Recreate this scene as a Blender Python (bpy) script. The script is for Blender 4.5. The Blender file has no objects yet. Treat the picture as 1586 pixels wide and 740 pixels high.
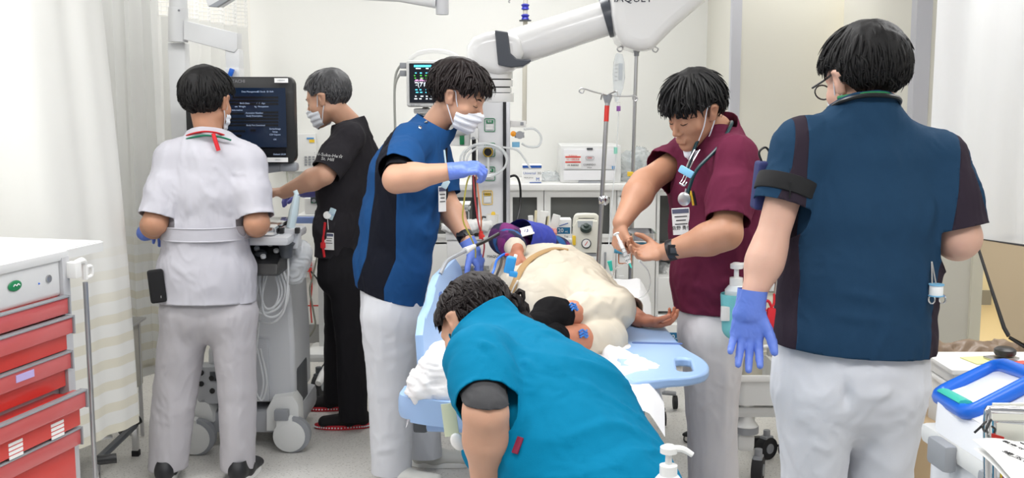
import bpy, bmesh, math, random
import numpy as np
from mathutils import Vector, Matrix, Quaternion
random.seed(7); RS = np.random.RandomState(7)
SC = bpy.context.scene
COL = SC.collection
PI = math.pi
# ---------------------------------------------------------------- camera
FPX, PITCH, CAMH = 1700.0, math.radians(7.5), 1.60
cam_d = bpy.data.cameras.new('camera'); cam = bpy.data.objects.new('camera', cam_d); COL.objects.link(cam)
cam.location = (0, 0, CAMH); cam.rotation_euler = (PI/2 - PITCH, 0, 0)
cam_d.sensor_width = 36; cam_d.lens = 36*FPX/1586; cam_d.clip_start = .05
SC.camera = cam
# ---------------------------------------------------------------- world, light, exposure
SC.view_settings.view_transform = 'Standard'; SC.view_settings.look = 'None'
SC.view_settings.gamma = 1; SC.view_settings.use_curve_mapping = False
SC.view_settings.exposure = 0.0
W = bpy.data.worlds.new('world'); SC.world = W; W.use_nodes = True
W.node_tree.nodes['Background'].inputs[0].default_value = (.93, .96, 1, 1)
W.node_tree.nodes['Background'].inputs[1].default_value = .45
LIGHT_W = 19.5
def area_light(name, loc, sx, sy, power, rot=(0, 0, 0), col=(1, .995, .988)):
    d = bpy.data.lights.new(name, 'AREA'); d.shape = 'RECTANGLE'; d.size = sx; d.size_y = sy
    d.energy = power; d.color = col
    o = bpy.data.objects.new(name, d); COL.objects.link(o); o.location = loc; o.rotation_euler = rot
    return o
LAMP_Y = (1.3, 3.5, 5.9)
for ly in LAMP_Y:
    for lx in (-2.0, 0.0, 2.0):
        area_light('ceiling_panel_light', (lx, ly, 2.705), 1.15, .55, LIGHT_W*(.66 if ly > 5 else 1.1))

# ---------------------------------------------------------------- pixel -> world helpers
CP, SP = math.cos(PITCH), math.sin(PITCH)
def P(x, y, Y):
    """point on the ray of photo pixel (x, y) at distance Y into the room"""
    u = (x-793)/FPX; v = (y-370)/FPX
    t = Y/(CP - v*SP)
    return Vector((u*t, Y, CAMH + t*(-SP - v*CP)))
def PZ(x, y, z):
    """point on that ray at height z"""
    u = (x-793)/FPX; v = (y-370)/FPX
    t = (z-CAMH)/(-SP - v*CP)
    return Vector((u*t, t*(CP - v*SP), z))

# ---------------------------------------------------------------- materials
_M = {}
def mat(name, col, rough=.6, metal=0, bump=0, bscale=200, sss=0, alpha=1, trans=0, emit=0, var=0, vscale=6, coat=0, ecol=None, sheen=0, spec=.5):
    if name in _M: return _M[name]
    m = bpy.data.materials.new(name); m.use_nodes = True; nt = m.node_tree; N = nt.nodes; L = nt.links
    b = N['Principled BSDF']; m.diffuse_color = (*col, 1)
    b.inputs['Base Color'].default_value = (*col, 1); b.inputs['Roughness'].default_value = rough
    b.inputs['Metallic'].default_value = metal; b.inputs['Alpha'].default_value = alpha
    b.inputs['Transmission Weight'].default_value = trans; b.inputs['Coat Weight'].default_value = coat
    b.inputs['Specular IOR Level'].default_value = spec
    if sheen: b.inputs['Sheen Weight'].default_value = sheen
    if sss:
        b.inputs['Subsurface Weight'].default_value = sss; b.inputs['Subsurface Radius'].default_value = (.012, .004, .002)
        b.inputs['Subsurface Scale'].default_value = 1.0
    if emit:
        b.inputs['Emission Color'].default_value = (*(ecol or col), 1); b.inputs['Emission Strength'].default_value = emit
    tc = N.new('ShaderNodeTexCoord')
    if var:
        n = N.new('ShaderNodeTexNoise'); n.inputs['Scale'].default_value = vscale; n.inputs['Detail'].default_value = 4
        mx = N.new('ShaderNodeMix'); mx.data_type = 'RGBA'
        mx.inputs[6].default_value = (*[c*(1-var) for c in col], 1); mx.inputs[7].default_value = (*[min(1, c*(1+var)) for c in col], 1)
        L.new(tc.outputs['Object'], n.inputs['Vector']); L.new(n.outputs['Fac'], mx.inputs[0]); L.new(mx.outputs[2], b.inputs['Base Color'])
    if bump:
        n2 = N.new('ShaderNodeTexNoise'); n2.inputs['Scale'].default_value = bscale; n2.inputs['Detail'].default_value = 3
        bp = N.new('ShaderNodeBump'); bp.inputs['Strength'].default_value = bump; bp.inputs['Distance'].default_value = .002
        L.new(tc.outputs['Object'], n2.inputs['Vector']); L.new(n2.outputs['Fac'], bp.inputs['Height']); L.new(bp.outputs[0], b.inputs['Normal'])
    _M[name] = m
    return m
def srgb(r, g, b):
    f = lambda c: ((c/255+.055)/1.055)**2.4 if c > 10 else c/255/12.92
    return (f(r), f(g), f(b))

M_WHITE = mat('white_plastic', srgb(236, 236, 234), .35)
M_WHITE2 = mat('off_white_plastic', srgb(224, 225, 224), .4)
M_GREYP = mat('grey_plastic', srgb(150, 153, 158), .45)
M_DGREY = mat('dark_grey_plastic', srgb(70, 74, 80), .45)
M_BLACK = mat('black_plastic', srgb(26, 26, 28), .4)
M_RUBBER = mat('black_rubber', srgb(38, 38, 40), .8)
M_STEEL = mat('brushed_steel', srgb(190, 190, 192), .28, 1)
M_CHROME = mat('chrome', srgb(210, 210, 212), .12, 1)
M_BLUEP = mat('pale_blue_plastic', srgb(158, 190, 232), .38)
M_RED = mat('red_plastic', srgb(214, 52, 44), .35)
M_GREEN = mat('green_plastic', srgb(20, 130, 80), .4)
M_YELLOW = mat('yellow_plastic', srgb(245, 205, 60), .4)
M_ORANGE = mat('orange_plastic', srgb(245, 160, 30), .4)
M_PAPER = mat('paper_white', srgb(242, 242, 240), .8)
M_CLEAR = mat('clear_plastic', (.92, .95, .96), .08, trans=.0, alpha=.28, spec=.6)
M_TUBE = mat('clear_tubing', (.85, .88, .9), .1, alpha=.6)
M_PURPLE = mat('purple_plastic', srgb(150, 90, 170), .4)
M_BRIGHTBLUE = mat('bright_blue_plastic', srgb(30, 105, 215), .35)
M_TEALP = mat('teal_plastic', srgb(60, 140, 150), .4)
M_CARDB = mat('cardboard', srgb(190, 165, 130), .85, var=.06)
M_INK = mat('printed_ink_black', srgb(30, 30, 34), .7)
M_INKB = mat('printed_ink_blue', srgb(20, 80, 165), .6)
M_INKR = mat('printed_ink_red', srgb(215, 60, 50), .6)
M_INKW = mat('printed_ink_white', srgb(235, 238, 240), .6)

# ---------------------------------------------------------------- mesh helpers
def link(name, me, m=None, parent=None, smooth=True, auto=True):
    o = bpy.data.objects.new(name, me); COL.objects.link(o)
    if m is not None:
        for x in (m if isinstance(m, (list, tuple)) else [m]): me.materials.append(x)
    if smooth and len(me.polygons):
        me.polygons.foreach_set('use_smooth', [True]*len(me.polygons))
        if auto:
            try: me.set_sharp_from_angle(angle=math.radians(38))
            except Exception: pass
    if parent is not None: o.parent = parent
    return o
def tag(o, label, cat, group=None):
    o['label'] = label; o['category'] = cat
    if group: o['group'] = group
    return o
def thing(name, label, cat, loc=(0, 0, 0), rotz=0, group=None):
    o = bpy.data.objects.new(name, None); COL.objects.link(o); o.empty_display_size = .05
    o.location = loc; o.rotation_euler = (0, 0, rotz); tag(o, label, cat, group)
    return o
def struct(o):
    o['kind'] = 'structure'; return o
class MB:
    """collects shapes into one mesh; coordinates are local to the parent"""
    def __init__(s): s.bm = bmesh.new()
    def _add(s, fn, M, mi=0):
        n0 = len(s.bm.faces); r = fn(); vs = r['verts']
        bmesh.ops.transform(s.bm, matrix=M, verts=vs)
        s.bm.faces.ensure_lookup_table()
        for f in s.bm.faces[n0:]: f.material_index = mi
        return vs
    def box(s, c, size, rot=None, bev=0, seg=2, mi=0):
        M = Matrix.Translation(c)
        if rot is not None: M = M @ (rot if isinstance(rot, Matrix) else Matrix.Rotation(rot, 4, 'Z'))
        vs = s._add(lambda: bmesh.ops.create_cube(s.bm, size=1), M @ Matrix.Diagonal((*size, 1)), mi)
        if bev:
            es = list({e for v in vs for e in v.link_edges})
            r = bmesh.ops.bevel(s.bm, geom=es, offset=min(bev, min(size)*.45), segments=seg, affect='EDGES', profile=.6)
            for f in r['faces']: f.material_index = mi
        return s
    def cyl(s, a, b, r1, r2=None, seg=16, mi=0, bev=0):
        a = Vector(a); b = Vector(b); d = b-a; r2 = r1 if r2 is None else r2
        q = d.to_track_quat('Z', 'Y').to_matrix().to_4x4()
        vs = s._add(lambda: bmesh.ops.create_cone(s.bm, cap_ends=True, segments=seg, radius1=r1, radius2=r2, depth=d.length), Matrix.Translation((a+b)/2) @ q, mi)
        if bev:
            es = [e for e in {e for v in vs for e in v.link_edges} if any(len(f.verts) > 4 for f in e.link_faces)]
            r = bmesh.ops.bevel(s.bm, geom=es, offset=bev, segments=2, affect='EDGES', profile=.6)
            for f in r['faces']: f.material_index = mi
        return s
    def ball(s, c, r, seg=16, mi=0, rot=None):
        r = (r, r, r) if not hasattr(r, '__len__') else r
        M = Matrix.Translation(c)
        if rot is not None: M = M @ rot
        s._add(lambda: bmesh.ops.create_uvsphere(s.bm, u_segments=seg, v_segments=max(6, seg*2//3), radius=1), M @ Matrix.Diagonal((*r, 1)), mi)
        return s
    def tube(s, pts, r, seg=8, closed=False, mi=0, smooth=0, flat=None):
        pts = [Vector(p) for p in pts]
        if smooth: pts = spline(pts, smooth, closed)
        n = len(pts); rr = r if hasattr(r, '__len__') else [r]*n
        if len(rr) != n: rr = list(np.interp(np.linspace(0, 1, n), np.linspace(0, 1, len(rr)), rr))
        T = []
        for i in range(n):
            a = pts[(i-1) % n if closed else max(i-1, 0)]; b = pts[(i+1) % n if closed else min(i+1, n-1)]
            T.append((b-a).normalized() if (b-a).length > 1e-9 else Vector((0, 0, 1)))
        up = Vector((0, 0, 1)) if abs(T[0].z) < .9 else Vector((1, 0, 0))
        S = T[0].cross(up).normalized(); rings = []
        for i in range(n):
            S = (S - T[i]*S.dot(T[i])).normalized(); Q = T[i].cross(S)
            fx, fy = flat or (1, 1)
            rings.append([s.bm.verts.new(pts[i] + S*math.cos(2*PI*k/seg)*rr[i]*fx + Q*math.sin(2*PI*k/seg)*rr[i]*fy) for k in range(seg)])
        for i in range(n if closed else n-1):
            A, B = rings[i], rings[(i+1) % n]
            for k in range(seg):
                try: s.bm.faces.new((A[k], A[(k+1) % seg], B[(k+1) % seg], B[k])).material_index = mi
                except ValueError: pass
        if not closed:
            s.bm.faces.new(rings[0][::-1]).material_index = mi; s.bm.faces.new(rings[-1]).material_index = mi
        return s
    def lathe(s, prof, c=(0, 0, 0), seg=24, axis=None, mi=0):
        c = Vector(c); M = Matrix.Translation(c)
        if axis is not None: M = M @ Vector(axis).to_track_quat('Z', 'Y').to_matrix().to_4x4()
        rings = []
        for r, z in prof:
            rings.append([s.bm.verts.new(M @ Vector((r*math.cos(2*PI*k/seg), r*math.sin(2*PI*k/seg), z))) for k in range(seg)])
        for A, B in zip(rings, rings[1:]):
            for k in range(seg): s.bm.faces.new((A[k], A[(k+1) % seg], B[(k+1) % seg], B[k])).material_index = mi
        s.bm.faces.new(rings[0][::-1]).material_index = mi; s.bm.faces.new(rings[-1]).material_index = mi
        return s
    def prism(s, poly, O, U, V, th, bev=0, mi=0, holes=None):
        """extrude polygon (u,v) lying at O + uU + vV by th along U x V"""
        O = Vector(O); U = Vector(U).normalized(); V = Vector(V).normalized(); Nn = U.cross(V)
        A = [s.bm.verts.new(O+U*u+V*v) for u, v in poly]; B = [s.bm.verts.new(O+U*u+V*v+Nn*th) for u, v in poly]
        n = len(poly); fs = []
        fs.append(s.bm.faces.new(A[::-1])); fs.append(s.bm.faces.new(B))
        for i in range(n): fs.append(s.bm.faces.new((A[i], A[(i+1) % n], B[(i+1) % n], B[i])))
        for f in fs: f.material_index = mi
        if bev:
            es = list(set(fs[0].edges) | set(fs[1].edges))
            r = bmesh.ops.bevel(s.bm, geom=es, offset=bev, segments=2, affect='EDGES', profile=.6)
            for f in r['faces']: f.material_index = mi
        return s
    def frame(s, outer, inner, O, U, V, th, mi=0):
        """ring between two polygons of equal count, with thickness"""
        O = Vector(O); U = Vector(U).normalized(); V = Vector(V).normalized(); Nn = U.cross(V)
        f = lambda P_, d: [s.bm.verts.new(O+U*u+V*v+Nn*d) for u, v in P_]
        a, b, c, d = f(outer, 0), f(inner, 0), f(outer, th), f(inner, th); n = len(outer)
        for i in range(n):
            j = (i+1) % n
            for q in ((a[j], a[i], b[i], b[j]), (c[i], c[j], d[j], d[i]), (a[i], a[j], c[j], c[i]), (b[j], b[i], d[i], d[j])):
                s.bm.faces.new(q).material_index = mi
        return s
    def grid(s, fn, nu, nv, mi=0):
        V = [[s.bm.verts.new(fn(i/nu, j/nv)) for j in range(nv+1)] for i in range(nu+1)]
        for i in range(nu):
            for j in range(nv): s.bm.faces.new((V[i][j], V[i+1][j], V[i+1][j+1], V[i][j+1])).material_index = mi
        return s
    def obj(s, name, m=None, parent=None, smooth=True, M=None, recalc=True):
        if M is not None: bmesh.ops.transform(s.bm, matrix=M, verts=s.bm.verts)
        if recalc: bmesh.ops.recalc_face_normals(s.bm, faces=s.bm.faces)
        me = bpy.data.meshes.new(name); s.bm.to_mesh(me); s.bm.free()
        return link(name, me, m, parent, smooth)
def spline(pts, k=6, closed=False):
    pts = [Vector(p) for p in pts]; n = len(pts); out = []
    for i in range(n if closed else n-1):
        g = lambda j: pts[j % n] if closed else pts[min(max(j, 0), n-1)]
        a, b, c, d = g(i-1), g(i), g(i+1), g(i+2)
        for q in range(k):
            t = q/k
            out.append(.5*((2*b)+(c-a)*t+(2*a-5*b+4*c-d)*t*t+(3*b-a-3*c+d)*t**3))
    if not closed: out.append(pts[-1])
    return out
def rrect(w, h, r, n=4, cx=0, cy=0):
    out = []
    for sx, sy, a0 in ((1, 1, 0), (-1, 1, 90), (-1, -1, 180), (1, -1, 270)):
        for k in range(n+1):
            a = math.radians(a0+90*k/n)
            out.append((cx+sx*(w/2-r)+r*math.cos(a), cy+sy*(h/2-r)+r*math.sin(a)))
    return out
def text(name, body, size, m, parent, loc, rot, align='CENTER', ext=.0004):
    c = bpy.data.curves.new(name, 'FONT'); c.body = body; c.size = size; c.extrude = ext
    c.align_x = align; c.align_y = 'CENTER'; c.resolution_u = 2
    c.materials.append(m)
    tmp = bpy.data.objects.new(name, c); COL.objects.link(tmp); bpy.context.view_layer.update()
    me = bpy.data.meshes.new_from_object(tmp.evaluated_get(bpy.context.evaluated_depsgraph_get()))
    bpy.data.objects.remove(tmp); bpy.data.curves.remove(c)
    me.name = name; me.materials.clear(); me.materials.append(m)
    o = bpy.data.objects.new(name, me); COL.objects.link(o); o.location = loc; o.rotation_euler = rot
    if parent is not None: o.parent = parent
    return o
def facing(n, up=(0, 0, 1)):
    """matrix whose Z looks along n (out of a surface) and Y is up"""
    z = Vector(n).normalized(); x = Vector(up).cross(z).normalized(); y = z.cross(x)
    return Matrix((x, y, z)).transposed()
def ftext(name, body, size, m, parent, loc, n, up=(0, 0, 1), align='CENTER'):
    return text(name, body, size, m, parent, loc, facing(n, up).to_euler(), align)
# ================================================================ distance-field modelling of bodies and cloth
def nv(a): return np.array(a, dtype=np.float32)
def unit(a):
    a = np.asarray(a, dtype=np.float64); return a/max(1e-12, np.linalg.norm(a))
def econe(a, b, ra, rb, side=(1, 0, 0), cap=None):
    """tapered limb from a to b; ra, rb are radii, or (along side, across) pairs"""
    a = np.array(a, float); b = np.array(b, float)
    ra = ra if hasattr(ra, '__len__') else (ra, ra); rb = rb if hasattr(rb, '__len__') else (rb, rb)
    ax = b-a; L = max(1e-6, np.linalg.norm(ax)); ax = ax/L
    s = np.array(side, float); s = s-ax*s.dot(ax)
    if np.linalg.norm(s) < 1e-3:
        s = np.array((0, 1., 0)) if abs(ax[1]) < .9 else np.array((1., 0, 0)); s = s-ax*s.dot(ax)
    s = s/np.linalg.norm(s); q = np.cross(ax, s)
    def f(p):
        d = p-a; w = d@ax; t = np.clip(w/L, 0, 1)
        r1 = ra[0]+(rb[0]-ra[0])*t; r2 = ra[1]+(rb[1]-ra[1])*t
        e = w-t*L; m = np.minimum(r1, r2); c = m if cap is None else cap
        u = (d@s)/r1; v = (d@q)/r2; e = e/c
        k = np.sqrt(u*u+v*v+e*e)
        return (k-1)*m
    R = max(*ra, *rb, cap or 0)
    f.lo = np.minimum(a, b)-R; f.hi = np.maximum(a, b)+R
    return f
def ell(c, r, rot=None):
    c = np.array(c, float); r = np.array(r if hasattr(r, '__len__') else (r, r, r), float)
    Rm = np.eye(3) if rot is None else np.array(rot, float)[:3, :3]
    def f(p):
        d = (p-c)@Rm
        k0 = np.sqrt(((d/r)**2).sum(-1)); k1 = np.sqrt(((d/(r*r))**2).sum(-1))+1e-9
        return k0*(k0-1)/k1
    f.lo = c-r.max(); f.hi = c+r.max()
    return f
def chain(pts, radii, side=(1, 0, 0)):
    return [econe(pts[i], pts[i+1], radii[i], radii[i+1], side) for i in range(len(pts)-1)]
def smin(a, b, k):
    if k <= 0: return np.minimum(a, b)
    h = np.maximum(k-np.abs(a-b), 0)/k
    return np.minimum(a, b)-h*h*k*.25
def evalp(prims, p, k=0):
    d = None
    for f in prims:
        v = f(p); d = v if d is None else smin(d, v, k)
    return d
def field_mesh(items, h, infl=0.0):
    """items: (prim, k, sign). returns V, quads"""
    adds = [i for i in items if i[2] > 0]
    lo = np.min([i[0].lo for i in adds], 0)-infl-3*h; hi = np.max([i[0].hi for i in adds], 0)+infl+3*h
    n = np.ceil((hi-lo)/h).astype(int)+1
    ax = [lo[i]+h*np.arange(n[i]) for i in range(3)]
    D = np.full(tuple(n), 1.0, np.float32)
    for f, k, sg in items:
        pad = abs(k)+infl+3*h
        i0 = np.maximum(0, np.floor((f.lo-pad-lo)/h).astype(int)); i1 = np.minimum(n, np.ceil((f.hi+pad-lo)/h).astype(int)+1)
        if (i1 <= i0).any(): continue
        G = np.stack(np.meshgrid(*[ax[i][i0[i]:i1[i]] for i in range(3)], indexing='ij'), -1)
        d = f(G).astype(np.float32); sl = tuple(slice(i0[i], i1[i]) for i in range(3))
        D[sl] = smin(D[sl], d, k) if sg > 0 else -smin(-D[sl], d, k)
    D -= infl
    return nets(D, lo, h)
def nets(D, lo, h):
    n = D.shape; ins = D < 0
    C = np.zeros((n[0]-1, n[1]-1, n[2]-1), np.uint8)
    for i in (0, 1):
        for j in (0, 1):
            for k in (0, 1): C += ins[i:n[0]-1+i, j:n[1]-1+j, k:n[2]-1+k]
    act = (C > 0) & (C < 8); idx = np.argwhere(act)
    if len(idx) == 0: return np.zeros((0, 3)), np.zeros((0, 4), int)
    ids = np.full(act.shape, -1, np.int64); ids[act] = np.arange(len(idx))
    acc = np.zeros((len(idx), 3)); cnt = np.zeros(len(idx))
    cs = [(i, j, k) for i in (0, 1) for j in (0, 1) for k in (0, 1)]
    for a in cs:
        for b in cs:
            df = np.subtract(b, a)
            if df.sum() == 1 and df.min() == 0:
                va = D[idx[:, 0]+a[0], idx[:, 1]+a[1], idx[:, 2]+a[2]]; vb = D[idx[:, 0]+b[0], idx[:, 1]+b[1], idx[:, 2]+b[2]]
                m = (va < 0) != (vb < 0); t = np.where(m, va/np.where(m, va-vb, 1), 0)
                acc += np.where(m[:, None], np.array(a)+t[:, None]*df, 0); cnt += m
    V = lo+h*(idx+acc/cnt[:, None])
    Q = []
    for x in range(3):
        y, z = (x+1) % 3, (x+2) % 3
        s0 = [slice(None)]*3; s1 = [slice(None)]*3; s0[x] = slice(0, -1); s1[x] = slice(1, None)
        A = ins[tuple(s0)]; B = ins[tuple(s1)]; e = np.argwhere(A != B)
        e = e[(e[:, y] > 0) & (e[:, z] > 0) & (e[:, y] < n[y]-1) & (e[:, z] < n[z]-1)]
        fl = A[e[:, 0], e[:, 1], e[:, 2]]
        def g(dy, dz):
            q = e.copy(); q[:, y] -= dy; q[:, z] -= dz; return ids[q[:, 0], q[:, 1], q[:, 2]]
        q = np.stack([g(1, 1), g(0, 1), g(0, 0), g(1, 0)], 1)
        q[~fl] = q[~fl][:, ::-1]; Q.append(q)
    Q = np.concatenate(Q); Q = Q[(Q >= 0).all(1)]
    return V, Q
def tris(Q): return np.concatenate([Q[:, [0, 1, 2]], Q[:, [0, 2, 3]]]) if Q.shape[1] == 4 else Q
def relax(V, F, it=2, lam=.5):
    E = np.concatenate([F[:, [i, (i+1) % F.shape[1]]] for i in range(F.shape[1])]); n = len(V)
    deg = np.bincount(E[:, 0], minlength=n)+np.bincount(E[:, 1], minlength=n)+1e-9
    for _ in range(it):
        A = np.zeros_like(V)
        for c in range(3): A[:, c] = np.bincount(E[:, 0], V[E[:, 1], c], n)+np.bincount(E[:, 1], V[E[:, 0], c], n)
        V = V+lam*(A/deg[:, None]-V)
    return V
def normals(V, F):
    T = tris(F); a = V[T[:, 1]]-V[T[:, 0]]; b = V[T[:, 2]]-V[T[:, 0]]; c = np.cross(a, b); Nn = np.zeros_like(V)
    for i in range(3):
        for k in range(3): Nn[:, k] += np.bincount(T[:, i], c[:, k], len(V))
    return Nn/(np.linalg.norm(Nn, axis=1)[:, None]+1e-12)
def clip(V, T, c, extra=None):
    """keep the part of a triangle mesh where c < 0 (c: value per vertex)"""
    ins = c < 0; k = ins[T].sum(1); full = T[k == 3]; newV = [V]; out = [full]; off = len(V)
    for cnt in (1, 2):
        S = T[k == cnt]
        if len(S) == 0: continue
        m = ins[S] if cnt == 1 else ~ins[S]
        r = m.argmax(1); S = S[np.arange(len(S))[:, None], (r[:, None]+np.arange(3)) % 3]
        a, b, d = S[:, 0], S[:, 1], S[:, 2]
        tb = (c[a]/(c[a]-c[b]))[:, None]; td = (c[a]/(c[a]-c[d]))[:, None]
        vb = V[a]+tb*(V[b]-V[a]); vd = V[a]+td*(V[d]-V[a]); ib = off+np.arange(len(S)); idd = ib+len(S)
        newV += [vb, vd]; off += 2*len(S)
        if cnt == 1: out.append(np.stack([a, ib, idd], 1))
        else: out += [np.stack([ib, b, d], 1), np.stack([ib, d, idd], 1)]
    V = np.concatenate(newV); T = np.concatenate(out)
    # weld
    key = np.round(V/2e-5).astype(np.int64)
    _, first, inv = np.unique(key, axis=0, return_index=True, return_inverse=True)
    inv = inv.reshape(-1); T = inv[T]; V = V[first]
    T = T[(T[:, 0] != T[:, 1]) & (T[:, 1] != T[:, 2]) & (T[:, 0] != T[:, 2])]
    use = np.unique(T); mp = np.full(len(V), -1); mp[use] = np.arange(len(use))
    return V[use], mp[T]
def to_mesh(name, V, F):
    me = bpy.data.meshes.new(name); nvt, nf, k = len(V), len(F), F.shape[1]
    me.vertices.add(nvt); me.vertices.foreach_set('co', V.astype(np.float32).ravel())
    me.loops.add(nf*k); me.loops.foreach_set('vertex_index', F.astype(np.int32).ravel())
    me.polygons.add(nf); me.polygons.foreach_set('loop_start', np.arange(0, nf*k, k, dtype=np.int32))
    try: me.polygons.foreach_set('loop_total', np.full(nf, k, np.int32))
    except Exception: pass
    me.update(calc_edges=True); me.validate()
    return me
def join(parts):
    Vs, Fs, o = [], [], 0
    for V, F in parts:
        F = tris(F); Vs.append(V); Fs.append(F+o); o += len(V)
    return np.concatenate(Vs), np.concatenate(Fs)
_H = RS.rand(64, 64, 64).astype(np.float32)*2-1
def vnoise(p):
    i = np.floor(p).astype(int); f = p-i; f = f*f*(3-2*f); i &= 63; j = (i+1) & 63; r = 0
    for a in (0, 1):
        for b in (0, 1):
            for c in (0, 1):
                w = (f[:, 0] if a else 1-f[:, 0])*(f[:, 1] if b else 1-f[:, 1])*(f[:, 2] if c else 1-f[:, 2])
                r = r+w*_H[(j if a else i)[:, 0], (j if b else i)[:, 1], (j if c else i)[:, 2]]
    return r
def wrinkle(V, F, amp=.004, scale=(9, 9, 3), seed=0, ridge=.6, folds=(), mask=None):
    """push cloth in and out: stretched noise, creases, and single folds (p, q, width, height)"""
    Nn = normals(V, F); p = V*np.array(scale)+seed*7.31
    w = p+1.2*np.stack([vnoise(p*.6+9), vnoise(p*.6+21), vnoise(p*.6+33)], 1)
    a = vnoise(w); b = 1-2*np.abs(vnoise(w*1.7+5)); c = vnoise(w*3.1+11)
    d = amp*((1-ridge)*a+ridge*np.clip(b, -.2, 1)**1+.25*c)
    if mask is not None: d = d*mask(V)
    for f in folds:
        q0, q1, wd, ht = f; q0 = np.array(q0, float); q1 = np.array(q1, float); ax = q1-q0; L = np.linalg.norm(ax); ax = ax/L
        r = V-q0; t = r@ax; pr = np.clip(t, 0, L); dist = np.linalg.norm(r-pr[:, None]*ax, axis=1)
        taper = np.clip(1-np.abs(t/L-.5)*1.7, 0, 1)
        d = d+ht*taper*np.exp(-(dist/wd)**2)
    return V+Nn*d[:, None]
# ---------------------------------------------------------------- head, hands
class Frame:
    def __init__(s, o, fwd, up=(0, 0, 1), k=1.0):
        s.o = np.array(o, float); f = unit(fwd); u = np.array(up, float); u = unit(u-f*u.dot(f)); r = np.cross(f, u)
        s.R = np.stack([r, f, u]); s.k = k       # rows: right, forward, up
    def w(s, p): return s.o+(np.asarray(p, float)*s.k)@s.R
    def l(s, p): return ((p-s.o)@s.R.T)/s.k
    def v(s, d): return np.asarray(d, float)@s.R
def head_items(F, ears=True, eye_open=True):
    k = F.k; X = []
    def C(a, b, ra, rb, sm=.012, sg=1, side=(1, 0, 0)):
        f = lambda r: tuple(x*k for x in r) if hasattr(r, '__len__') else r*k
        X.append((econe(F.w(a), F.w(b), f(ra), f(rb), F.v(side)), sm*k, sg))
    def E(c, r, sm=.012, sg=1):
        r = r if hasattr(r, '__len__') else (r, r, r)
        X.append((ell(F.w(c), [x*k for x in r], F.R.T), sm*k, sg))
    E((0, -.018, .038), (.076, .098, .084), 0)
    E((0, .030, -.020), (.061, .060, .082), .03)
    for s in (-1, 1):
        C((s*.052, .000, -.045), (s*.018, .066, -.094), (.018, .022), (.017, .019), .03)
        E((s*.043, .050, -.026), (.024, .024, .022), .02)
        C((s*.010, .081, .024), (s*.040, .068, .026), .010, .009, .016)
    E((0, .072, -.098), (.020, .019, .016), .018)
    C((0, .083, .012), (0, .106, -.030), .0075, .0105, .012)
    for s in (-1, 1):
        E((s*.011, .096, -.036), (.0085, .011, .0075), .006)
        E((s*.031, .094, .003), (.016, .014, .009), .012, -1)
        E((s*.031, .071, .001), (.0145, .0145, .0125), .004)
        if eye_open: C((s*.019, .0862, -.0035), (s*.042, .080, -.0035), .0014, .0014, .003, -1)
    E((0, .080, -.065), (.026, .018, .017), .012)
    C((-.019, .091, -.0605), (.019, .091, -.0605), (.0045, .0052), (.0045, .0052), .006)
    C((-.015, .092, -.0700), (.015, .092, -.0700), (.0055, .006), (.0055, .006), .006)
    C((-.022, .0985, -.0652), (.022, .0985, -.0652), .0016, .0016, .003, -1)
    if ears:
        for s in (-1, 1):
            C((s*.079, -.006, -.026), (s*.094, -.020, .018), (.008, .015), (.009, .021), .008, 1)
            E((s*.101, -.008, .003), (.011, .010, .016), .005, -1)
    return X
def hand_items(w, fdir, pn, thumb, curls=(20, 20, 20, 20), tcurl=20, k=1.0, spread=.06, infl=0.0, tdir=None, cuff=0):
    """w wrist, fdir fingers, pn the way the palm faces, thumb the way the thumb side faces"""
    w = np.array(w, float); f = unit(fdir); s = np.array(thumb, float); s = unit(s-f*s.dot(f)); n = np.cross(f, s)
    if n.dot(pn) < 0: n = -n
    X = []; g = infl
    A = lambda a, b, ra, rb, sm, side=s: X.append((econe(a, b, tuple(x*k+g for x in ra) if hasattr(ra, '__len__') else ra*k+g, tuple(x*k+g for x in rb) if hasattr(rb, '__len__') else rb*k+g, side), sm*k, 1))
    A(w-f*.01*k, w+f*.03*k, (.027, .020), (.033, .017), .0)
    A(w+f*.03*k, w+f*.078*k, (.033, .017), (.037, .0125), .012)
    A(w+f*.02*k+s*.014*k, w+f*.062*k+s*.026*k, .015, .013, .012)
    offs = (.0290, .0100, -.0090, -.0275); lens = (.070, .078, .073, .057); base = (.083, .087, .083, .075)
    for i in range(4):
        c = curls[i]; c = c if hasattr(c, '__len__') else (c, c*1.15, c*.8)
        d = unit(f+s*offs[i]/.029*spread*2.2); p = w+f*base[i]*k+s*offs[i]*k; ang = 0
        r = (.0093, .0085, .0078, .0066); r = [x*(.88 if i == 3 else 1) for x in r]
        A(p-f*.02*k, p, r[0], r[0], .006)
        for q, fr in enumerate((.45, .31, .24)):
            ang += math.radians(c[q]); dd = unit(d*math.cos(ang)+n*math.sin(ang))
            p2 = p+dd*lens[i]*fr*k; A(p, p2, r[q], r[q+1], .0018 if q else .004); p = p2
    td = unit(s*.75+f*.62+n*.30) if tdir is None else unit(tdir)
    p = w+f*.028*k+s*.022*k; ax = np.cross(td, n); ang = 0
    inw = unit(f*.6-s*.6+n*.5)
    for q, (ln, r0, r1) in enumerate(((.040, .0145, .0115), (.031, .0112, .0100), (.026, .0100, .0080))):
        ang = math.radians(tcurl)*q; dd = unit(td*math.cos(ang)+inw*math.sin(ang)); p2 = p+dd*ln*k; A(p, p2, r0, r1, .008 if q == 0 else .002); p = p2
    if cuff: A(w-f*cuff, w+f*.025*k, (.0345, .033), (.034, .0275), .006)
    return X
def A_(v): return np.array(v, float)
def J(x, y, Y): return A_(P(x, y, Y))
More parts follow.
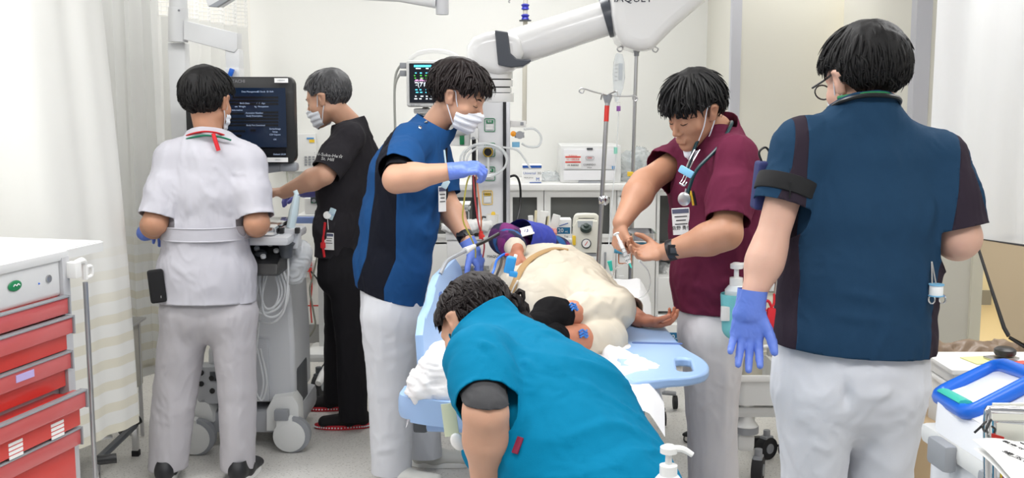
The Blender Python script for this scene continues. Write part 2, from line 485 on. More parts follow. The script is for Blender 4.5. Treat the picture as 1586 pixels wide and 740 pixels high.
# ================================================================ the room
def floor_mat():
    m = bpy.data.materials.new('speckled_vinyl_floor'); m.use_nodes = True; nt = m.node_tree; N = nt.nodes; L = nt.links; b = N['Principled BSDF']
    b.inputs['Roughness'].default_value = .33
    tc = N.new('ShaderNodeTexCoord'); prev = None
    base = srgb(212, 210, 206)
    for sc, th, c in ((60, .30, srgb(176, 174, 168)), (95, .26, srgb(240, 238, 232)), (38, .14, srgb(165, 160, 152)), (20, .09, srgb(140, 136, 130))):
        v = N.new('ShaderNodeTexVoronoi'); v.inputs['Scale'].default_value = sc; mr = N.new('ShaderNodeMapRange'); mr.inputs[1].default_value = th*.6; mr.inputs[2].default_value = th; mr.inputs[3].default_value = .8; mr.inputs[4].default_value = 0
        mx = N.new('ShaderNodeMix'); mx.data_type = 'RGBA'; mx.inputs[7].default_value = (*c, 1)
        L.new(tc.outputs['Object'], v.inputs['Vector']); L.new(v.outputs['Distance'], mr.inputs[0]); L.new(mr.outputs[0], mx.inputs[0])
        if prev: L.new(prev, mx.inputs[6])
        else: mx.inputs[6].default_value = (*base, 1)
        prev = mx.outputs[2]
    L.new(prev, b.inputs['Base Color']); return m
WALL = mat('wall_paint_cream', srgb(240, 240, 236), .85, bump=.08, bscale=400)
WALLW = mat('wall_paint_white', srgb(240, 238, 232), .8, bump=.06, bscale=400)
GUARD = mat('corner_guard_grey', srgb(192, 193, 200), .5)
BASEB = mat('baseboard_grey', srgb(150, 150, 148), .6)
def plate(name, c, size, m, kind=True, bev=0, parent=None):
    o = MB().box(c, size, bev=bev).obj(name, m, parent, smooth=bool(bev)); 
    if kind: struct(o)
    return o
plate('floor', (0, 3.9, -.05), (8.4, 9.6, .1), floor_mat())
plate('ceiling', (0, 3.9, 2.83), (8.4, 9.6, .1), mat('ceiling_white', srgb(240, 240, 238), .9))
plate('wall_back', (-.19, 7.06, 1.39), (2.90, .12, 2.78), WALL)
# stepped wall on the right: two pillars with grey corner guards
XA = P(1128, 300, 6.2)[0]; XB = P(1285, 300, 6.2)[0]; YB = XB*FPX/(1410-793)
plate('wall_right', (XA+(XB-XA)/2+.03, 6.66, 1.39), (XB-XA+.06, .92, 2.78), mat('wall_paint_beige', srgb(218, 216, 206), .85, bump=.08, bscale=400))
wm = mat('wall_paint_beige', srgb(218, 216, 206))
# nearer pillar, with the open doorway in its front face
xd0, xd1 = P(1503, 450, YB)[0], P(1503, 450, YB)[0]+1.1
plate('wall_right_pillar', ((XB+xd0)/2, YB+.55, 1.39), (xd0-XB, 1.1, 2.78), wm)
plate('wall_right_lintel', ((xd0+xd1)/2, YB+.1, 2.45), (xd1-xd0, .2, .66), wm)
plate('wall_right_end', ((xd1+4.2)/2, YB+.1, 1.39), (4.2-xd1, .2, 2.78), wm)
plate('wall_side_right', (4.15, 1.9, 1.39), (.1, 5.6, 2.78), wm)
# corridor beyond the doorway
cm = mat('corridor_wall_cream', srgb(240, 232, 205), .85)
plate('wall_corridor', ((xd0+xd1)/2, 8.3, 1.39), (3.0, .1, 2.78), cm)
plate('wall_corridor_side', (xd0+.01+1.7, 6.9, 1.39), (.08, 2.7, 2.78), cm)
plate('floor_corridor', ((xd0+4.2)/2, 6.9, .004), (4.2-xd0, 2.9, .012), mat('corridor_floor_tan', srgb(222, 204, 168), .35))
plate('baseboard_corridor', ((xd0+xd1)/2, 8.24, .06), (2.0, .02, .12), BASEB)
mb = MB(); mb.box((xd0+.02, YB-.006, 1.05), (.05, .03, 2.12)); struct(mb.obj('trim_1', mat('door_frame_cream', srgb(225, 222, 205), .5)))
for i, (x, y) in enumerate(((XA, 6.2), (XB, YB))):
    mb = MB(); w = .05 if i == 0 else .065
    mb.prism([(-.004, -.004), (w, -.004), (w, .002), (.002, .002), (.002, w), (-.004, w)], (x, y, 0), (1, 0, 0), (0, 1, 0), 2.78); struct(mb.obj('trim_%d' % (i+2), GUARD))
plate('baseboard_back', (-.19, 6.99, .06), (2.88, .02, .12), BASEB)
plate('baseboard_right', ((XA+XB)/2, 6.19, .06), (XB-XA, .02, .12), BASEB)
plate('baseboard_pillar', ((XB+xd0)/2, YB-.01, .06), (xd0-XB, .02, .12), BASEB)
plate('wall_left', (-2.75, 4.6, 1.39), (.1, 5.0, 2.78), WALLW)
plate('wall_left_back', (-2.20, 7.06, 1.39), (1.12, .12, 2.78), WALLW)
# ceiling lamps
for ly, ny in zip(LAMP_Y, ('nearest the camera', 'in the middle row', 'nearest the back wall')):
    for lx, nx in ((-2.0, 'left'), (0.0, 'central'), (2.0, 'right')):
        t = thing('ceiling_light', nx+' flush rectangular ceiling lamp '+ny, 'lamp', (lx, ly, 2.78), 0, 'ceiling lamps'); 
        MB().frame(rrect(1.25, .65, .01, 1), rrect(1.16, .56, .01, 1), (0, 0, -.03), (1, 0, 0), (0, 1, 0), .03).obj('frame', M_WHITE, t)
        MB().box((0, 0, -.012), (1.16, .56, .01)).obj('diffuser', mat('lamp_diffuser', (1, 1, 1), .5, emit=3), t)
area_light('corridor_fill_light', (xd0+.6, 6.9, 2.65), .6, .6, 30, col=(1, .93, .78))  # added fill light, brightens the corridor behind the doorway
t = thing('ceiling_light', 'unseen square warm lamp added to brighten the corridor beyond the doorway', 'lamp', (xd0+.6, 6.9, 2.76)); MB().box((0, 0, -.02), (.62, .62, .03), bev=.004).obj('diffuser', mat('lamp_diffuser', (1, 1, 1)), t)  # unseen fixture made up to go with the corridor fill
# ---------------------------------------------------------------- curtains
def curtain_mat(name, stripes, zt):
    m = bpy.data.materials.new(name); m.use_nodes = True; nt = m.node_tree; N = nt.nodes; L = nt.links; b = N['Principled BSDF']
    b.inputs['Roughness'].default_value = .9; b.inputs['Sheen Weight'].default_value = .2
    w = srgb(230, 231, 232); c = srgb(224, 219, 200)
    tc = N.new('ShaderNodeTexCoord'); sp = N.new('ShaderNodeSeparateXYZ'); L.new(tc.outputs['Object'], sp.inputs[0])
    def math_(op, a, b_=None, c_=None):
        n = N.new('ShaderNodeMath'); n.operation = op
        for i, v in enumerate((a, b_, c_)):
            if v is None: continue
            if isinstance(v, (int, float)): n.inputs[i].default_value = v
            else: L.new(v, n.inputs[i])
        return n.outputs[0]
    if stripes:
        fr = math_('FRACT', math_('MULTIPLY', sp.outputs[2], 1/.088)); st = math_('LESS_THAN', fr, .42)
        lowr = N.new('ShaderNodeMapRange'); lowr.inputs[1].default_value = zt+.12; lowr.inputs[2].default_value = zt-.25; L.new(sp.outputs[2], lowr.inputs[0])
        f = math_('MULTIPLY', st, lowr.outputs[0])
        mx = N.new('ShaderNodeMix'); mx.data_type = 'RGBA'; mx.inputs[6].default_value = (*srgb(235, 235, 231), 1); mx.inputs[7].default_value = (*c, 1); L.new(f, mx.inputs[0]); L.new(mx.outputs[2], b.inputs['Base Color'])
    else: b.inputs['Base Color'].default_value = (*w, 1)
    n2 = N.new('ShaderNodeTexNoise'); n2.inputs['Scale'].default_value = 600; bp = N.new('ShaderNodeBump'); bp.inputs['Strength'].default_value = .15; bp.inputs['Distance'].default_value = .001
    L.new(n2.outputs[0], bp.inputs['Height']); L.new(bp.outputs[0], b.inputs['Normal'])
    tr = N.new('ShaderNodeBsdfTranslucent'); tr.inputs[0].default_value = (*w, 1); ms = N.new('ShaderNodeMixShader'); ms.inputs[0].default_value = .25
    L.new(b.outputs[0], ms.inputs[1]); L.new(tr.outputs[0], ms.inputs[2]); L.new(ms.outputs[0], N['Material Output'].inputs[0])
    return m
def curtain(label, path, z0, z1, m, pleat=.035, wl=.19, seed=0, meshtop=0, z0f=None, group=None, lean=(0, 0)):
    """path: floor-plan polyline; cloth hangs in soft pleats that deepen towards the hem"""
    pts = spline([Vector((*p, 0)) for p in path], 14); L_ = [0]
    for a, b in zip(pts, pts[1:]): L_.append(L_[-1]+(b-a).length)
    tot = L_[-1]; xs = [p.x for p in pts]; ys = [p.y for p in pts]; rs = random.Random(seed); ph = [rs.uniform(0, 6) for _ in range(4)]
    def at(u, v):
        s = u*tot; x = np.interp(s, L_, xs); y = np.interp(s, L_, ys); x2 = np.interp(min(s+.02, tot), L_, xs); y2 = np.interp(min(s+.02, tot), L_, ys); x1 = np.interp(max(0, s-.02), L_, xs); y1 = np.interp(max(0, s-.02), L_, ys)
        t = Vector((x2-x1, y2-y1, 0)).normalized(); n = Vector((-t.y, t.x, 0)); zb = z0 if z0f is None else z0f(u)
        ww = s+.05*math.sin(s*3+ph[0])+.03*math.sin(v*2+ph[3]); k = pleat*(.65+.5*(1-v))
        d = k*math.sin(2*PI*ww/wl+ph[1])+.35*k*math.sin(4.7*PI*ww/wl+ph[2])+.012*math.sin(v*5+s*4)
        return Vector((x+lean[0]*(.5-v), y+lean[1]*(1-v), zb+(z1-zb)*v))+n*d
    nu = int(tot/.016)
    tz = z1-meshtop
    t = thing('curtain', label, 'curtain', (pts[0].x, pts[0].y, 0), 0, group); O = Vector(t.location)
    vt = (tz-z0)/(z1-z0) if meshtop else 1
    MB().grid(lambda u, v: at(u, v*vt)-O, nu, 26).obj('cloth', m, t, recalc=False)
    hm = MB(); hm.grid(lambda u, v: at(u, .0+v*.012)-O+Vector((0, 0, .035)), nu, 1); hm.obj('hem', m, t, recalc=False)
    if meshtop:
        g = MB(); nz = int(meshtop/.022)
        for j in range(nz):
            z = tz+.006+j*.022; g.tube([at(i/60, (z-z0)/(z1-z0))-O for i in range(61)], .0022, 4)
        for i in range(int(tot/.02)):
            u = i*.02/tot; g.tube([at(u, vt+(1-vt)*q/4)-O for q in range(5)], .0020, 4)
        o = g.obj('mesh_top', M_PAPER, t); o['kind'] = 'stuff'
    return t
CM1 = curtain_mat('curtain_white_striped', True, .95)
CM2 = curtain_mat('curtain_white_plain', False, 0)
curtain('near white bed curtain at the left edge, striped towards its hem', [(-1.585, 4.38), (-1.70, 4.06), (-1.95, 4.0), (-2.65, 4.25)], .265, 2.75, CM1, .012, .30, 1, lean=(.09, 0))
curtain('narrow bunched white curtain with mesh top, just behind the nearest one', [(-1.69, 5.36), (-1.80, 5.30), (-2.06, 5.28), (-2.6, 5.35)], .22, 2.55, CM1, .030, .13, 2, meshtop=.50)
curtain('mesh-topped white curtain in the far left corner behind the monitor arm', [(-1.60, 6.85), (-1.68, 6.3), (-1.80, 5.75), (-2.2, 5.7)], .25, 2.62, CM1, .030, .17, 3, meshtop=.62)
curtain('sheer white curtain hanging at the right edge beside the doorway', [(P(1448, 100, 3.9)[0], 3.9), (2.0, 3.75), (2.5, 3.6), (3.2, 3.3)], 1.05, 2.75, CM2, .030, .30, 4)
# ================================================================ people
SKIN = mat('skin_warm', srgb(205, 158, 132), .5, sss=.1, bump=.12, bscale=240, var=.07, vscale=14)
SKIN2 = mat('skin_tan', srgb(188, 138, 110), .5, sss=.1, bump=.12, bscale=240, var=.08, vscale=14)
SKIN3 = mat('skin_pale', srgb(212, 168, 148), .5, sss=.1, bump=.12, bscale=240, var=.07, vscale=14)
SKIN4 = mat('skin_old', srgb(190, 124, 96), .55, sss=.1, bump=.3, bscale=160, var=.14, vscale=22)
HAIR = mat('hair_black', (.006, .0055, .006), .6, bump=.25, bscale=300, spec=.3)
HAIRB = mat('hair_dark_brown', (.013, .008, .008), .5, bump=.25, bscale=300, spec=.3)
HAIRG = mat('hair_grey', (.065, .065, .07), .5, bump=.3, bscale=400, var=.5, vscale=60)
GLOVE = mat('nitrile_blue_violet', srgb(104, 132, 218), .42, bump=.1, bscale=90, var=.06, vscale=20)
MASKM = mat('mask_white', srgb(232, 236, 244), .8, bump=.1, bscale=500)
M_WATCH = mat('watch_black', srgb(24, 26, 32), .4)
def cloth(name, col, rough=.85, bump=.25): return mat(name, col, rough, bump=bump, bscale=700, spec=.12)
def local(o, root):
    pass
def person_root(loc, label):
    return thing('person', label, 'person', loc, 0)
def add(root, name, V, F, m, label=None, solid=0):
    loc = np.array(root.matrix_world.translation if False else root.location)
    me = to_mesh(name, V-loc, F)
    o = link(name, me, m, root, True, False)
    if solid:
        md = o.modifiers.new('thickness', 'SOLIDIFY'); md.thickness = solid; md.offset = -1
    if label: o['label'] = label
    return o

def make_body(root, skin, Fh, neck, arms, torso, legs, feet=None):
    """one continuous figure: fine head and arms joined with coarser trunk and legs"""
    parts = []
    it = head_items(Fh)
    if neck is not None: it.append((econe(Fh.w((0, -.030, -.050)), neck, .049*Fh.k, .054*Fh.k), .025, 1))
    V, Q = field_mesh(it, .0036); parts.append((relax(V, Q, 1), Q))
    for a in arms:
        V, Q = field_mesh(a, .0034 if len(a) > 8 else .006); parts.append((relax(V, Q, 1), Q))
    low = [(f, .01, 1) for f in torso+legs]
    V, Q = field_mesh(low, .012, -.034); parts.append((relax(V, Q, 4), Q))
    V, T = join(parts)
    return add(root, 'body', V, T, skin)
def arm_items(s, e, w, rs=.046, re=.038, rw=.026, side=(1, 0, 0)):
    s, e, w = A_(s), A_(e), A_(w); m = e+(w-e)*.28; 
    return [(econe(s, e, rs, re), .0, 1), (econe(e, m, re, re*1.06), .03, 1), (econe(m, w, re*1.06, rw), .03, 1)]
def shirt(root, m, secs, side, shoulders, sleeves, neck, hem, neckcut, name='shirt', h=.0085, k=.05, amp=.005, folds=(), seed=0, split=None, m2=None, ridge=.55, scale=(8, 8, 4), label2=None, extra=(), solid=.003, sub=(), nrad=.105, trap=.055, two=None, arm_gap=.004):
    """secs: [(centre, (rx, ry))] hem to shoulder; sleeves: [[(pt, r), ...]] ending a little beyond the cut"""
    tor = [econe(secs[i][0], secs[i+1][0], secs[i][1], secs[i+1][1], side) for i in range(len(secs)-1)]
    for (p, r) in shoulders: tor.append(econe(secs[-1][0], p, secs[-1][1][1]*.8, r))
    if neck is not None: tor += [econe(A_(neck[0])-(0, 0, trap), p, .052, r*.80) for (p, r) in shoulders]
    if neck is not None: tor.append(econe(secs[-1][0], neck[0], neck[1][0], neck[1][1]))
    tor += list(extra)
    slv = [[econe(s[i][0], s[i+1][0], s[i][1], s[i+1][1]) for i in range(len(s)-1)] for s in sleeves]
    items = [(f, k, 1) for f in tor]+[(f, k*.8, 1) for s in slv for f in s]+[(f, kk, -1) for f, kk in sub]
    V, Q = field_mesh(items, h); V = relax(V, Q, 2); V = wrinkle(V, Q, amp*1.5, scale, seed, ridge, [(a, b, w*1.1, hh*1.2) for a, b, w, hh in folds]); V = wrinkle(V, Q, amp*.45, np.array(scale)*2.6, seed+3, .75)
    T = tris(Q)
    def plane(V, pn): return (V-A_(pn[0]))@unit(pn[1])
    V, T = clip(V, T, plane(V, hem))
    if neckcut is not None: V, T = clip(V, T, np.minimum(plane(V, neckcut), nrad-np.linalg.norm(V-A_(neckcut[0]), axis=1)))
    for s, pr in zip(sleeves, slv):
        a, b = A_(s[-2][0]), A_(s[-1][0]); ax = unit(b-a); end = b-ax*s[-1][1]*.35
        dS = evalp(pr, V); dT = evalp(tor, V)
        V, T = clip(V, T, np.minimum((V-end)@ax, dT-dS-arm_gap))
    # lining behind the armholes, so that no sleeve opening looks into an empty trunk
    dS = [f for s in slv for f in s]
    if dS:
        V4, Q4 = field_mesh([(f, k, 1) for f in tor], .012, -.006); V4 = relax(V4, Q4, 2); T4 = tris(Q4); V4, T4 = clip(V4, T4, evalp(dS, V4)-.035); V4, T4 = clip(V4, T4, plane(V4, hem)+.01)
        if neckcut is not None: V4, T4 = clip(V4, T4, np.minimum(plane(V4, neckcut), nrad-np.linalg.norm(V4-A_(neckcut[0]), axis=1)))
        V, T = join([(V, T), (V4, T4)])
    outs = []
    if split is not None:
        c = split(V); V2, T2 = clip(V, T, -c); V, T = clip(V, T, c)
        if two is not None:
            V3, T3 = clip(V2, T2, V2[:, 0]-two); V2, T2 = clip(V2, T2, two-V2[:, 0]); add(root, 'side_panel', V3, T3, m2, label2, solid)
        outs.append(add(root, name, V, T, m, None, solid)); o2 = add(root, 'side_panel', V2, T2, m2, label2, solid); outs.append(o2)
    else: outs.append(add(root, name, V, T, m, None, solid))
    return outs
def trousers(root, m, pelvis, side, legs, hemz, h=.009, k=.04, amp=.005, seed=3, scale=(7, 7, 4), folds=(), name='trousers', ridge=.5, waist=None):
    items = [(econe(pelvis[i][0], pelvis[i+1][0], pelvis[i][1], pelvis[i+1][1], side), k, 1) for i in range(len(pelvis)-1)]
    for L in legs: items += [(econe(L[i][0], L[i+1][0], L[i][1], L[i+1][1], side), k if i == 0 else .012, 1) for i in range(len(L)-1)]
    V, Q = field_mesh(items, h); V = relax(V, Q, 2); V = wrinkle(V, Q, amp*1.15, np.array(scale)*(1, 1, .7), seed, ridge, [(a, b, w*1.1, hh*1.2) for a, b, w, hh in folds]); V = wrinkle(V, Q, amp*.5, np.array(scale)*2.6, seed+3, .75)
    T = tris(Q)
    V, T = clip(V, T, hemz-V[:, 2])
    if waist is not None: V, T = clip(V, T, (V-A_(waist[0]))@unit(waist[1]))
    return add(root, name, V, T, m, None, .003)
HL = ([-.13, -.058, -.036, -.018, .014, .032, .06, .10], [-.062, -.06, -.035, .032, .036, .022, .050, .060])
def make_hair(root, Fh, m, thick=.012, n=620, length=.07, fringe=.02, lift=.006, seed=1, nape=0, r0=.006, part=(0, -.045, .12), crown_lift=0.0, label=None, frontz=0, name='hair', messy=.25):
    rs = np.random.RandomState(seed); c0 = np.array((0, -.018, .038)); R0 = np.array((.076, .098, .084))
    zs = np.array(HL[1]) + np.array([nape, nape, nape*.3, 0, 0, 0, frontz, frontz])
    zl = lambda y, x: np.interp(y, HL[0], zs)
    # cap
    it = [(ell(Fh.w(c0), (R0+thick*.8)*Fh.k, Fh.R.T), 0, 1), (ell(Fh.w(c0+(0, -.010, .008+crown_lift)), (R0+thick*.8)*Fh.k, Fh.R.T), .01, 1)]
    V, Q = field_mesh(it, .006*Fh.k); V = wrinkle(V, Q, .0035, (26, 26, 14), seed, .5)
    l = Fh.l(V); T = tris(Q)
    V, T = clip(V, T, zl(l[:, 1], l[:, 0])+.006*np.sin(l[:, 0]*160)-l[:, 2]); parts = [(V, T)]
    # inner face of cap not needed: scalp beneath. locks:
    C = np.array(part)-c0; C = C/np.linalg.norm(C); NS = 7; SEG = 4
    Vs = []; Fs = []; off = 0
    while len(Vs) < n:
        d = rs.randn(3); d /= np.linalg.norm(d)
        p = c0+d*(R0+thick)
        if p[2] < zl(p[1], p[0])+.004: continue
        t = d-C*d.dot(C); flow = t/(np.linalg.norm(t)+1e-6)+rs.randn(3)*messy*.6
        L = length*rs.uniform(.8, 1.5); pts = []; q = d.copy(); lf = lift*rs.uniform(.2, 1.6)
        for i in range(NS):
            u = i/(NS-1); rad = R0+thick*(.78+.30*min(1, u*2.5))+lf*(u**1.4)
            pt = c0+q*rad; pts.append(pt)
            tt = flow-q*flow.dot(q)+np.array((0, 0, -.35))*u; tt = tt-q*tt.dot(q); tt = tt/(np.linalg.norm(tt)+1e-9)
            q = q+tt*(L/(NS-1))/.1; q /= np.linalg.norm(q)
        cutn = NS-1; jit = rs.uniform(.1, 1.1)
        for i, e in enumerate(pts):      # stop before covering ears or face
            side = abs(e[0]) > .055 and -.050 < e[1] < .036; fr_ = .002 if side else fringe
            if e[2] < zl(e[1], e[0])-fr_*jit: cutn = i-1; break
        if cutn < 2: continue
        if cutn < NS-1:
            u = np.linspace(0, cutn, NS); pts = [np.array([np.interp(a, range(NS), [x[j] for x in pts]) for j in range(3)]) for a in u]
        pts = np.array(pts); W_ = Fh.w(pts); cc = Fh.w(c0)
        for i in range(NS):
            a = W_[min(i+1, NS-1)]-W_[max(i-1, 0)]; a = a/(np.linalg.norm(a)+1e-9)
            o = unit(W_[i]-cc); sd = np.cross(a, o); sd = sd/(np.linalg.norm(sd)+1e-9); o = np.cross(sd, a)
            r = r0*Fh.k*(1-(i/(NS-1))**2*.9)*(.55 if i == 0 else 1)
            Vs_ = [W_[i]+sd*r*1.5, W_[i]+o*r*.7, W_[i]-sd*r*1.5, W_[i]-o*r*.7]
            if i == 0: blk = []
            blk += Vs_
        Vs.append(np.array(blk)); f = []
        for i in range(NS-1):
            for s_ in range(SEG):
                a = i*SEG+s_; b = i*SEG+(s_+1) % SEG; f += [(a, b, b+SEG), (a, b+SEG, a+SEG)]
        Fs.append(np.array(f)+off); off += len(blk)
    parts.append((np.concatenate(Vs), np.concatenate(Fs)))
    V, T = join(parts)
    return add(root, name, V, T, m, label)
def make_mask(root, Fh, drop=0.0, tilt=0, scale=1.0, label=None, ears=(-1, 1)):
    """pleated surgical mask with ear loops"""
    dz = -drop
    G = Frame(Fh.w((0, 0, dz)), Fh.v((0, math.cos(math.radians(tilt)), -math.sin(math.radians(tilt)))), Fh.v((0, math.sin(math.radians(tilt)), math.cos(math.radians(tilt)))), Fh.k*scale)
    it = [(ell(G.w((0, .034, -.055)), np.array((.066, .074, .074))*G.k, G.R.T), 0, 1), (econe(G.w((0, .085, -.012)), G.w((0, .104, -.038)), .011*G.k, .017*G.k), .02, 1), (ell(G.w((0, .072, -.095)), np.array((.030, .030, .026))*G.k, G.R.T), .02, 1)]
    V, Q = field_mesh(it, .0035*G.k); V = relax(V, Q, 2); l = G.l(V)
    Nn = normals(V, Q); V = V+Nn*(.0016*np.tanh(4*np.sin((l[:, 2]+.01)*2*PI/.024)))[:, None]
    T = tris(Q); l = G.l(V)
    c = np.maximum.reduce([l[:, 2]+.014+.35*np.abs(l[:, 0]), -(l[:, 2]+.122-.25*np.abs(l[:, 0])), (.030+.10*np.abs(l[:, 2]+.06)-l[:, 1])])
    V, T = clip(V, T, c)
    o = add(root, 'mask', V, T, MASKM, label, .0012)
    for s in ears:
        mb = MB(); k = Fh.k; L0 = Vector(root.location)
        w = lambda fr, p: Vector(fr.w(p))-L0
        top = w(G, (s*.062, .034, -.037)); bot = w(G, (s*.052, .034, -.098))
        e1 = w(Fh, (s*.083, .000, .026)); e2 = w(Fh, (s*.088, -.022, .012)); e3 = w(Fh, (s*.083, -.016, -.022))
        mb.tube([top, (top+e1)/2+Vector(Fh.v((s*.006, 0, .0)))*.6, e1, e2, e3, (e3+bot)/2+Vector(Fh.v((s*.005, 0, 0))), bot], .0022, 6, smooth=4)
        mb.obj('ear_loop', MASKM, o)
    return o
def make_face(root, Fh, hairm, skin):
    """eyebrows, lash lines, lips"""
    L0 = Vector(root.location); w = lambda p: Vector(Fh.w(p))-L0
    for s in (-1, 1):
        mb = MB(); mb.tube([w((s*.013, .0905, .022)), w((s*.028, .0875, .0275)), w((s*.045, .075, .024))], [.002, .0035, .0015], 6, smooth=4, flat=(1, 1))
        mb.obj('eyebrow', hairm, root)
        mb = MB(); mb.tube([w((s*.018, .0855, -.002)), w((s*.031, .0868, -.0045)), w((s*.044, .0765, -.001))], .0013, 5, smooth=4)
        mb.obj('eyelashes', hairm, root)
def glove(root, items, label=None, m=None, name='glove', cut=None):
    V, Q = field_mesh(items, .0032); V = relax(V, Q, 1)
    V = wrinkle(V, Q, .0011, (70, 70, 40), 4, .7)
    if cut is not None: V, Q = clip(V, tris(Q), -((V-A_(cut[0]))@unit(cut[1])+cut[2]))
    return add(root, name, V, Q, m or GLOVE, label)
from mathutils.bvhtree import BVHTree
class Surf:
    """finds the point of a person's clothing seen at a photo position"""
    def __init__(s, root, names=None):
        s.o = Vector(root.location); vs = []; fs = []
        for c in root.children:
            if c.type != 'MESH' or (names and c.name.split('.')[0] not in names): continue
            k = len(vs); vs += [v.co+s.o for v in c.data.vertices]; fs += [[i+k for i in p.vertices] for p in c.data.polygons]
        s.t = BVHTree.FromPolygons(vs, fs)
    def __call__(s, x, y, off=.003):
        d = (P(x, y, 3)-Vector((0, 0, CAMH))).normalized(); h = s.t.ray_cast(Vector((0, 0, CAMH)), d)
        if h[0] is None: p = P(x, y, s.o.y); return p, -d
        n = h[1] if h[1].dot(d) < 0 else -h[1]
        return h[0]+n*off, n
def lanyard(root, pts, r, m, name='lanyard', flat=None, seg=8, label=None):
    L0 = Vector(root.location); mb = MB(); mb.tube([Vector(p)-L0 for p in pts], r, seg, smooth=6, flat=flat)
    o = mb.obj(name, m, root)
    if label: o['label'] = label
    return o
def seclist(*a): return [(A_(P(x, y, Y)), (rx, ry)) for x, y, Y, rx, ry in a]
def up_down(V): return V
# ================================================================ furniture and equipment
def FY(x0, y0, x1, y1, Y, dep):
    """box whose front face fills those photo pixels at distance Y: centre, size"""
    xc, yc = (x0+x1)/2, (y0+y1)/2
    a = P(x0, yc, Y); b = P(x1, yc, Y); t = P(xc, y0, Y); q = P(xc, y1, Y)
    return Vector(((a.x+b.x)/2, Y+dep/2, (t.z+q.z)/2)), (b.x-a.x, dep, t.z-q.z)
class T:
    """a thing; shapes are given in room coordinates"""
    def __init__(s, name, label, cat, loc, group=None):
        s.e = thing(name, label, cat, loc, 0, group); s.o = Vector(loc)
    def add(s, mb, name, m, parent=None, label=None):
        o = mb.obj(name, m, parent or s.e, M=Matrix.Translation(-s.o))
        if label: o['label'] = label
        return o
    def text(s, name, body, size, m, loc, n=(0, -1, 0), parent=None, up=(0, 0, 1), align='CENTER'):
        return ftext(name, body, size, m, parent or s.e, Vector(loc)-s.o, n, up, align)
def bxf(*a, **k):
    c, sz = FY(*a); return MB().box(c, sz, **k)
def caster(t, p, r=.05, yaw=0, wheel=None, fork=None, name='caster', w=.022):
    """p: floor point"""
    p = Vector(p); d = Vector((math.cos(yaw), math.sin(yaw), 0)); s = Vector((-d.y, d.x, 0))
    o = t.add(MB().box(p+Vector((0, 0, r*1.55)), (r*1.0, w*1.8, r*1.1), Matrix.Rotation(yaw, 4, 'Z'), bev=.006).cyl(p+Vector((0, 0, r*1.9)), p+Vector((0, 0, r*2.6)), r*.3), name, fork or M_GREYP)
    t.add(MB().cyl(p+s*w+Vector((0, 0, r))-d*0, p-s*w+Vector((0, 0, r)), r, seg=24, bev=.004), 'wheel', wheel or M_RUBBER, o)
    t.add(MB().cyl(p+s*(w+.003)+Vector((0, 0, r)), p-s*(w+.003)+Vector((0, 0, r)), r*.45, seg=16), 'wheel_hub', M_GREYP, o)
    return o
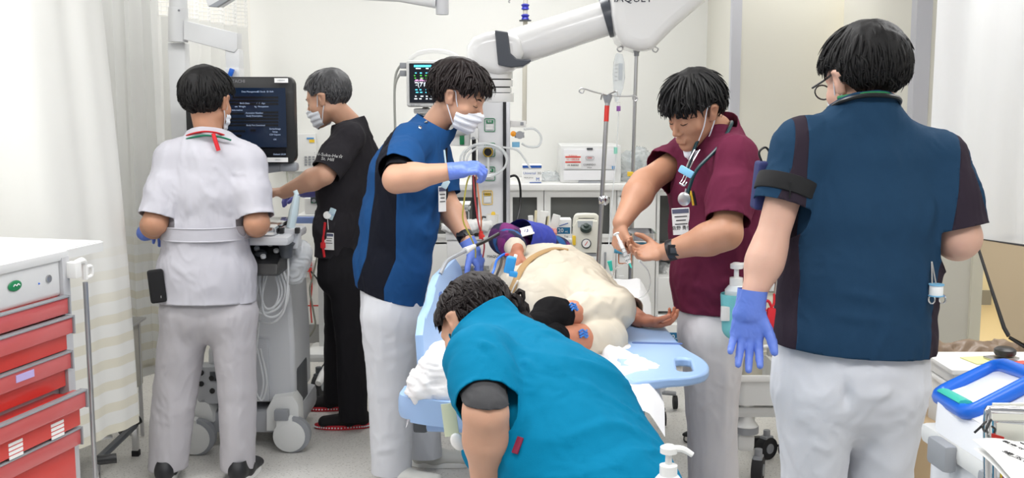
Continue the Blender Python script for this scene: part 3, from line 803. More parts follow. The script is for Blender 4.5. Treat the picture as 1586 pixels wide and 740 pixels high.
# ---------------------------------------------------------------- crash cart with red drawers
def crash_cart():
    d = Vector((.233, .972, 0)); n = Vector((.972, -.233, 0)); E = Vector((P(105, 500, 3.4).x, 3.4, 0))
    t = T('medical_cart', 'grey medical cart with five red drawers at the left edge', 'cart', E-d*.4-n*.25)
    Z = lambda y: CAMH-math.tan(math.atan((y-370)/FPX)+PITCH)*3.4
    R = lambda a, b, z: E+d*a+n*b+Vector((0, 0, z))      # a along front (0 at the far end), b outwards
    rot = Matrix((( *d, 0), (*(-n), 0), (0, 0, 1, 0), (0, 0, 0, 1))).transposed()
    AL = mat('cart_aluminium', srgb(196, 197, 200), .4, .2); GC = mat('cart_grey', srgb(214, 215, 216), .45)
    t.add(MB().box(R(-.42, -.26, .60), (.84, .48, .96), rot), 'cabinet_body', AL)
    for a in (-.018, -.822): t.add(MB().box(R(a, .0, .60), (.036, .036, 1.0), rot, bev=.004), 'corner_post', AL)
    t.add(MB().box(R(-.42, -.02, Z(425)), (.84, .05, Z(393)-Z(455)), rot, bev=.018, seg=3), 'top_fascia', GC)
    t.add(MB().box(R(-.42, -.25, Z(400)+.012), (.85, .53, .03), rot, bev=.01), 'worktop', GC)
    t.add(MB().box(R(-.004, -.02, Z(420)), (.008, .054, .085), rot, bev=.002), 'red_strip', M_RED)
    t.add(MB().box(R(-.45, -.25, Z(388)), (.60, .36, .004), rot), 'clear_sheet', M_CLEAR)
    # side tray beyond the far end
    zt = Z(380)-.025
    tr = t.add(MB().box(R(.10, -.30, zt), (.34, .50, .008), rot), 'side_tray', M_WHITE2)
    t.add(MB().frame(rrect(.36, .52, .02), rrect(.33, .49, .015), R(.10, -.30, zt), d, -n*-1, .03), 'tray_rim', M_WHITE2, tr)
    ys = [(453, 480), (483, 536), (537, 592), (595, 650), (653, 745)]
    opn = [.0, .012, .0, .045, .02]
    RP = mat('drawer_red_front', srgb(212, 58, 50), .3, coat=.3); RH = mat('drawer_handle_translucent_red', srgb(200, 92, 92), .22, coat=.4)
    for i, (a, b) in enumerate(ys):
        zt_, zb = Z(a), Z(b)-.004; h = zt_-zb; o = opn[i]
        dr = t.add(MB().box(R(-.42, .0+o, (zt_+zb)/2), (.76, .022, h-.008), rot, bev=.004).box(R(-.42, -.12+o, (zt_+zb)/2), (.72, .22, h-.03), rot), 'drawer', RP)
        t.add(MB().box(R(-.42, .022+o, zt_-.032), (.775, .018, .052), rot, bev=.006), 'handle', RH, dr)
        t.add(MB().box(R(-.42, .024+o, zt_-.004), (.78, .024, .006), rot, bev=.002).box(R(-.034, .024+o, zt_-.03), (.006, .026, .058), rot), 'handle_trim', M_GREYP, dr)
        if i == 3:
            for ax in (-.155, -.345):
                for k in range(4):
                    t.add(MB().box(R(ax, .012+o, zt_-.078-.013*k), (.060, .002, .009), rot), 'label_strip', M_PAPER, dr)
        if i == 2: t.add(MB().box(R(-.255, .032+o, zt_-.028), (.080, .002, .022), rot), 'label_strip', mat('label_lilac', srgb(190, 175, 225), .6), dr)
    nn = tuple(n)
    mb = MB(); c = R(-.245, .008, Z(422)); mb.ball(c, (.030, .004, .016), 20, rot=rot); o = t.add(mb, 'oval_emblem', M_GREEN)
    t.add(MB().tube([c+n*.006-d*.014, c+n*.006-d*.007+Vector((0,0,.005)), c+n*.006, c+n*.006+d*.007+Vector((0,0,.005)), c+n*.006+d*.014], .0016, 5, smooth=3), 'emblem_mark', M_INKW, o)
    mb = MB(); c = R(-.09, .006, Z(424)); mb.lathe([(.012, 0), (.012, .004), (.007, .005)], c, 16, nn); t.add(mb, 'key_lock', M_STEEL)
    mb = MB(); mb.ball(R(-.135, .006, Z(428)), .003, 8); t.add(mb, 'indicator_light', M_BRIGHTBLUE)
    # locking bar
    lb = t.add(MB().tube([R(.050, .035, .12), R(.050, .035, Z(440))], .008, 10), 'locking_bar', M_STEEL)
    t.add(MB().box(R(.0, .03, Z(417)), (.035, .04, .052), rot, bev=.008).tube([R(0, .035, Z(408)), R(.03, .04, Z(405)), R(.05, .035, Z(412)), R(.05, .035, Z(436))], .010, 8, smooth=4).tube([R(.05, .035, Z(418)), R(.085, .035, Z(418)), R(.085, .035, Z(432)), R(.05, .035, Z(434))], .006, 8, smooth=3), 'locking_bracket', M_WHITE, lb)
    for a in (-.08, -.76):
        for b in (-.06, -.44): caster(t, R(a, b, 0), .05, .3)
crash_cart()
# metal frame under the near curtain
def side_stand():
    t = T('overbed_stand', 'chrome and black wheeled frame showing under the left curtain', 'stand', (-1.62, 4.5, 0))
    a = PZ(152, 775, .0); b = PZ(211, 705, .0)
    for p, h in ((a, .15), (b, .13)):
        o = t.add(MB().box(p+Vector((0, 0, h/2+.02)), (.026, .026, h), bev=.003), 'leg', M_CHROME); t.add(MB().box(p+Vector((0, 0, .012)), (.032, .032, .026), bev=.003), 'foot', M_RUBBER, o)
    mb = MB(); mb.tube([a+Vector((0, 0, .16)), b+Vector((0, 0, .14))], .016, 8); t.add(mb, 'cross_bar', M_DGREY)
    t.add(MB().tube([b+Vector((-.05, -.06, .13)), b+Vector((.02, .01, .165))], .020, 12), 'clamp', M_BLACK); t.add(MB().tube([a+Vector((.0, .0, .165)), a+Vector((.07, .03, .165))], .020, 12), 'clamp', M_BLACK)
    t.add(MB().box((a+b)/2+Vector((-.30, .05, .15)), (.45, .25, .012), .6), 'tray', M_STEEL)
side_stand()
def steel_table():
    t = T('side_table', 'grey metal table top edge between the two left curtains', 'table', (P(200, 500, 5.0).x, 5.0, 0))
    c = P(199, 499, 4.95)
    t.add(MB().box(c, (.10, .20, .012), bev=.003), 'table_top', M_STEEL)
    t.add(MB().box(c+Vector((-.005, .02, -.16)), (.06, .14, .30), bev=.004), 'side_plate', mat('taupe_metal', srgb(190, 186, 176), .5))
    for dx in (-.03, .02): t.add(MB().box((c.x+dx, c.y+.06, c.z/2), (.014, .014, c.z-.01)), 'leg', M_STEEL)
steel_table()
# ---------------------------------------------------------------- stretcher
BD = Vector((.10, .995, 0)).normalized(); BR = Vector((BD.y, -BD.x, 0)); BO = Vector((P(648, 590, 3.12).x, 3.12, 0))
def stretcher():
    t = T('stretcher', 'hospital stretcher with pale blue rails and white sheet under the patient', 'stretcher', BO+BR*.33+BD*.95)
    R = lambda a, b, z: BO+BR*a+BD*b+Vector((0, 0, z))
    rot = Matrix(((*BR, 0), (*BD, 0), (0, 0, 1, 0), (0, 0, 0, 1))).transposed()
    t.add(MB().box(R(.34, 1.0, .70), (.60, 1.92, .09), rot, bev=.035, seg=3), 'mattress', mat('mattress_navy', srgb(50, 60, 90), .6))
    t.add(MB().box(R(.34, 1.0, .635), (.64, 2.0, .035), rot, bev=.01), 'deck', M_BLUEP)
    # rumpled sheet
    rs = random.Random(4)
    def sh(u, v):
        x = -.035+.75*u; y = -.02+1.9*v; e = min(u, 1-u)*.75; z = .755-.08*max(0, 1-e/.05)**1.2-.04*max(0, 1-v*1.9/.06)
        z += .010*math.sin(13*u+5*v*3)+.008*math.sin(9*v*5-7*u)+.006*math.sin(31*u+22*v)
        return R(x, y, z)
    t.add(MB().grid(sh, 50, 90), 'sheet', cloth('cloth_sheet_white', srgb(240, 240, 242)))
    # rolled blanket at the foot, left
    V, Q = field_mesh([(econe(J(692, 556, 3.22), J(662, 600, 3.12), .055, .050), 0, 1), (econe(J(652, 606, 3.08), J(705, 620, 3.08), .034, .045), .04, 1), (econe(J(672, 575, 3.10), J(712, 590, 3.10), .05, .06), .04, 1)], .006)
    V = wrinkle(relax(V, Q, 2), Q, .012, (9, 9, 22), 91, .8); V = wrinkle(V, Q, .005, (24, 24, 60), 92, .8); add(t.e, 'bunched_blanket', V, Q, cloth('cloth_sheet_white', srgb(240, 240, 242)))
    V, Q = field_mesh([(econe(R(.50, .12, .745), R(.66, .26, .735), .045, .04), 0, 1), (econe(R(.56, .45, .75), R(.69, .28, .72), .035, .04), .03, 1)], .007)
    V = wrinkle(relax(V, Q, 2), Q, .012, (14, 14, 14), 93, .7); add(t.e, 'bunched_blanket', V, Q, cloth('cloth_sheet_white', srgb(240, 240, 242)))
    # foot end bumper
    pts = []
    for k in range(25):
        a = PI+PI*k/24; pts.append((.285+.345*math.cos(a), .02+.12*math.sin(a)))
    pts += [(.63, .10), (-.06, .10)]
    mb = MB(); mb.prism(pts, R(0, -.02, .665), BR, BD, .075, bev=.02); t.add(mb, 'foot_bumper', M_BLUEP)
    # left rail, raised and leaning
    def rail_poly():
        return [(0, 0), (.03, .16), (.10, .205), (.26, .215), (.32, .265), (.42, .285), (.80, .285), (.90, .24), (.95, .15), (.95, 0)]
    lr = MB(); o0 = R(-.035, .18, .70); upv = (Vector((0, 0, 1))-BR*.10).normalized()
    outer = spline([Vector((a, b, 0)) for a, b in rail_poly()], 1, True)
    lr.prism([(p.x, p.y) for p in outer], o0, BD, upv, .028, bev=.010); rl = t.add(lr, 'side_rail', M_BLUEP)
    for u0, u1, v0, v1 in ((.36, .42, .15, .23), (.52, .78, .16, .22)):
        m_ = MB(); m_.prism([(p[0], p[1]) for p in rrect(u1-u0, v1-v0, .02, 3, (u0+u1)/2, (v0+v1)/2)], o0+BR*-.003, BD, upv, .034); t.add(m_, 'grip_recess', mat('rail_recess_blue', srgb(82, 112, 175), .5), rl)
    t.add(MB().box(R(-.02, .15, .655), (.045, .06, .16), rot, bev=.01), 'rail_post', M_DGREY, rl)
    t.add(MB().box(R(-.025, .13, .70), (.045, .05, .032), rot, bev=.006), 'release_latch', M_ORANGE, rl)
    # right rail, folded out flat
    q = [(0, 0), (.14, -.02), (.235, .03), (.27, .12), (.26, .24), (.20, .42), (.175, .62), (.13, .80), (.0, .86)]
    Zr = .735; rr = MB(); o1 = PZ(962, 596, Zr)
    outer = [(p.x, p.y) for p in spline([Vector((a, b, 0)) for a, b in q], 3, True)]
    # plate with handle slot: built as ring plus infill
    slot = rrect(.05, .17, .024, 5, .195, .155)
    def ring(poly, c, n):
        out = []
        for k in range(n):
            a = 2*PI*k/n; dx, dy = math.cos(a), math.sin(a); best = 0
            for i in range(len(poly)):
                x1, y1 = poly[i][0]-c[0], poly[i][1]-c[1]; x2, y2 = poly[(i+1) % len(poly)][0]-c[0], poly[(i+1) % len(poly)][1]-c[1]
                den = dx*(y2-y1)-dy*(x2-x1)
                if abs(den) < 1e-9: continue
                tt = (x1*(y2-y1)-y1*(x2-x1))/den; ss = (x1*dy-y1*dx)/den
                if tt > 0 and -1e-6 <= ss <= 1+1e-6: best = max(best, tt)
            out.append((c[0]+dx*best, c[1]+dy*best))
        return out
    c = (.195, .155); A = ring(outer, c, 96); B = ring(slot, c, 96)
    rr.frame(A, B, o1, BR, BD, .030); r2 = t.add(rr, 'side_rail', M_BLUEP); r2['label'] = 'pale blue side rail folded out flat with handle slot'
    md = r2.modifiers.new('bevel', 'BEVEL'); md.width = .008; md.segments = 2; md.limit_method = 'ANGLE'
    m_ = MB(); m_.prism(rrect(.17, .022, .010, 3, .12, .44), o1+Vector((0, 0, .0295)), BR, BD, .002); t.add(m_, 'rail_groove', mat('rail_recess_blue', srgb(82, 112, 175)), r2)
    for nm, x0, x1, m1 in (('rail_arm', 948, 976, M_DGREY), ('rail_pivot', 1001, 1017, M_DGREY)):
        t.add(MB().box((PZ(x0, 594, .715)+PZ(x1, 594, .715))/2, (PZ(x1, 594, .715).x-PZ(x0, 594, .715).x, .05, .045), bev=.008), nm, m1, r2)
    t.add(MB().box(PZ(990, 592, .722), (.036, .055, .036), bev=.006), 'release_latch', M_ORANGE, r2)
    t.add(MB().tube([PZ(962, 600, .70), PZ(950, 590, .72), PZ(955, 615, .66), PZ(970, 610, .64)], .010, 8, smooth=5), 'chrome_loop', M_CHROME, r2)
    # undercarriage
    t.add(MB().box(R(.34, 1.0, .60), (.10, 1.5, .05), rot, bev=.01), 'spine_beam', M_WHITE2)
    for b in (.42, 1.55): t.add(MB().box(R(.34, b, .36), (.14, .14, .46), rot, bev=.02), 'lift_column', M_WHITE2)
    t.add(MB().box(R(.34, 1.0, .165), (.36, 1.5, .09), rot, bev=.03), 'base_cover', M_WHITE2)
    for a, b in ((.0, .2), (.68, .2), (.0, 1.78), (.66, 1.78)):
        t.add(MB().box(R((a+.34)/2, b, .17), (.40, .055, .05), rot, bev=.012), 'axle_arm', M_TEALP)
        caster(t, R(a, b, 0), .068, 1.4, w=.018)
stretcher()
# ---------------------------------------------------------------- ultrasound scanner
def ultrasound():
    t = T('ultrasound_machine', 'white and grey ultrasound machine on four casters with a large black screen', 'medical machine', (P(385, 600, 4.95).x, 4.95, 0))
    Y = 4.78
    c, s = FY(288, 119, 456, 253, Y, .06)
    mb = MB(); mb.prism(rrect(s[0], s[2], .03, 5), c+Vector((0, .03, 0)), (1, 0, 0), (0, 0, 1), .055, bev=.006); mo = t.add(mb, 'monitor', M_BLACK)
    sc = mat('screen_dark_navy', srgb(14, 26, 44), .15, emit=.7); Z0 = Y-.027
    cc, ss = FY(300, 136, 443, 228, Z0+.001, .003); t.add(MB().box(cc, ss), 'screen', sc, mo)
    cc2, ss2 = FY(300, 230, 443, 247, Z0+.001, .002); t.add(MB().box(cc2, ss2), 'status_bar', mat('screen_black', srgb(10, 12, 18), .15), mo)
    fm = mat('screen_field', srgb(4, 7, 14), .3); tx = mat('screen_text', srgb(150, 165, 190), .5, emit=.5)
    for (x0, x1, y) in ((360, 431, 151), (330, 431, 156), (330, 431, 161), (352, 378, 176), (405, 431, 174), (405, 431, 179), (330, 431, 184), (330, 431, 189), (330, 431, 194), (345, 380, 203), (366, 374, 210), (388, 396, 202)):
        cc, ss = FY(x0, y-1.6, x1, y+1.6, Z0-.0005, .002); t.add(MB().box(cc, ss), 'form_field', fm, mo)
    for s_, x, y in (('Data Management', 387, 142), ('ID Stock  ID Shift', 411, 142), ('Birth Date', 379, 160), ('/   /   Age', 404, 160), ('cm  Weight', 372, 165), ('kg  Occupation', 405, 165), ('Patient Information', 362, 170.5), ('Accession Number', 394, 175), ('Study Description', 394, 179.5), ('Body Part Examined', 396, 194), ('Series/Image', 426, 199.5), ('Setup', 426, 204), ('CSV Export', 426, 208.5), ('OK', 426, 216), ('Patient ID', 340, 142), ('Last Name', 338, 151), ('First Name', 338, 156), ('Operator', 348, 203), ('Default 23:24', 433, 239)):
        t.text('screen_label', s_, .0098, tx, P(x, y, Z0-.003), parent=mo)
    t.text('maker_name', 'HITACHI', .019, mat('maker_grey', srgb(120, 120, 125), .5), P(366, 126, Z0-.002), parent=mo)
    for x0, y0, x1, y1, s_ in ((425, 121, 446, 128, 'LISENDO'), (414, 244, 446, 251, '- LENDS -')):
        cc, ss = FY(x0, y0, x1, y1, Z0, .002); o = t.add(MB().box(cc, ss), 'sticker', M_PAPER, mo); t.text('sticker_print', s_, .008, M_GREYP, cc+Vector((0, -.002, 0)), parent=mo)
    t.add(bxf(432, 252, 460, 266, Y+.02, .06, bev=.015).tube([P(440, 258, Y+.05), P(400, 262, Y+.05), P(385, 275, Y+.08), P(385, 330, Y+.12)], [.02, .028, .035, .04], 10, smooth=5), 'monitor_arm', M_GREYP)
    # console
    W0 = mat('console_light_grey', srgb(206, 208, 212), .4)
    kb = MB(); f = lambda x, z, y: Vector((x, y, z))
    xl, xr = P(330, 360, 4.6).x, P(440, 360, 4.66).x
    kb.prism([(4.55, .845), (4.50, .86), (4.52, .90), (4.86, 1.04), (4.92, 1.03), (4.92, .85)], (xl, 0, 0), (0, 1, 0), (0, 0, 1), xr-xl, bev=.012)
    con = t.add(kb, 'console', M_BLACK)
    nn = Vector((0, -.38, .925)).normalized()
    def cp(u, v, h=0): return Vector((xl+(xr-xl)*u, 4.52+.34*v, .90+.14*v+.004+h))
    for i in range(9):
        for j in range(5):
            t.add(MB().box(cp(.52+i*.05, .55+j*.075, .003), (.011, .016, .006), facing(nn, (0, 1, 0)).to_4x4()), 'key', [M_WHITE, mat('key_lit', srgb(170, 200, 230), .4)][i % 2], con)
    for u, v in ((.62, .30), (.80, .40), (.92, .25), (.76, .12)):
        t.add(MB().lathe([(.012, 0), (.012, .010), (.009, .013)], cp(u, v), 16, nn), 'knob', M_WHITE2, con)
    t.add(MB().lathe([(.026, 0), (.026, .004), (.020, .010), (.008, .013)], cp(.7, .2), 20, nn), 'trackball', M_DGREY, con)
    t.text('console_name', 'ALOKA', .016, M_INKW, cp(.86, .985, .002), nn, parent=con, up=(0, 1, 0))
    rail = t.add(bxf(318, 367, 447, 381, 4.50, .42, bev=.018), 'console_tray', W0)
    t.add(bxf(330, 352, 425, 366, 4.52, .40, bev=.012), 'console_lip', M_CHROME)
    # probe holders
    t.add(bxf(436, 354, 462, 386, 4.62, .08, bev=.012), 'probe_holder', W0); 
    t.add(MB().lathe([(.010, -.05), (.026, -.045), (.030, 0), (.040, .014), (.028, .020), (.004, .020)], P(443, 382, 4.60), 20), 'probe_cup', M_DGREY)
    for x in (436, 460): t.add(bxf(x-4, 353, x+3, 362, 4.60, .03, bev=.004), 'holder_clip', M_BLACK)
    # gel bottle
    g = MB(); b0 = P(450, 353, 4.66); b1 = P(460, 302, 4.68); g.tube([b0, (b0+b1)/2, b1], [.030, .033, .022], 12, flat=(1, .6)); g.cyl(b1, b1+Vector((-.008, 0, .02)), .010)
    # body column
    CG = mat('scanner_body_grey', srgb(202, 204, 208), .4)
    xl2, xr2 = P(392, 500, 4.86).x, P(452, 500, 4.86).x
    lo = MB()
    zt, zm, zb = P(420, 386, 4.9).z, P(420, 530, 4.9).z, P(420, 620, 4.9).z
    lo.prism([(P(388, 400, 4.86).x, zt), (P(448, 400, 4.86).x, zt), (P(450, 470, 4.86).x, P(420, 450, 4.86).z), (P(457, 600, 4.86).x, zm), (P(457, 610, 4.86).x, zb), (P(320, 610, 4.86).x, zb), (P(322, 560, 4.86).x, zm-.02), (P(366, 520, 4.86).x, P(380, 500, 4.86).z)], (0, 4.86, 0), (1, 0, 0), (0, 0, 1), -.40, bev=.0)
    bo = t.add(lo, 'body', CG); md = bo.modifiers.new('bevel', 'BEVEL'); md.width = .02; md.segments = 3; md.limit_method = 'ANGLE'
    t.add(bxf(372, 525, 416, 622, 4.845, .02, bev=.012), 'rear_panel', mat('scanner_panel_grey', srgb(190, 192, 197), .45))
    pn = t.add(bxf(304, 568, 344, 626, 4.80, .10, bev=.01), 'connector_panel', mat('scanner_panel_grey2', srgb(176, 178, 182), .45))
    for x, y in ((312, 577), (312, 594), (328, 585), (329, 605)):
        t.add(MB().lathe([(.012, 0), (.012, .006), (.007, .008)], P(x, y, 4.80), 16, (0, -1, 0)), 'socket', M_BLACK, pn)
    for x in (330, 338): t.add(bxf(x-5, 576+(x-330), x+5, 590, 4.795, .006, bev=.001), 'port', M_DGREY, pn)
    # vent mesh on the right flank
    t.add(bxf(447, 570, 461, 640, 4.90, .26, bev=.03), 'side_vent', M_DGREY)
    # base
    t.add(bxf(300, 636, 462, 672, 4.84, .50, bev=.03), 'base', mat('base_grey', srgb(176, 178, 183), .45))
    t.add(MB().prism([(P(x, y, 4.80).x, P(x, y, 4.80).z) for x, y in ((412, 668), (412, 635), (422, 616), (452, 612), (462, 626), (464, 668))], (0, 4.80, 0), (1, 0, 0), (0, 0, 1), -.12, bev=.012), 'wheel_guard', M_WHITE2)
    t.add(MB().prism([(P(x, y, 4.80).x, P(x, y, 4.80).z) for x, y in ((294, 645), (294, 625), (318, 612), (330, 640), (330, 655))], (0, 4.80, 0), (1, 0, 0), (0, 0, 1), -.12, bev=.012), 'wheel_guard', M_WHITE2)
    t.add(bxf(424, 636, 446, 652, 4.76, .04, bev=.006), 'brake_pedal', M_GREYP)
    for x, yb, xo in ((450, 699, 0), (303, 703, 0)):
        p = PZ(x, yb, 0); o = t.add(MB().lathe([(.05, 0), (.072, .006), (.072, .058), (.05, .064)], p+Vector((0, -.032, .078)), 28, (0, 1, 0)).box(p+Vector((-.02, 0, .13)), (.08, .06, .08), bev=.02), 'caster', M_WHITE2)
        t.add(MB().lathe([(.070, 0), (.082, .004), (.082, .040), (.070, .044)], p+Vector((.012, -.022, .082)), 32, (0, 1, 0)), 'wheel', M_GREYP, o)
    for x in (P(310, 600, 5.35).x, P(440, 600, 5.35).x): caster(t, (x, 5.3, 0), .07, .4, M_GREYP, M_WHITE2)
    # gel tube as its own part
    gb = t.add(g, 'gel_bottle', mat('gel_bottle_clear_blue', srgb(214, 232, 238), .25))
    # probe cables
    CW = mat('cable_light_grey', srgb(206, 208, 210), .45)
    rs = random.Random(3)
    for k in range(6):
        x0 = 402+k*5; pts = [P(x0, 385, 4.66)]
        lx = rs.uniform(-16, 14)
        pts += [P(x0-6+lx*.3, 430, 4.64), P(x0+lx, 470+rs.uniform(-15, 15), 4.64), P(x0+18+lx*.2, 492+rs.uniform(-20, 10), 4.65), P(x0+30, 450, 4.66), P(x0+14, 400, 4.66)] if k < 4 else [P(x0-20, 450, 4.66), P(x0-28, 520, 4.72), P(x0-34, 590, 4.76), P(x0-22, 620, 4.78), P(x0-14, 590, 4.78), P(x0-24, 540, 4.78)]
        t.add(MB().tube(pts, .0052, 8, smooth=7), 'probe_cable', CW)
    t.add(MB().tube([P(446, 386, 4.6), P(446, 430, 4.62), P(440, 480, 4.64), P(420, 500, 4.66), P(392, 490, 4.68), P(386, 450, 4.7)], .0052, 8, smooth=7), 'probe_cable', CW)
ultrasound()
def bag_blob():
    t = T('plastic_bag', 'clear plastic bag with crumpled contents hanging from the ultrasound machine', 'bag', P(458, 420, 4.74))
    V, Q = field_mesh([(ell(J(455, 412, 4.78), (.055, .06, .080)), 0, 1), (ell(J(468, 395, 4.78), (.04, .05, .06)), .03, 1)], .006)
    V = wrinkle(relax(V, Q, 1), Q, .010, (24, 24, 24), 5, .8); add(t.e, 'bag', V, Q, mat('bag_translucent', srgb(225, 228, 232), .25, alpha=.75))
bag_blob()
# ---------------------------------------------------------------- wall arm at upper left, lamps at the top
def monitor_arm():
    t = T('jointed_boom', 'thick white jointed equipment arm hanging at upper left beside mesh curtain', 'arm', P(276, 60, 5.0))
    W1 = mat('arm_white', srgb(232, 233, 234), .4); Y = 5.0
    a = P(276, -160, Y); b = P(276, 12, Y); c = P(276, 65, Y)
    t.add(MB().cyl(b, a, .040, seg=28), 'upper_post', W1); k = t.add(MB().cyl(c, b, .043, seg=28, bev=.003), 'joint', W1)
    t.add(MB().ball(P(277, 16, Y-.045), .005, 10), 'bolt', M_GREYP, k)
    t.add(MB().prism([(P(x, y, Y).x, P(x, y, Y).z) for x, y in ((288, 62), (288, 32), (371, 52), (371, 76), (366, 82))], (0, Y-.04, 0), (1, 0, 0), (0, 0, 1), -.09, bev=.008), 'cross_beam', W1)
    t.add(bxf(349, 76, 371, 106, Y-.03, .08, bev=.006), 'drop_post', W1); t.add(bxf(348, 105, 371, 122, Y-.04, .09, bev=.006), 'end_box', W1)
    t.add(bxf(264, 66, 290, 300, Y+.02, .08, bev=.006), 'lower_column', W1)
    o = t.add(MB().box(P(358, 112, Y-.06), (.020, .02, .034), Matrix.Rotation(.35, 4, 'Y'), bev=.003), 'blue_tag', M_BRIGHTBLUE)
monitor_arm()
def top_lamps():
    t = T('examination_lamp_arm', 'white blade-shaped lamp arm cut by the top edge at left', 'lamp', P(330, -10, 4.8))
    W1 = mat('arm_white', srgb(232, 233, 234)); Y = 4.8
    t.add(MB().prism([(P(x, y, Y).x, P(x, y, Y).z) for x, y in ((312, -12), (322, 9), (338, 9), (362, -6), (372, -22), (330, -26))], (0, Y, 0), (1, 0, 0), (0, 0, 1), -.10, bev=.01), 'housing', W1)
    t.add(MB().prism([(P(x, y, Y-.02).x, P(x, y, Y-.02).z) for x, y in ((322, 10), (336, 11), (362, -5), (350, -6))], (0, Y-.02, 0), (1, 0, 0), (0, 0, 1), -.03, bev=.003), 'blade_edge', M_GREYP)
    t.add(MB().cyl(P(345, -15, Y+.06), P(345, -170, Y+.06), .03), 'post', W1)
    t = T('lamp_boom', 'pale grey horizontal ceiling arm ending in a short downward stub', 'arm', P(684, 10, 5.2)); Y = 5.2
    t.add(MB().tube([P(560, -4, Y), P(620, -3, Y), P(675, 3, Y)], [.012, .018, .030], 12), 'arm', W1)
    t.add(MB().cyl(P(685, 23, Y), P(685, -10, Y), .030, seg=24, bev=.004), 'stub', mat('arm_shade_grey', srgb(215, 216, 220), .4)); t.add(MB().cyl(P(560, -4, Y), P(560, -150, Y), .03), 'post', W1)
top_lamps()
# ---------------------------------------------------------------- phone, outlets
def phone():
    t = T('wall_phone', 'white wall telephone with grey keypad beside the ultrasound screen', 'telephone', P(462, 236, 6.97))
    t.add(bxf(448, 207, 489, 266, 6.955, .045, bev=.008), 'base', M_WHITE)
    t.add(bxf(437, 206, 451, 264, 6.92, .05, bev=.014, seg=3), 'handset', M_WHITE)
    for i in range(3):
        for j in range(4): t.add(MB().box(P(473.5+i*6, 243+j*4.0, 6.95), (.016, .006, .010), bev=.002), 'key', M_GREYP)
    t.add(bxf(475, 213, 486, 215.5, 6.95, .004), 'display', mat('display_blue', srgb(100, 160, 215), .4)); t.add(bxf(479, 216, 487, 220.5, 6.948, .004), 'yellow_label', M_YELLOW)
    t.add(MB().tube([P(444, 264, 6.95), P(447, 285, 6.95), P(452, 300, 6.95), P(455, 270, 6.96)], .006, 8, smooth=5), 'cord', mat('cord_beige', srgb(190, 190, 180), .5))
phone()
def outlets():
    for i, (x0, y0, x1, y1, lab) in enumerate(((473, 402, 492, 430, 'cream wall outlet with red plugs low on the back wall'), (500, 405, 508, 425, 'small cream wall outlet next to the black-scrubbed person'))):
        t = T('wall_outlet', lab, 'outlet', FY(x0, y0, x1, y1, 6.98, .02)[0])
        t.add(bxf(x0, y0, x1, y1, 6.98, .02, bev=.004), 'cover_plate', M_PAPER)
        if i == 0:
            for y in (409, 418): t.add(bxf(474, y-3, 482, y+3, 6.95, .03, bev=.002), 'plug', M_RED)
    C = [('black cable hanging down the back wall', M_BLACK, [(466, 432), (467, 455), (466, 480), (469, 497)], .008), ('thin black cable running from red plugs to behind the black trousers', M_BLACK, [(478, 416), (490, 430), (505, 450), (520, 460)], .005),
         ('red cable running level along the back wall', mat('cable_red', srgb(200, 70, 60), .5), [(440, 470), (470, 473), (506, 473), (520, 472)], .005), ('red cable dropping beside the outlet', mat('cable_red', srgb(200, 70, 60)), [(478, 412), (483, 440), (481, 470), (483, 500)], .005),
         ('grey cable looping down beneath the wall outlet', mat('cable_grey', srgb(120, 120, 110), .5), [(492, 395), (484, 430), (480, 450), (486, 485), (488, 505), (478, 522), (465, 530)], .006)]
    for lab, m, pts, r in C:
        p = [P(x, y, 6.96-.02*i) for i, (x, y) in enumerate(pts)]
        o = MB().tube(p, r, 8, smooth=6).obj('cable', m); tag(o, lab, 'cable', 'cables on the back wall')
outlets()
def trolley_left():
    t = T('device_trolley', 'white trolley with pale blue edge behind the person in black', 'trolley', (P(505, 340, 5.9).x, 5.9, 0))
    t.add(bxf(460, 333, 530, 338, 5.72, .45, bev=.004), 'table_top', M_WHITE); t.add(bxf(458, 336, 530, 346, 5.71, .02, bev=.004), 'blue_edge', mat('edge_blue', srgb(140, 165, 225), .4))
    t.add(bxf(492, 346, 512, 545, 5.9, .08, bev=.01), 'post', M_WHITE2)
    t.add(bxf(470, 548, 540, 562, 5.72, .30, bev=.03), 'base', M_WHITE2)
    t.add(MB().tube([P(512, 562, 5.74), P(500, 580, 5.68), P(493, 594, 5.62)], [.024, .022, .018], 10), 'base_leg', M_WHITE2)
    caster(t, PZ(495, 614, 0), .062, 1.3, M_RUBBER, M_DGREY); caster(t, PZ(510, 588, 0), .05, 1.0, M_RUBBER, M_DGREY); caster(t, PZ(466, 548, 0), .05, .3)
    d = T('monitoring_device', 'white bedside device with dark display on the blue-edged trolley', 'device', FY(470, 305, 500, 332, 5.76, .2)[0])
    d.add(bxf(471, 306, 502, 333, 5.76, .22, bev=.015), 'case', M_WHITE); d.add(bxf(481, 305, 502, 315, 5.75, .01, bev=.002), 'display', mat('display_dark', srgb(50, 60, 66), .3))
    for x in (486, 493): d.add(MB().lathe([(.010, 0), (.010, .003), (.006, .004)], P(x, 311, 5.748), 12, (0, -1, 0)), 'dial', M_GREYP)
    for x in (484, 490): d.add(MB().ball(P(x, 313.5, 5.746), .004, 8), 'indicator_light', M_GREEN)
    b = T('cardboard_box', 'small brown cardboard box behind the black trousers near the floor', 'box', FY(503, 520, 530, 565, 5.85, .2)[0]); b.add(bxf(503, 524, 530, 562, 5.95, .2, bev=.003), 'carton', M_CARDB)
trolley_left()
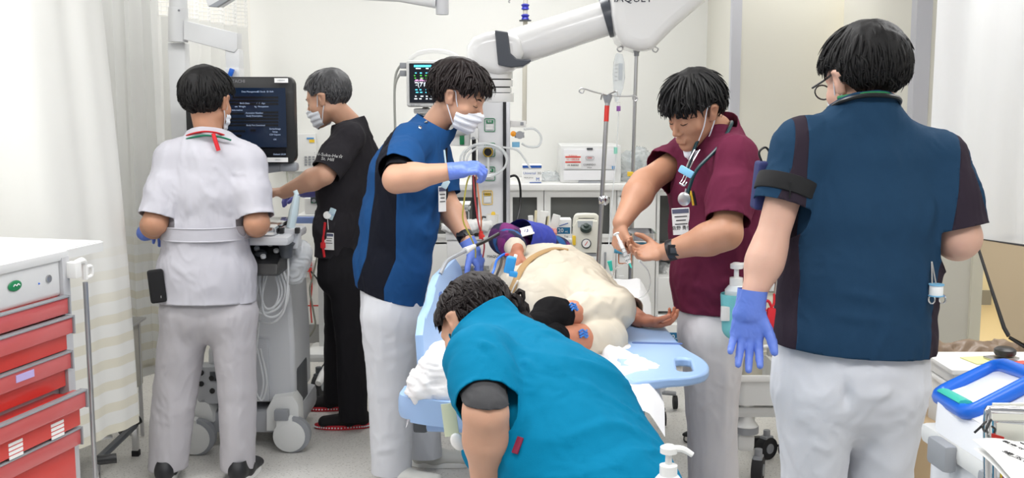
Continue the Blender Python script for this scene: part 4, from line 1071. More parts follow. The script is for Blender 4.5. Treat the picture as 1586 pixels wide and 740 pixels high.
# ---------------------------------------------------------------- patient monitor on the pendant
SCRT = {}
def patient_monitor():
    t = T('patient_monitor', 'white patient monitor with dark screen of coloured readings behind the blue-scrubbed person', 'monitor', FY(630, 95, 700, 170, 5.3, .2)[0])
    t.add(bxf(629, 93, 722, 166, 5.3, .20, bev=.018, seg=3), 'case', M_WHITE2)
    t.add(MB().tube([P(634, 92, 5.4), P(650, 82, 5.4), P(676, 79, 5.4), P(700, 84, 5.4), P(716, 96, 5.4)], .012, 10, smooth=5), 'carry_handle', M_WHITE)
    t.add(bxf(634, 98, 715, 159, 5.292, .012), 'screen', mat('monitor_black', srgb(12, 16, 26), .15, emit=.5))
    E = lambda n, c: mat(n, c, .5, emit=.9)
    cb, gr, pk, wh = E('trace_cyan', srgb(90, 210, 240)), E('trace_green', srgb(70, 180, 60)), E('trace_pink', srgb(210, 160, 200)), E('trace_white', srgb(225, 235, 245))
    t.add(bxf(641, 100.5, 668, 104, 5.288, .004), 'title_bar', cb)
    rs = random.Random(2)
    for i, (y, m) in enumerate(((106, wh), (113, cb), (117, gr), (121, gr), (124, pk), (128, wh), (139, cb), (143, cb), (149, wh), (153, wh))):
        for k in range(5):
            x = 642+k*8+rs.uniform(-1, 2)
            if x < 676: t.add(bxf(x, y-.9, x+rs.uniform(2, 5), y+.9, 5.287, .003), 'reading', m)
    t.text('reading_digits', '-(71)', .030, wh, P(653, 131, 5.284)); t.text('reading_digits', '112', .022, wh, P(662, 131, 5.284))
    t.add(MB().tube([P(642+i*1.0, 126-(4 if i in (10, 11) else 0)-(i % 3), 5.284) for i in range(30)], .0014, 4), 'trace_line', pk)
    t.text('model_print', 'BSM-6501', .012, M_GREYP, P(644, 163, 5.298))
    t.add(bxf(640, 168, 668, 176, 5.35, .1, bev=.01), 'mount', M_WHITE2); t.add(MB().tube([P(655, 172, 5.42), P(700, 200, 5.50), P(740, 205, 5.6)], .03, 10), 'mount_arm', M_WHITE2)
    for y0, x0 in ((100, 622), (112, 622)):
        o = t.add(bxf(619, y0-3, 629, y0+6, 5.36, .05, bev=.004), 'plug', M_GREYP)
        t.add(MB().tube([P(621, y0, 5.38), P(613, y0+16, 5.4), P(611, 150, 5.42), P(612, 200, 5.44)], .006, 8, smooth=5), 'cable', mat('cable_sage', srgb(176, 178, 172), .5))
patient_monitor()
# ---------------------------------------------------------------- ceiling pendant
def pendant():
    t = T('supply_pendant', 'large white ceiling pendant with angled boom and gas outlet column', 'medical pendant', P(760, 200, 5.62))
    GW = mat('pendant_gloss_white', srgb(238, 238, 238), .22, coat=.3); GD = mat('pendant_dark_grey', srgb(72, 76, 84), .3)
    Y = 5.55
    pz = lambda L, y: [(P(a, b, y).x, P(a, b, y).z) for a, b in L]
    # shoulder head over the column
    def roundbody(L, yc, dep, name, m, bev=.04):
        o = t.add(MB().prism(pz(L, yc), (0, yc-dep/2, 0), (1, 0, 0), (0, 0, 1), -dep), name, m)
        md = o.modifiers.new('bevel', 'BEVEL'); md.width = bev; md.segments = 5; md.limit_method = 'ANGLE'; md.angle_limit = .9
        return o
    roundbody([(724, 90), (724, 72), (734, 59), (752, 52), (768, 49), (806, 55), (812, 84), (800, 110), (772, 116), (752, 112), (736, 106)], Y, .26, 'shoulder', GW, .05)
    roundbody([(767, 49), (787, 52), (791, 84), (800, 92), (822, 94), (821, 97), (810, 104), (792, 106), (772, 102)], Y-.004, .285, 'joint_cover', GD, .012)
    a0, a1 = P(785, 78, Y), P(945, 26, Y-.05)
    t.add(MB().tube([a0, a0*.9+a1*.1, a1], [.080, .092, .085], 28), 'boom_arm', GW)
    t.add(MB().cyl(a1-(a1-a0).normalized()*.03, a1+(a1-a0).normalized()*.05, .098, .104, seg=32, bev=.006), 'boom_collar', GD)
    fr = roundbody([(942, -30), (945, 26), (949, 50), (955, 66), (964, 74), (984, 81), (1006, 78), (1040, 44), (1085, 6), (1085, -40), (1010, -70), (950, -60)], Y-.08, .34, 'fairing', GW, .055)
    t.text('maker_name', 'MAQUET', .052, mat('maker_navy', srgb(40, 44, 60), .4), P(976, -2, Y-.252))
    t.add(MB().cyl(P(1010, -50, Y-.08), P(1010, -175, Y-.08), .11, seg=32), 'ceiling_post', GW)
    # stacked rings
    for y0, y1, r, m in ((106, 122, .088, GW), (122, 124, .080, M_BLACK), (124, 134, .088, GW), (134, 136, .076, M_BLACK), (136, 143, .082, GW), (143, 144.5, .076, M_BLACK), (144, 158, .094, GW)):
        t.add(MB().cyl(P(767, y1, Y), P(767, y0, Y), r, seg=32, bev=.002), 'column_ring' if m is GW else 'ring_gap', m)
    col = t.add(bxf(740, 158, 789, 400, Y-.09, .18, bev=.006), 'column', mat('column_satin_white', srgb(222, 223, 226), .3))
    for x in (731, 779): t.add(bxf(x, 158, x+5, 400, Y-.10, .20), 'rail_slot', M_BLACK, col)
    t.add(bxf(784, 158, 790, 400, Y-.10, .2, bev=.003), 'side_rail', mat('rail_alu', srgb(205, 206, 210), .3, .4), col)
    for x0, y0, x1, y1, m in ((750, 183, 767, 204, M_GREEN), (750, 221, 767, 243, M_GREEN), (750, 258, 767, 280, M_GREEN), (747, 295, 763, 317, M_YELLOW)):
        c, s = FY(x0, y0, x1, y1, Y-.095, .003)
        o = t.add(MB().frame(rrect(s[0], s[2], .008, 3), rrect(s[0]-.006, s[2]-.006, .006, 3), c, (1, 0, 0), (0, 0, 1), .003), 'outlet_outline', m, col)
        t.add(bxf(x0+3, y0+3, x1-3, y0+8, Y-.097, .003, bev=.0005), 'outlet_tag', m, o)
        t.text('outlet_print', '酸素' if m is M_GREEN else '圧縮空気', .011, M_INKW if m is M_GREEN else M_INK, P((x0+x1)/2, y0+5.5, Y-.099), parent=o)
        t.add(bxf(x0+3, y0+9, x1-3, y1-3, Y-.096, .002), 'outlet_face', M_WHITE2, o)
    p = P(756, 235, Y-.10); o = t.add(MB().lathe([(.026, 0), (.026, .018), (.020, .024), (.018, .040), (.004, .042)], p, 24, (0, -1, 0)), 'flow_connector', M_BLACK, col)
    t.add(MB().lathe([(.024, 0), (.024, .004), (.019, .005), (.019, .001)], p+Vector((0, -.024, 0)), 24, (0, -1, 0)), 'connector_ring', M_YELLOW, o)
    t.add(MB().tube([P(756, 243, Y-.12), P(756, 256, Y-.12), P(757, 270, Y-.12)], .007, 8), 'flow_tube', M_TUBE, o)
    # coiled oxygen tubing
    for k, (dx, dy, rr) in enumerate(((0, 0, 34), (2, 2, 31), (-3, 1, 36))):
        c = (752+dx, 247+dy); pts = [P(c[0]+rr*math.cos(a), c[1]+rr*.72*math.sin(a), Y-.16-.012*k) for a in np.linspace(0, 2*PI, 28, endpoint=False)]
        t.add(MB().tube(pts, .0055, 8, closed=True), 'tubing_coil', M_TUBE)
    t.add(MB().tube([P(778, 228, Y-.16), P(800, 232, Y-.12), P(812, 245, Y-.1), P(822, 262, Y-.1)], .0055, 8, smooth=5), 'tubing_tail', M_TUBE)
    # accessory box to the left with clip
    t.add(bxf(728, 198, 741, 216, Y-.12, .06, bev=.008), 'rail_clamp', M_WHITE2); t.add(MB().lathe([(.008, 0), (.008, .01)], P(733, 214, Y-.12), 14, (0, -1, 0)), 'clamp_knob', M_GREYP)
    sb = t.add(bxf(692, 196, 728, 226, Y-.02, .03, bev=.004), 'outlet_strip', M_PAPER); t.add(bxf(712, 210, 719, 224, Y-.03, .01, bev=.002), 'green_outlet', M_GREEN, sb)
    # right-hand accessory rail
    t.add(bxf(790, 187, 815, 197, Y-.05, .05, bev=.004), 'accessory_bar', M_WHITE); t.add(bxf(806, 189, 811, 194, Y-.055, .01, bev=.001), 'bar_label', M_GREYP)
    t.add(MB().cyl(P(797, 209, Y-.06), P(812, 209, Y-.06), .014, seg=16).cyl(P(805, 209, Y-.1), P(805, 209, Y), .02, seg=20), 'regulator', M_STEEL)
    t.add(MB().lathe([(.012, 0), (.014, .008), (.006, .012)], P(795, 207, Y-.09), 16, (0, -1, 0)), 'regulator_knob', M_ORANGE)
    t.add(bxf(793, 220, 805, 228, Y-.08, .03, bev=.003), 'blue_connector', mat('clip_sky_blue', srgb(125, 185, 220)))
    t.add(MB().tube([P(812, 200, Y-.06), P(828, 200, Y-.04), P(838, 212, Y-.02), P(834, 226, Y-.02), P(818, 227, Y-.02), P(808, 222, Y-.02)], .006, 8, smooth=6), 'suction_tube', M_TUBE)
    # lower shelf with drawer front
    t.add(bxf(690, 356, 792, 372, Y-.32, .42, bev=.008), 'shelf', M_WHITE2)
    dr = t.add(bxf(692, 372, 790, 412, Y-.31, .40, bev=.006), 'drawer_unit', M_WHITE)
    t.text('maker_print', 'MAQUET', .018, M_INK, P(766, 397, Y-.313), parent=dr)
    t.add(bxf(700, 413, 722, 417, Y-.32, .01), 'drawer_gap', M_GREYP, dr)
    t.add(bxf(732, 361, 743, 366, Y-.325, .01, bev=.001), 'warning_label', M_BLACK)
pendant()
def pendant_shelf_items():
    Y = 5.25
    m = T('plastic_mug', 'white plastic jug with handle on the pendant shelf', 'jug', P(762, 355, Y))
    c, s = FY(752, 333, 773, 355, Y, .06); m.add(MB().lathe([(.026, -s[2]/2), (.032, s[2]/2), (.029, s[2]/2), (.024, -s[2]/2+.004)], c, 24), 'cup', M_WHITE)
    m.add(MB().tube([c+Vector((-.03, 0, .02)), c+Vector((-.05, 0, .02)), c+Vector((-.052, 0, -.018)), c+Vector((-.028, 0, -.02))], .005, 8, smooth=4), 'handle', M_BLACK)
    k = T('plastic_bottle', 'small bottle with yellow cap beside the white jug', 'bottle', P(762, 340, Y+.05)); k.add(MB().lathe([(.010, 0), (.010, .02), (.006, .026)], P(764, 336, Y+.05), 12), 'cap', M_YELLOW)
    for i, (x, y, r, lab) in enumerate(((706, 350, .045, 'crumpled clear wrapping lying on the pendant shelf'), (740, 350, .05, 'crumpled white wrapping nearest the jug on the pendant shelf'))):
        V, Q = field_mesh([(ell(J(x, y, Y), (r*1.5, r, r*.5)), 0, 1)], .006); V = wrinkle(V, Q, .016, (30, 30, 30), 3+i, .8); g = T('wrapping', lab, 'wrapping', P(x, y, Y)); add(g.e, 'film', V, Q, M_PAPER)
    # bins under the shelf
    for i, x in enumerate((690, 712, 734)):
        b = T('storage_bin', ['clear bin of packets under the pendant drawers, leftmost of three', 'clear bin of packets under the pendant drawers, middle of three', 'clear bin of packets under the pendant drawers, rightmost of three'][i], 'bin', FY(x, 418, x+20, 470, 5.45, .2)[0], 'bins under the pendant')
        b.add(bxf(x, 420, x+20, 470, 5.45, .2, bev=.006), 'bin', mat('bin_frosted', srgb(215, 220, 226), .3, alpha=.8))
        for q in range(4): b.add(bxf(x+2+q*4.2, 417-q % 2*4, x+5+q*4.2, 445, 5.50+q*.01, .08), 'packet', M_PAPER)
    b = T('storage_basket', 'white and blue lidded basket of packets beside the gloved hand', 'basket', FY(755, 430, 775, 450, 5.2, .1)[0]); b.add(bxf(752, 425, 775, 450, 5.2, .14, bev=.006), 'basket', M_WHITE); b.add(bxf(754, 433, 760, 443, 5.195, .01), 'blue_print', M_INKB)
    # left: small drawer stand with glass jars at x 640-735
    s = T('wire_rack', 'white wire rack of small supplies left of the pendant column', 'rack', FY(690, 318, 726, 352, 5.7, .2)[0])
    for y in (318, 326, 352): s.add(bxf(692, y-1, 727, y+1, 5.6, .2), 'shelf', M_WHITE)
    for x in (693, 726): s.add(bxf(x-1, 318, x+1, 354, 5.6, .01), 'upright', M_WHITE)
    for i, (x, m_) in enumerate(((698, M_INKB), (705, M_WHITE), (712, M_INKB), (719, M_GREYP))): s.add(bxf(x-2, 330+i, x+3, 350, 5.65, .04, bev=.003), 'tube', m_)
pendant_shelf_items()
# ---------------------------------------------------------------- back counter
YC = 6.42
def counter():
    zt = P(900, 285, YC).z
    t = T('worktop', 'long white worktop over the back cabinets', 'worktop', (P(860, 288, YC).x, 6.7, zt))
    a = P(600, 285, YC).x; b = XA-.01
    t.add(MB().box(((a+b)/2, (YC+6.98)/2-.01, zt-.018), (b-a, 6.98-YC+.02, .036), bev=.004), 'top', M_WHITE)
    for i, (x0, x1, lab, kind) in enumerate(((602, 782, 'white cabinet at the left end of the back counter', 'L'), (784, 842, 'white cabinet with grey glass door behind the pendant column', 'G'), (843, 955, 'white cabinet with grey glass door below the printer', 'G'), (956, 1017, 'tall white cabinet door behind the IV poles', 'D'), (1018, 1128, 'white cabinet of open shelves behind the burgundy-scrubbed person', 'O'))):
        X0, X1 = P(x0, 300, YC).x, P(x1, 300, YC).x; X1 = min(X1, XA-.012); w = X1-X0; t = T('cabinet', lab, 'cabinet', ((X0+X1)/2, 6.70, 0), 'back cabinets'); xc = (X0+X1)/2; th = .018; dp = .53; yc = YC+.01+dp/2; H = zt-.038
        for x in (X0+th/2, X1-th/2): t.add(MB().box((x, yc, H/2+.04), (th, dp, H-.08)), 'side_panel', M_WHITE)
        t.add(MB().box((xc, YC+dp-.0, H/2+.04), (w-2*th, .01, H-.08)), 'back_panel', M_WHITE2)
        t.add(MB().box((xc, yc, .06), (w, dp, .04)), 'bottom', M_WHITE); t.add(MB().box((xc, yc+.03, .02), (w, dp-.08, .04)), 'plinth', BASEB)
        t.add(MB().box((xc, YC+.015, H-.015), (w, .02, .03)), 'top_rail', M_WHITE)
        if kind in 'GL':
            zm = P(900, 372, YC).z
            t.add(MB().box((xc, yc, zm), (w-2*th, dp-.02, .03)), 'shelf', M_WHITE)
            gl = mat('smoked_glass', srgb(112, 114, 112), .12, spec=.5)
            z0, z1 = zm+.015, H-.03
            f = t.add(MB().frame([(-w/2+th, z0), (w/2-th, z0), (w/2-th, z1), (-w/2+th, z1)], [(-w/2+th+.02, z0+.02), (w/2-th-.02, z0+.02), (w/2-th-.02, z1-.01), (-w/2+th+.02, z1-.01)], (xc, YC+.03, 0), (1, 0, 0), (0, 0, 1), .02), 'door', M_WHITE)
            t.add(MB().box((xc, YC+.10, (z0+z1)/2), (w-2*th-.03, .006, z1-z0-.02)), 'glass_pane', gl, f)
            o = t.add(MB().box((xc, YC+.012, (zm-.02+.09)/2), (w-2*th, .018, zm-.12), bev=.003), 'door', M_WHITE); t.add(MB().box((xc+w*.35, YC-.004, zm-.12), (.012, .014, .10), bev=.003), 'handle', M_GREYP, o)
        elif kind == 'D':
            o = t.add(MB().box((xc, YC+.006, H/2+.03), (w-.01, .02, H-.14), bev=.003), 'door', M_WHITE)
            c, s = FY(940, 434, 952, 454, YC-.01, .01); t.add(MB().box(P(962, 438, YC-.006), (.035, .012, .09), bev=.003), 'door_lock', M_WHITE2, o)
            t.add(MB().ball(P(962, 434, YC-.014), .006, 8), 'lock_pin', M_BLACK, o)
        else:
            for y in (390, 428, 436, 478): t.add(MB().box((xc, yc, P(1030, y, YC).z), (w-2*th, dp-.02, .016)), 'shelf', M_WHITE)
            t.add(bxf(1019, 430, 1120, 482, YC-.0, .25, bev=.004), 'drawer', M_WHITE)
            t.add(MB().box((xc, yc+.1, P(1030, 340, YC).z), (w-2*th-.01, .006, .36)), 'glass_pane', mat('smoked_glass', srgb(104, 106, 104)))
counter()
def counter_items():
    zt = P(900, 285, YC).z
    t = T('laser_printer', 'white box-shaped printer with red and white sticker on the counter', 'printer', (P(912, 270, 6.5).x, 6.7, zt))
    Y = 6.50; sc = .0
    c, s = FY(868, 226, 962, 284, Y, .40); c.z = zt+s[2]/2
    t.add(MB().box(c, s, bev=.010), 'case', M_WHITE2); zc = lambda y: P(900, y, Y-.01).z
    t.add(bxf(873, 231, 953, 262, Y-.008, .01, bev=.002), 'front_cover', mat('printer_cover', srgb(230, 230, 233), .4)); t.add(bxf(873, 264, 953, 279, Y-.008, .01, bev=.002), 'paper_tray', mat('printer_cover', srgb(230, 230, 233)))
    t.add(bxf(896, 280, 935, 284, Y-.010, .01), 'tray_slot', M_GREYP); t.add(bxf(909, 229, 918, 232, Y-.012, .01), 'latch', M_DGREY)
    st = t.add(bxf(875, 239, 900, 260, Y-.011, .002), 'sticker', M_PAPER)
    for y0, y1 in ((242, 244), (250, 252)): t.add(bxf(875.5, y0, 899.5, y1, Y-.013, .002), 'red_band', M_INKR, st)
    for s_, y, m_, sz in (('Professional', 240.7, M_INKR, .010), ('A3 + 自動両面', 247, M_INKR, .012), ('5年 無償保証', 256, M_INK, .012)): t.text('sticker_print', s_, sz, m_, P(887.5, y, Y-.014), parent=st)
    t.add(MB().frame(rrect(.052, .022, .010, 5), rrect(.048, .018, .008, 5), P(913.5, 244.5, Y-.010), (1, 0, 0), (0, 0, 1), .002), 'emblem_ring', M_GREYP)
    t.text('maker_name', 'OKI', .017, M_INKR, P(913.5, 244.5, Y-.011)); t.text('product_name', 'COREFIDO', .015, M_INK, P(913, 255, Y-.011)); t.text('product_name', 'B432dn', .009, M_INK, P(913, 259.5, Y-.011))
    for x in (948, 951.5): t.add(bxf(x, 257, x+1.6, 262, Y-.012, .003), 'blue_mark', mat('mark_blue', srgb(60, 140, 200), .5))
    b = T('glove_box', 'white and blue glove box marked M on the counter', 'box', FY(809, 259, 838, 286, 6.48, .1)[0])
    c, s = FY(809, 258, 839, 286, 6.48, .14); c.z = zt+s[2]/2; b.add(MB().box(c, s, bev=.002), 'carton', M_PAPER)
    b.add(MB().box((c.x, 6.478, c.z+s[2]*.42), (s[0]*.98, .003, .014)).box((c.x+.02, 6.478, c.z-s[2]*.46), (s[0]*.6, .003, .004)), 'blue_band', M_INKB)
    b.text('box_print', 'Universal', .020, M_INKB, (c.x-.015, 6.476, c.z+.006)); b.text('box_print', '3G', .018, M_INK, (c.x+.043, 6.476, c.z+.006)); b.text('box_size', 'M', .028, M_INKB, (c.x+.034, 6.476, c.z-.030)); b.text('box_print', 'Nitrile gloves', .010, M_INK, (c.x-.02, 6.476, c.z-.020))
    t = T('white_carton', 'plain white carton on the counter right of the green packs', 'box', FY(1035, 262, 1060, 284, 6.5, .15)[0]); c, s = FY(1037, 267, 1062, 287, 6.50, .15); c.z = zt+s[2]/2; t.add(MB().box(c, s, bev=.003), 'carton', M_PAPER)
    for i, (x, m_) in enumerate(((1017, M_GREEN), (1029, M_PAPER), (1023, M_GREEN))):
        t = T('gauze_pack', ['green pack on the counter, left of the white carton', 'white-wrapped pack between green packs on the counter', 'small green pack touching the white carton'][i], 'pack', P(x, 280, 6.52+i*.04)); c, s = FY(x-7, 272, x+6, 286, 6.52+i*.05, .06); c.z = zt+s[2]/2; t.add(MB().box(c, s, .3, bev=.012), 'pack', m_)
    # clear bags on the counter
    for i, (x, y, r) in enumerate(((975, 262, .075), (990, 248, .06), (850, 275, .06))):
        t = T('plastic_bag', ['crumpled clear bag on the counter beside the printer', 'clear packet leaning up behind the second IV pole', 'clear crumpled bag between glove box and printer'][i], 'bag', P(x, y+15, 6.65))
        V, Q = field_mesh([(ell(J(x, y, 6.66), (r, r*.6, r*(1.3 if i < 2 else .6))), 0, 1)], .008); V = wrinkle(V, Q, .022, (22, 22, 22), 9+i, .8); V[:, 2] = np.maximum(V[:, 2], zt+.002)
        add(t.e, 'film', V, Q, mat('bag_clear', srgb(220, 228, 232), .15, alpha=.35))
    # power cable from the pendant
    o = MB().tube([P(784, 276, 5.6), P(798, 272, 5.6), P(805, 285, 5.62), P(806, 315, 5.62), P(800, 345, 5.5)], .006, 8, smooth=6).obj('power_cable', M_BLACK); tag(o, 'black power cable arching down right of the pendant column', 'cable')
counter_items()
def supplies():
    Y = 6.15
    sh = T('supply_shelf', 'white low shelf carrying the supply boxes behind the patient', 'shelf', (P(860, 372, Y).x, Y+.1, 0))
    sh.add(bxf(792, 370, 888, 376, Y-.02, .26, bev=.003), 'shelf_board', M_WHITE)
    for x in (796, 884): sh.add(MB().box((P(x, 400, Y+.1).x, Y+.1, P(850, 373, Y).z/2), (.03, .2, P(850, 373, Y).z-.02)), 'support', M_WHITE)
    b = T('syringe_box', 'white and blue carton marked 20 mL behind the patient', 'box', FY(859, 341, 884, 370, Y, .12)[0])
    b.add(bxf(859, 340, 885, 370, Y, .12, bev=.002), 'carton', M_PAPER); b.add(bxf(860, 352, 883, 362, Y-.002, .003), 'blue_band', mat('box_teal_blue', srgb(20, 105, 150), .5)); b.text('box_size', '20', .032, M_INKW, P(868.5, 357, Y-.004)); b.text('box_unit', 'mL', .014, M_INKW, P(877.5, 358.5, Y-.004)); b.text('box_print', 'Top', .014, M_INK, P(877, 366, Y-.004))
    b.add(MB().tube([P(866, 350, Y-.003), P(880, 345.5, Y-.003)], .0022, 6), 'syringe_drawing', M_INKB)
    # ventilation supplies: packets standing in a cup
    cols = [M_PAPER, M_CLEAR, M_PAPER, mat('latex_pink', srgb(225, 150, 140), .5), mat('pack_beige', srgb(224, 214, 180), .6), M_PAPER]
    for i, (x0, y0, x1, y1, rt, m_) in enumerate(((819, 334, 827, 368, -.08, M_PAPER), (827, 326, 831, 368, .06, cols[4]), (835, 327, 848, 368, .10, M_PAPER), (852, 332, 864, 366, .28, M_PAPER), (856, 340, 867, 367, .22, M_PAPER), (843, 334, 849, 368, .12, cols[4]))):
        t = T('airway_pack', ['upright cream packet, leftmost of the airway supplies', 'thin beige packet behind the leftmost cream one', 'tall wrapped packet in the middle of the airway supplies', 'tilted wrapped packet with a square top', 'large tilted wrapped packet in front of the 20 mL box', 'yellowish tube packet between two white ones'][i], 'packet', FY(x0, y0, x1, y1, 6.15+i*.03, .02)[0], 'airway supply packets')
        c, s = FY(x0, y0, x1, y1, 6.13+(i%3)*.035, .02); t.add(MB().box(c, s, Matrix.Rotation(rt, 4, 'Y'), bev=.004), 'wrapper', m_)
    t = T('rubber_tube', 'pink ribbed rubber piece among the airway supplies', 'rubber tube', P(852, 358, 6.1))
    for k in range(4): t.add(MB().tube([P(843+k*5, 368, 6.11), P(845+k*5, 360, 6.10), P(845+k*5, 354, 6.11)], [.009, .012, .008], 8), 'rib', cols[3])
    t = T('ventilation_tube', 'curved clear tube looping down beside the suction unit', 'tube', P(876, 385, 6.05))
    for k in range(2): t.add(MB().tube([P(852, 367+k*3, 6.12), P(866, 372+k*4, 6.05), P(878, 386+k*3, 6.0), P(880, 402, 5.98), P(882, 440, 5.98)], .009, 8, smooth=5), 'hose', M_TUBE)
    # suction unit
    Y = 5.75; t = T('suction_unit', 'cream suction unit with round gauge and dark jar left of the IV pole', 'suction unit', P(907, 390, Y)); CR = mat('cream_plastic', srgb(236, 234, 222), .4)
    z = lambda y: P(907, y, Y).z; x = lambda v: P(v, 370, Y).x
    hd = MB().tube([(x(891), Y+.04, z(352)), (x(893), Y+.04, z(337)), (x(900), Y+.04, z(335)), (x(915), Y+.04, z(335)), (x(924), Y+.04, z(337)), (x(927), Y+.04, z(352))], .014, 10, smooth=4); t.add(hd, 'handle', CR)
    o = t.add(MB().prism([(x(a), z(b)) for a, b in ((889, 392), (887, 372), (889, 350), (893, 342), (925, 342), (929, 352), (930, 376), (927, 392))], (0, Y, 0), (1, 0, 0), (0, 0, 1), -.10, bev=.010), 'case', CR)
    t.add(MB().prism([(x(a), z(b)) for a, b in ((895, 352), (894, 342), (918, 342), (917, 352))], (0, Y-.004, 0), (1, 0, 0), (0, 0, 1), -.01), 'top_recess', mat('recess_grey', srgb(196, 202, 206), .4), o)
    t.add(MB().lathe([(.030, 0), (.030, .012), (.026, .022), (.015, .024), (.012, .034), (.003, .036)], P(907.5, 355, Y), 24, (0, -.6, .8)), 'selector_knob', mat('knob_dark_green', srgb(45, 62, 58), .4), o)
    g = t.add(MB().lathe([(.026, 0), (.026, .008), (.022, .010)], P(908, 377, Y), 28, (0, -1, 0)), 'gauge', M_DGREY, o); t.add(MB().cyl(P(908, 377, Y-.011), P(908, 377, Y-.013), .021, seg=24), 'gauge_face', M_PAPER, g); t.add(MB().box(P(908, 377, Y-.014), (.003, .002, .026), Matrix.Rotation(.6, 4, 'Y')), 'gauge_needle', M_RED, g)
    t.add(bxf(887, 365, 892, 380, Y-.01, .06, bev=.006), 'yellow_side_label', M_YELLOW, o)
    t.add(bxf(892, 392, 924, 397, Y+.01, .08, bev=.004), 'collar', M_GREYP)
    t.add(MB().lathe([(.030, -.07), (.050, -.06), (.055, 0), (.050, .03), (.03, .04)], P(907, 412, Y+.05), 24), 'jar', mat('jar_black', srgb(22, 22, 26), .12))
    t.add(bxf(905, 412, 921, 420, Y-.02, .05, bev=.004), 'jar_label', M_PAPER); t.add(bxf(898, 408, 905, 416, Y-.015, .05, bev=.003), 'jar_clip', M_GREYP)
    t.add(MB().box((x(907), Y+.05, z(395)/2-.06), (.05, .05, z(395)-.14), bev=.01), 'stand_post', M_WHITE2); t.add(MB().box((x(907), Y+.05, .03), (.30, .30, .06), bev=.02), 'stand_base', M_WHITE2)
    # lower-right shelf boxes
    for i, (x0, y0, x1, y1, dep, lab) in enumerate(((1018, 498, 1051, 518, .22, 'white carton lying on the lowest shelf under a thinner one'), (1019, 489, 1046, 499, .22, 'thin grey-white carton on top of the lowest-shelf carton'))):
        b = T('supply_carton', lab, 'box', FY(x0, y0, x1, y1, YC+.02, dep)[0]); b.add(bxf(x0, y0, x1, y1, YC+.0-.03, dep, bev=.002), 'carton', M_PAPER); b.add(bxf(x0+12, y0+3, x1-4, y1-4, YC-.032, .003), 'print_block', M_GREYP)
    b = T('syringe_box', 'white and blue carton marked 10 mL on the floor shelf by the burgundy person', 'box', FY(1030, 505, 1052, 540, YC-.12, .1)[0]); b.add(bxf(1030, 503, 1053, 536, YC-.12, .08, bev=.002), 'carton', M_PAPER); b.add(bxf(1032, 515, 1052, 529, YC-.123, .003), 'blue_band', mat('box_teal_blue', srgb(20, 105, 150))); b.text('box_size', '10', .040, M_INKW, P(1040, 522, YC-.125)); b.text('box_unit', 'mL', .014, M_INKW, P(1048.5, 524, YC-.125))
    for i, (x, y) in enumerate(((1026, 421), (1037, 424), (1046, 420))):
        t = T('packet', ['clear crinkled packet on the open shelf, leftmost', 'clear crinkled packet on the open shelf, middle', 'clear crinkled packet on the open shelf, nearest the burgundy shirt'][i], 'packet', P(x, y, YC+.1), 'packets on the open shelf')
        V, Q = field_mesh([(ell(J(x, y-4, YC+.1), (.035, .04, .035)), 0, 1)], .007); V = wrinkle(V, Q, .018, (30, 30, 30), 19+i, .8); add(t.e, 'wrapper', V, Q, M_CLEAR if i != 1 else M_PAPER)
supplies()
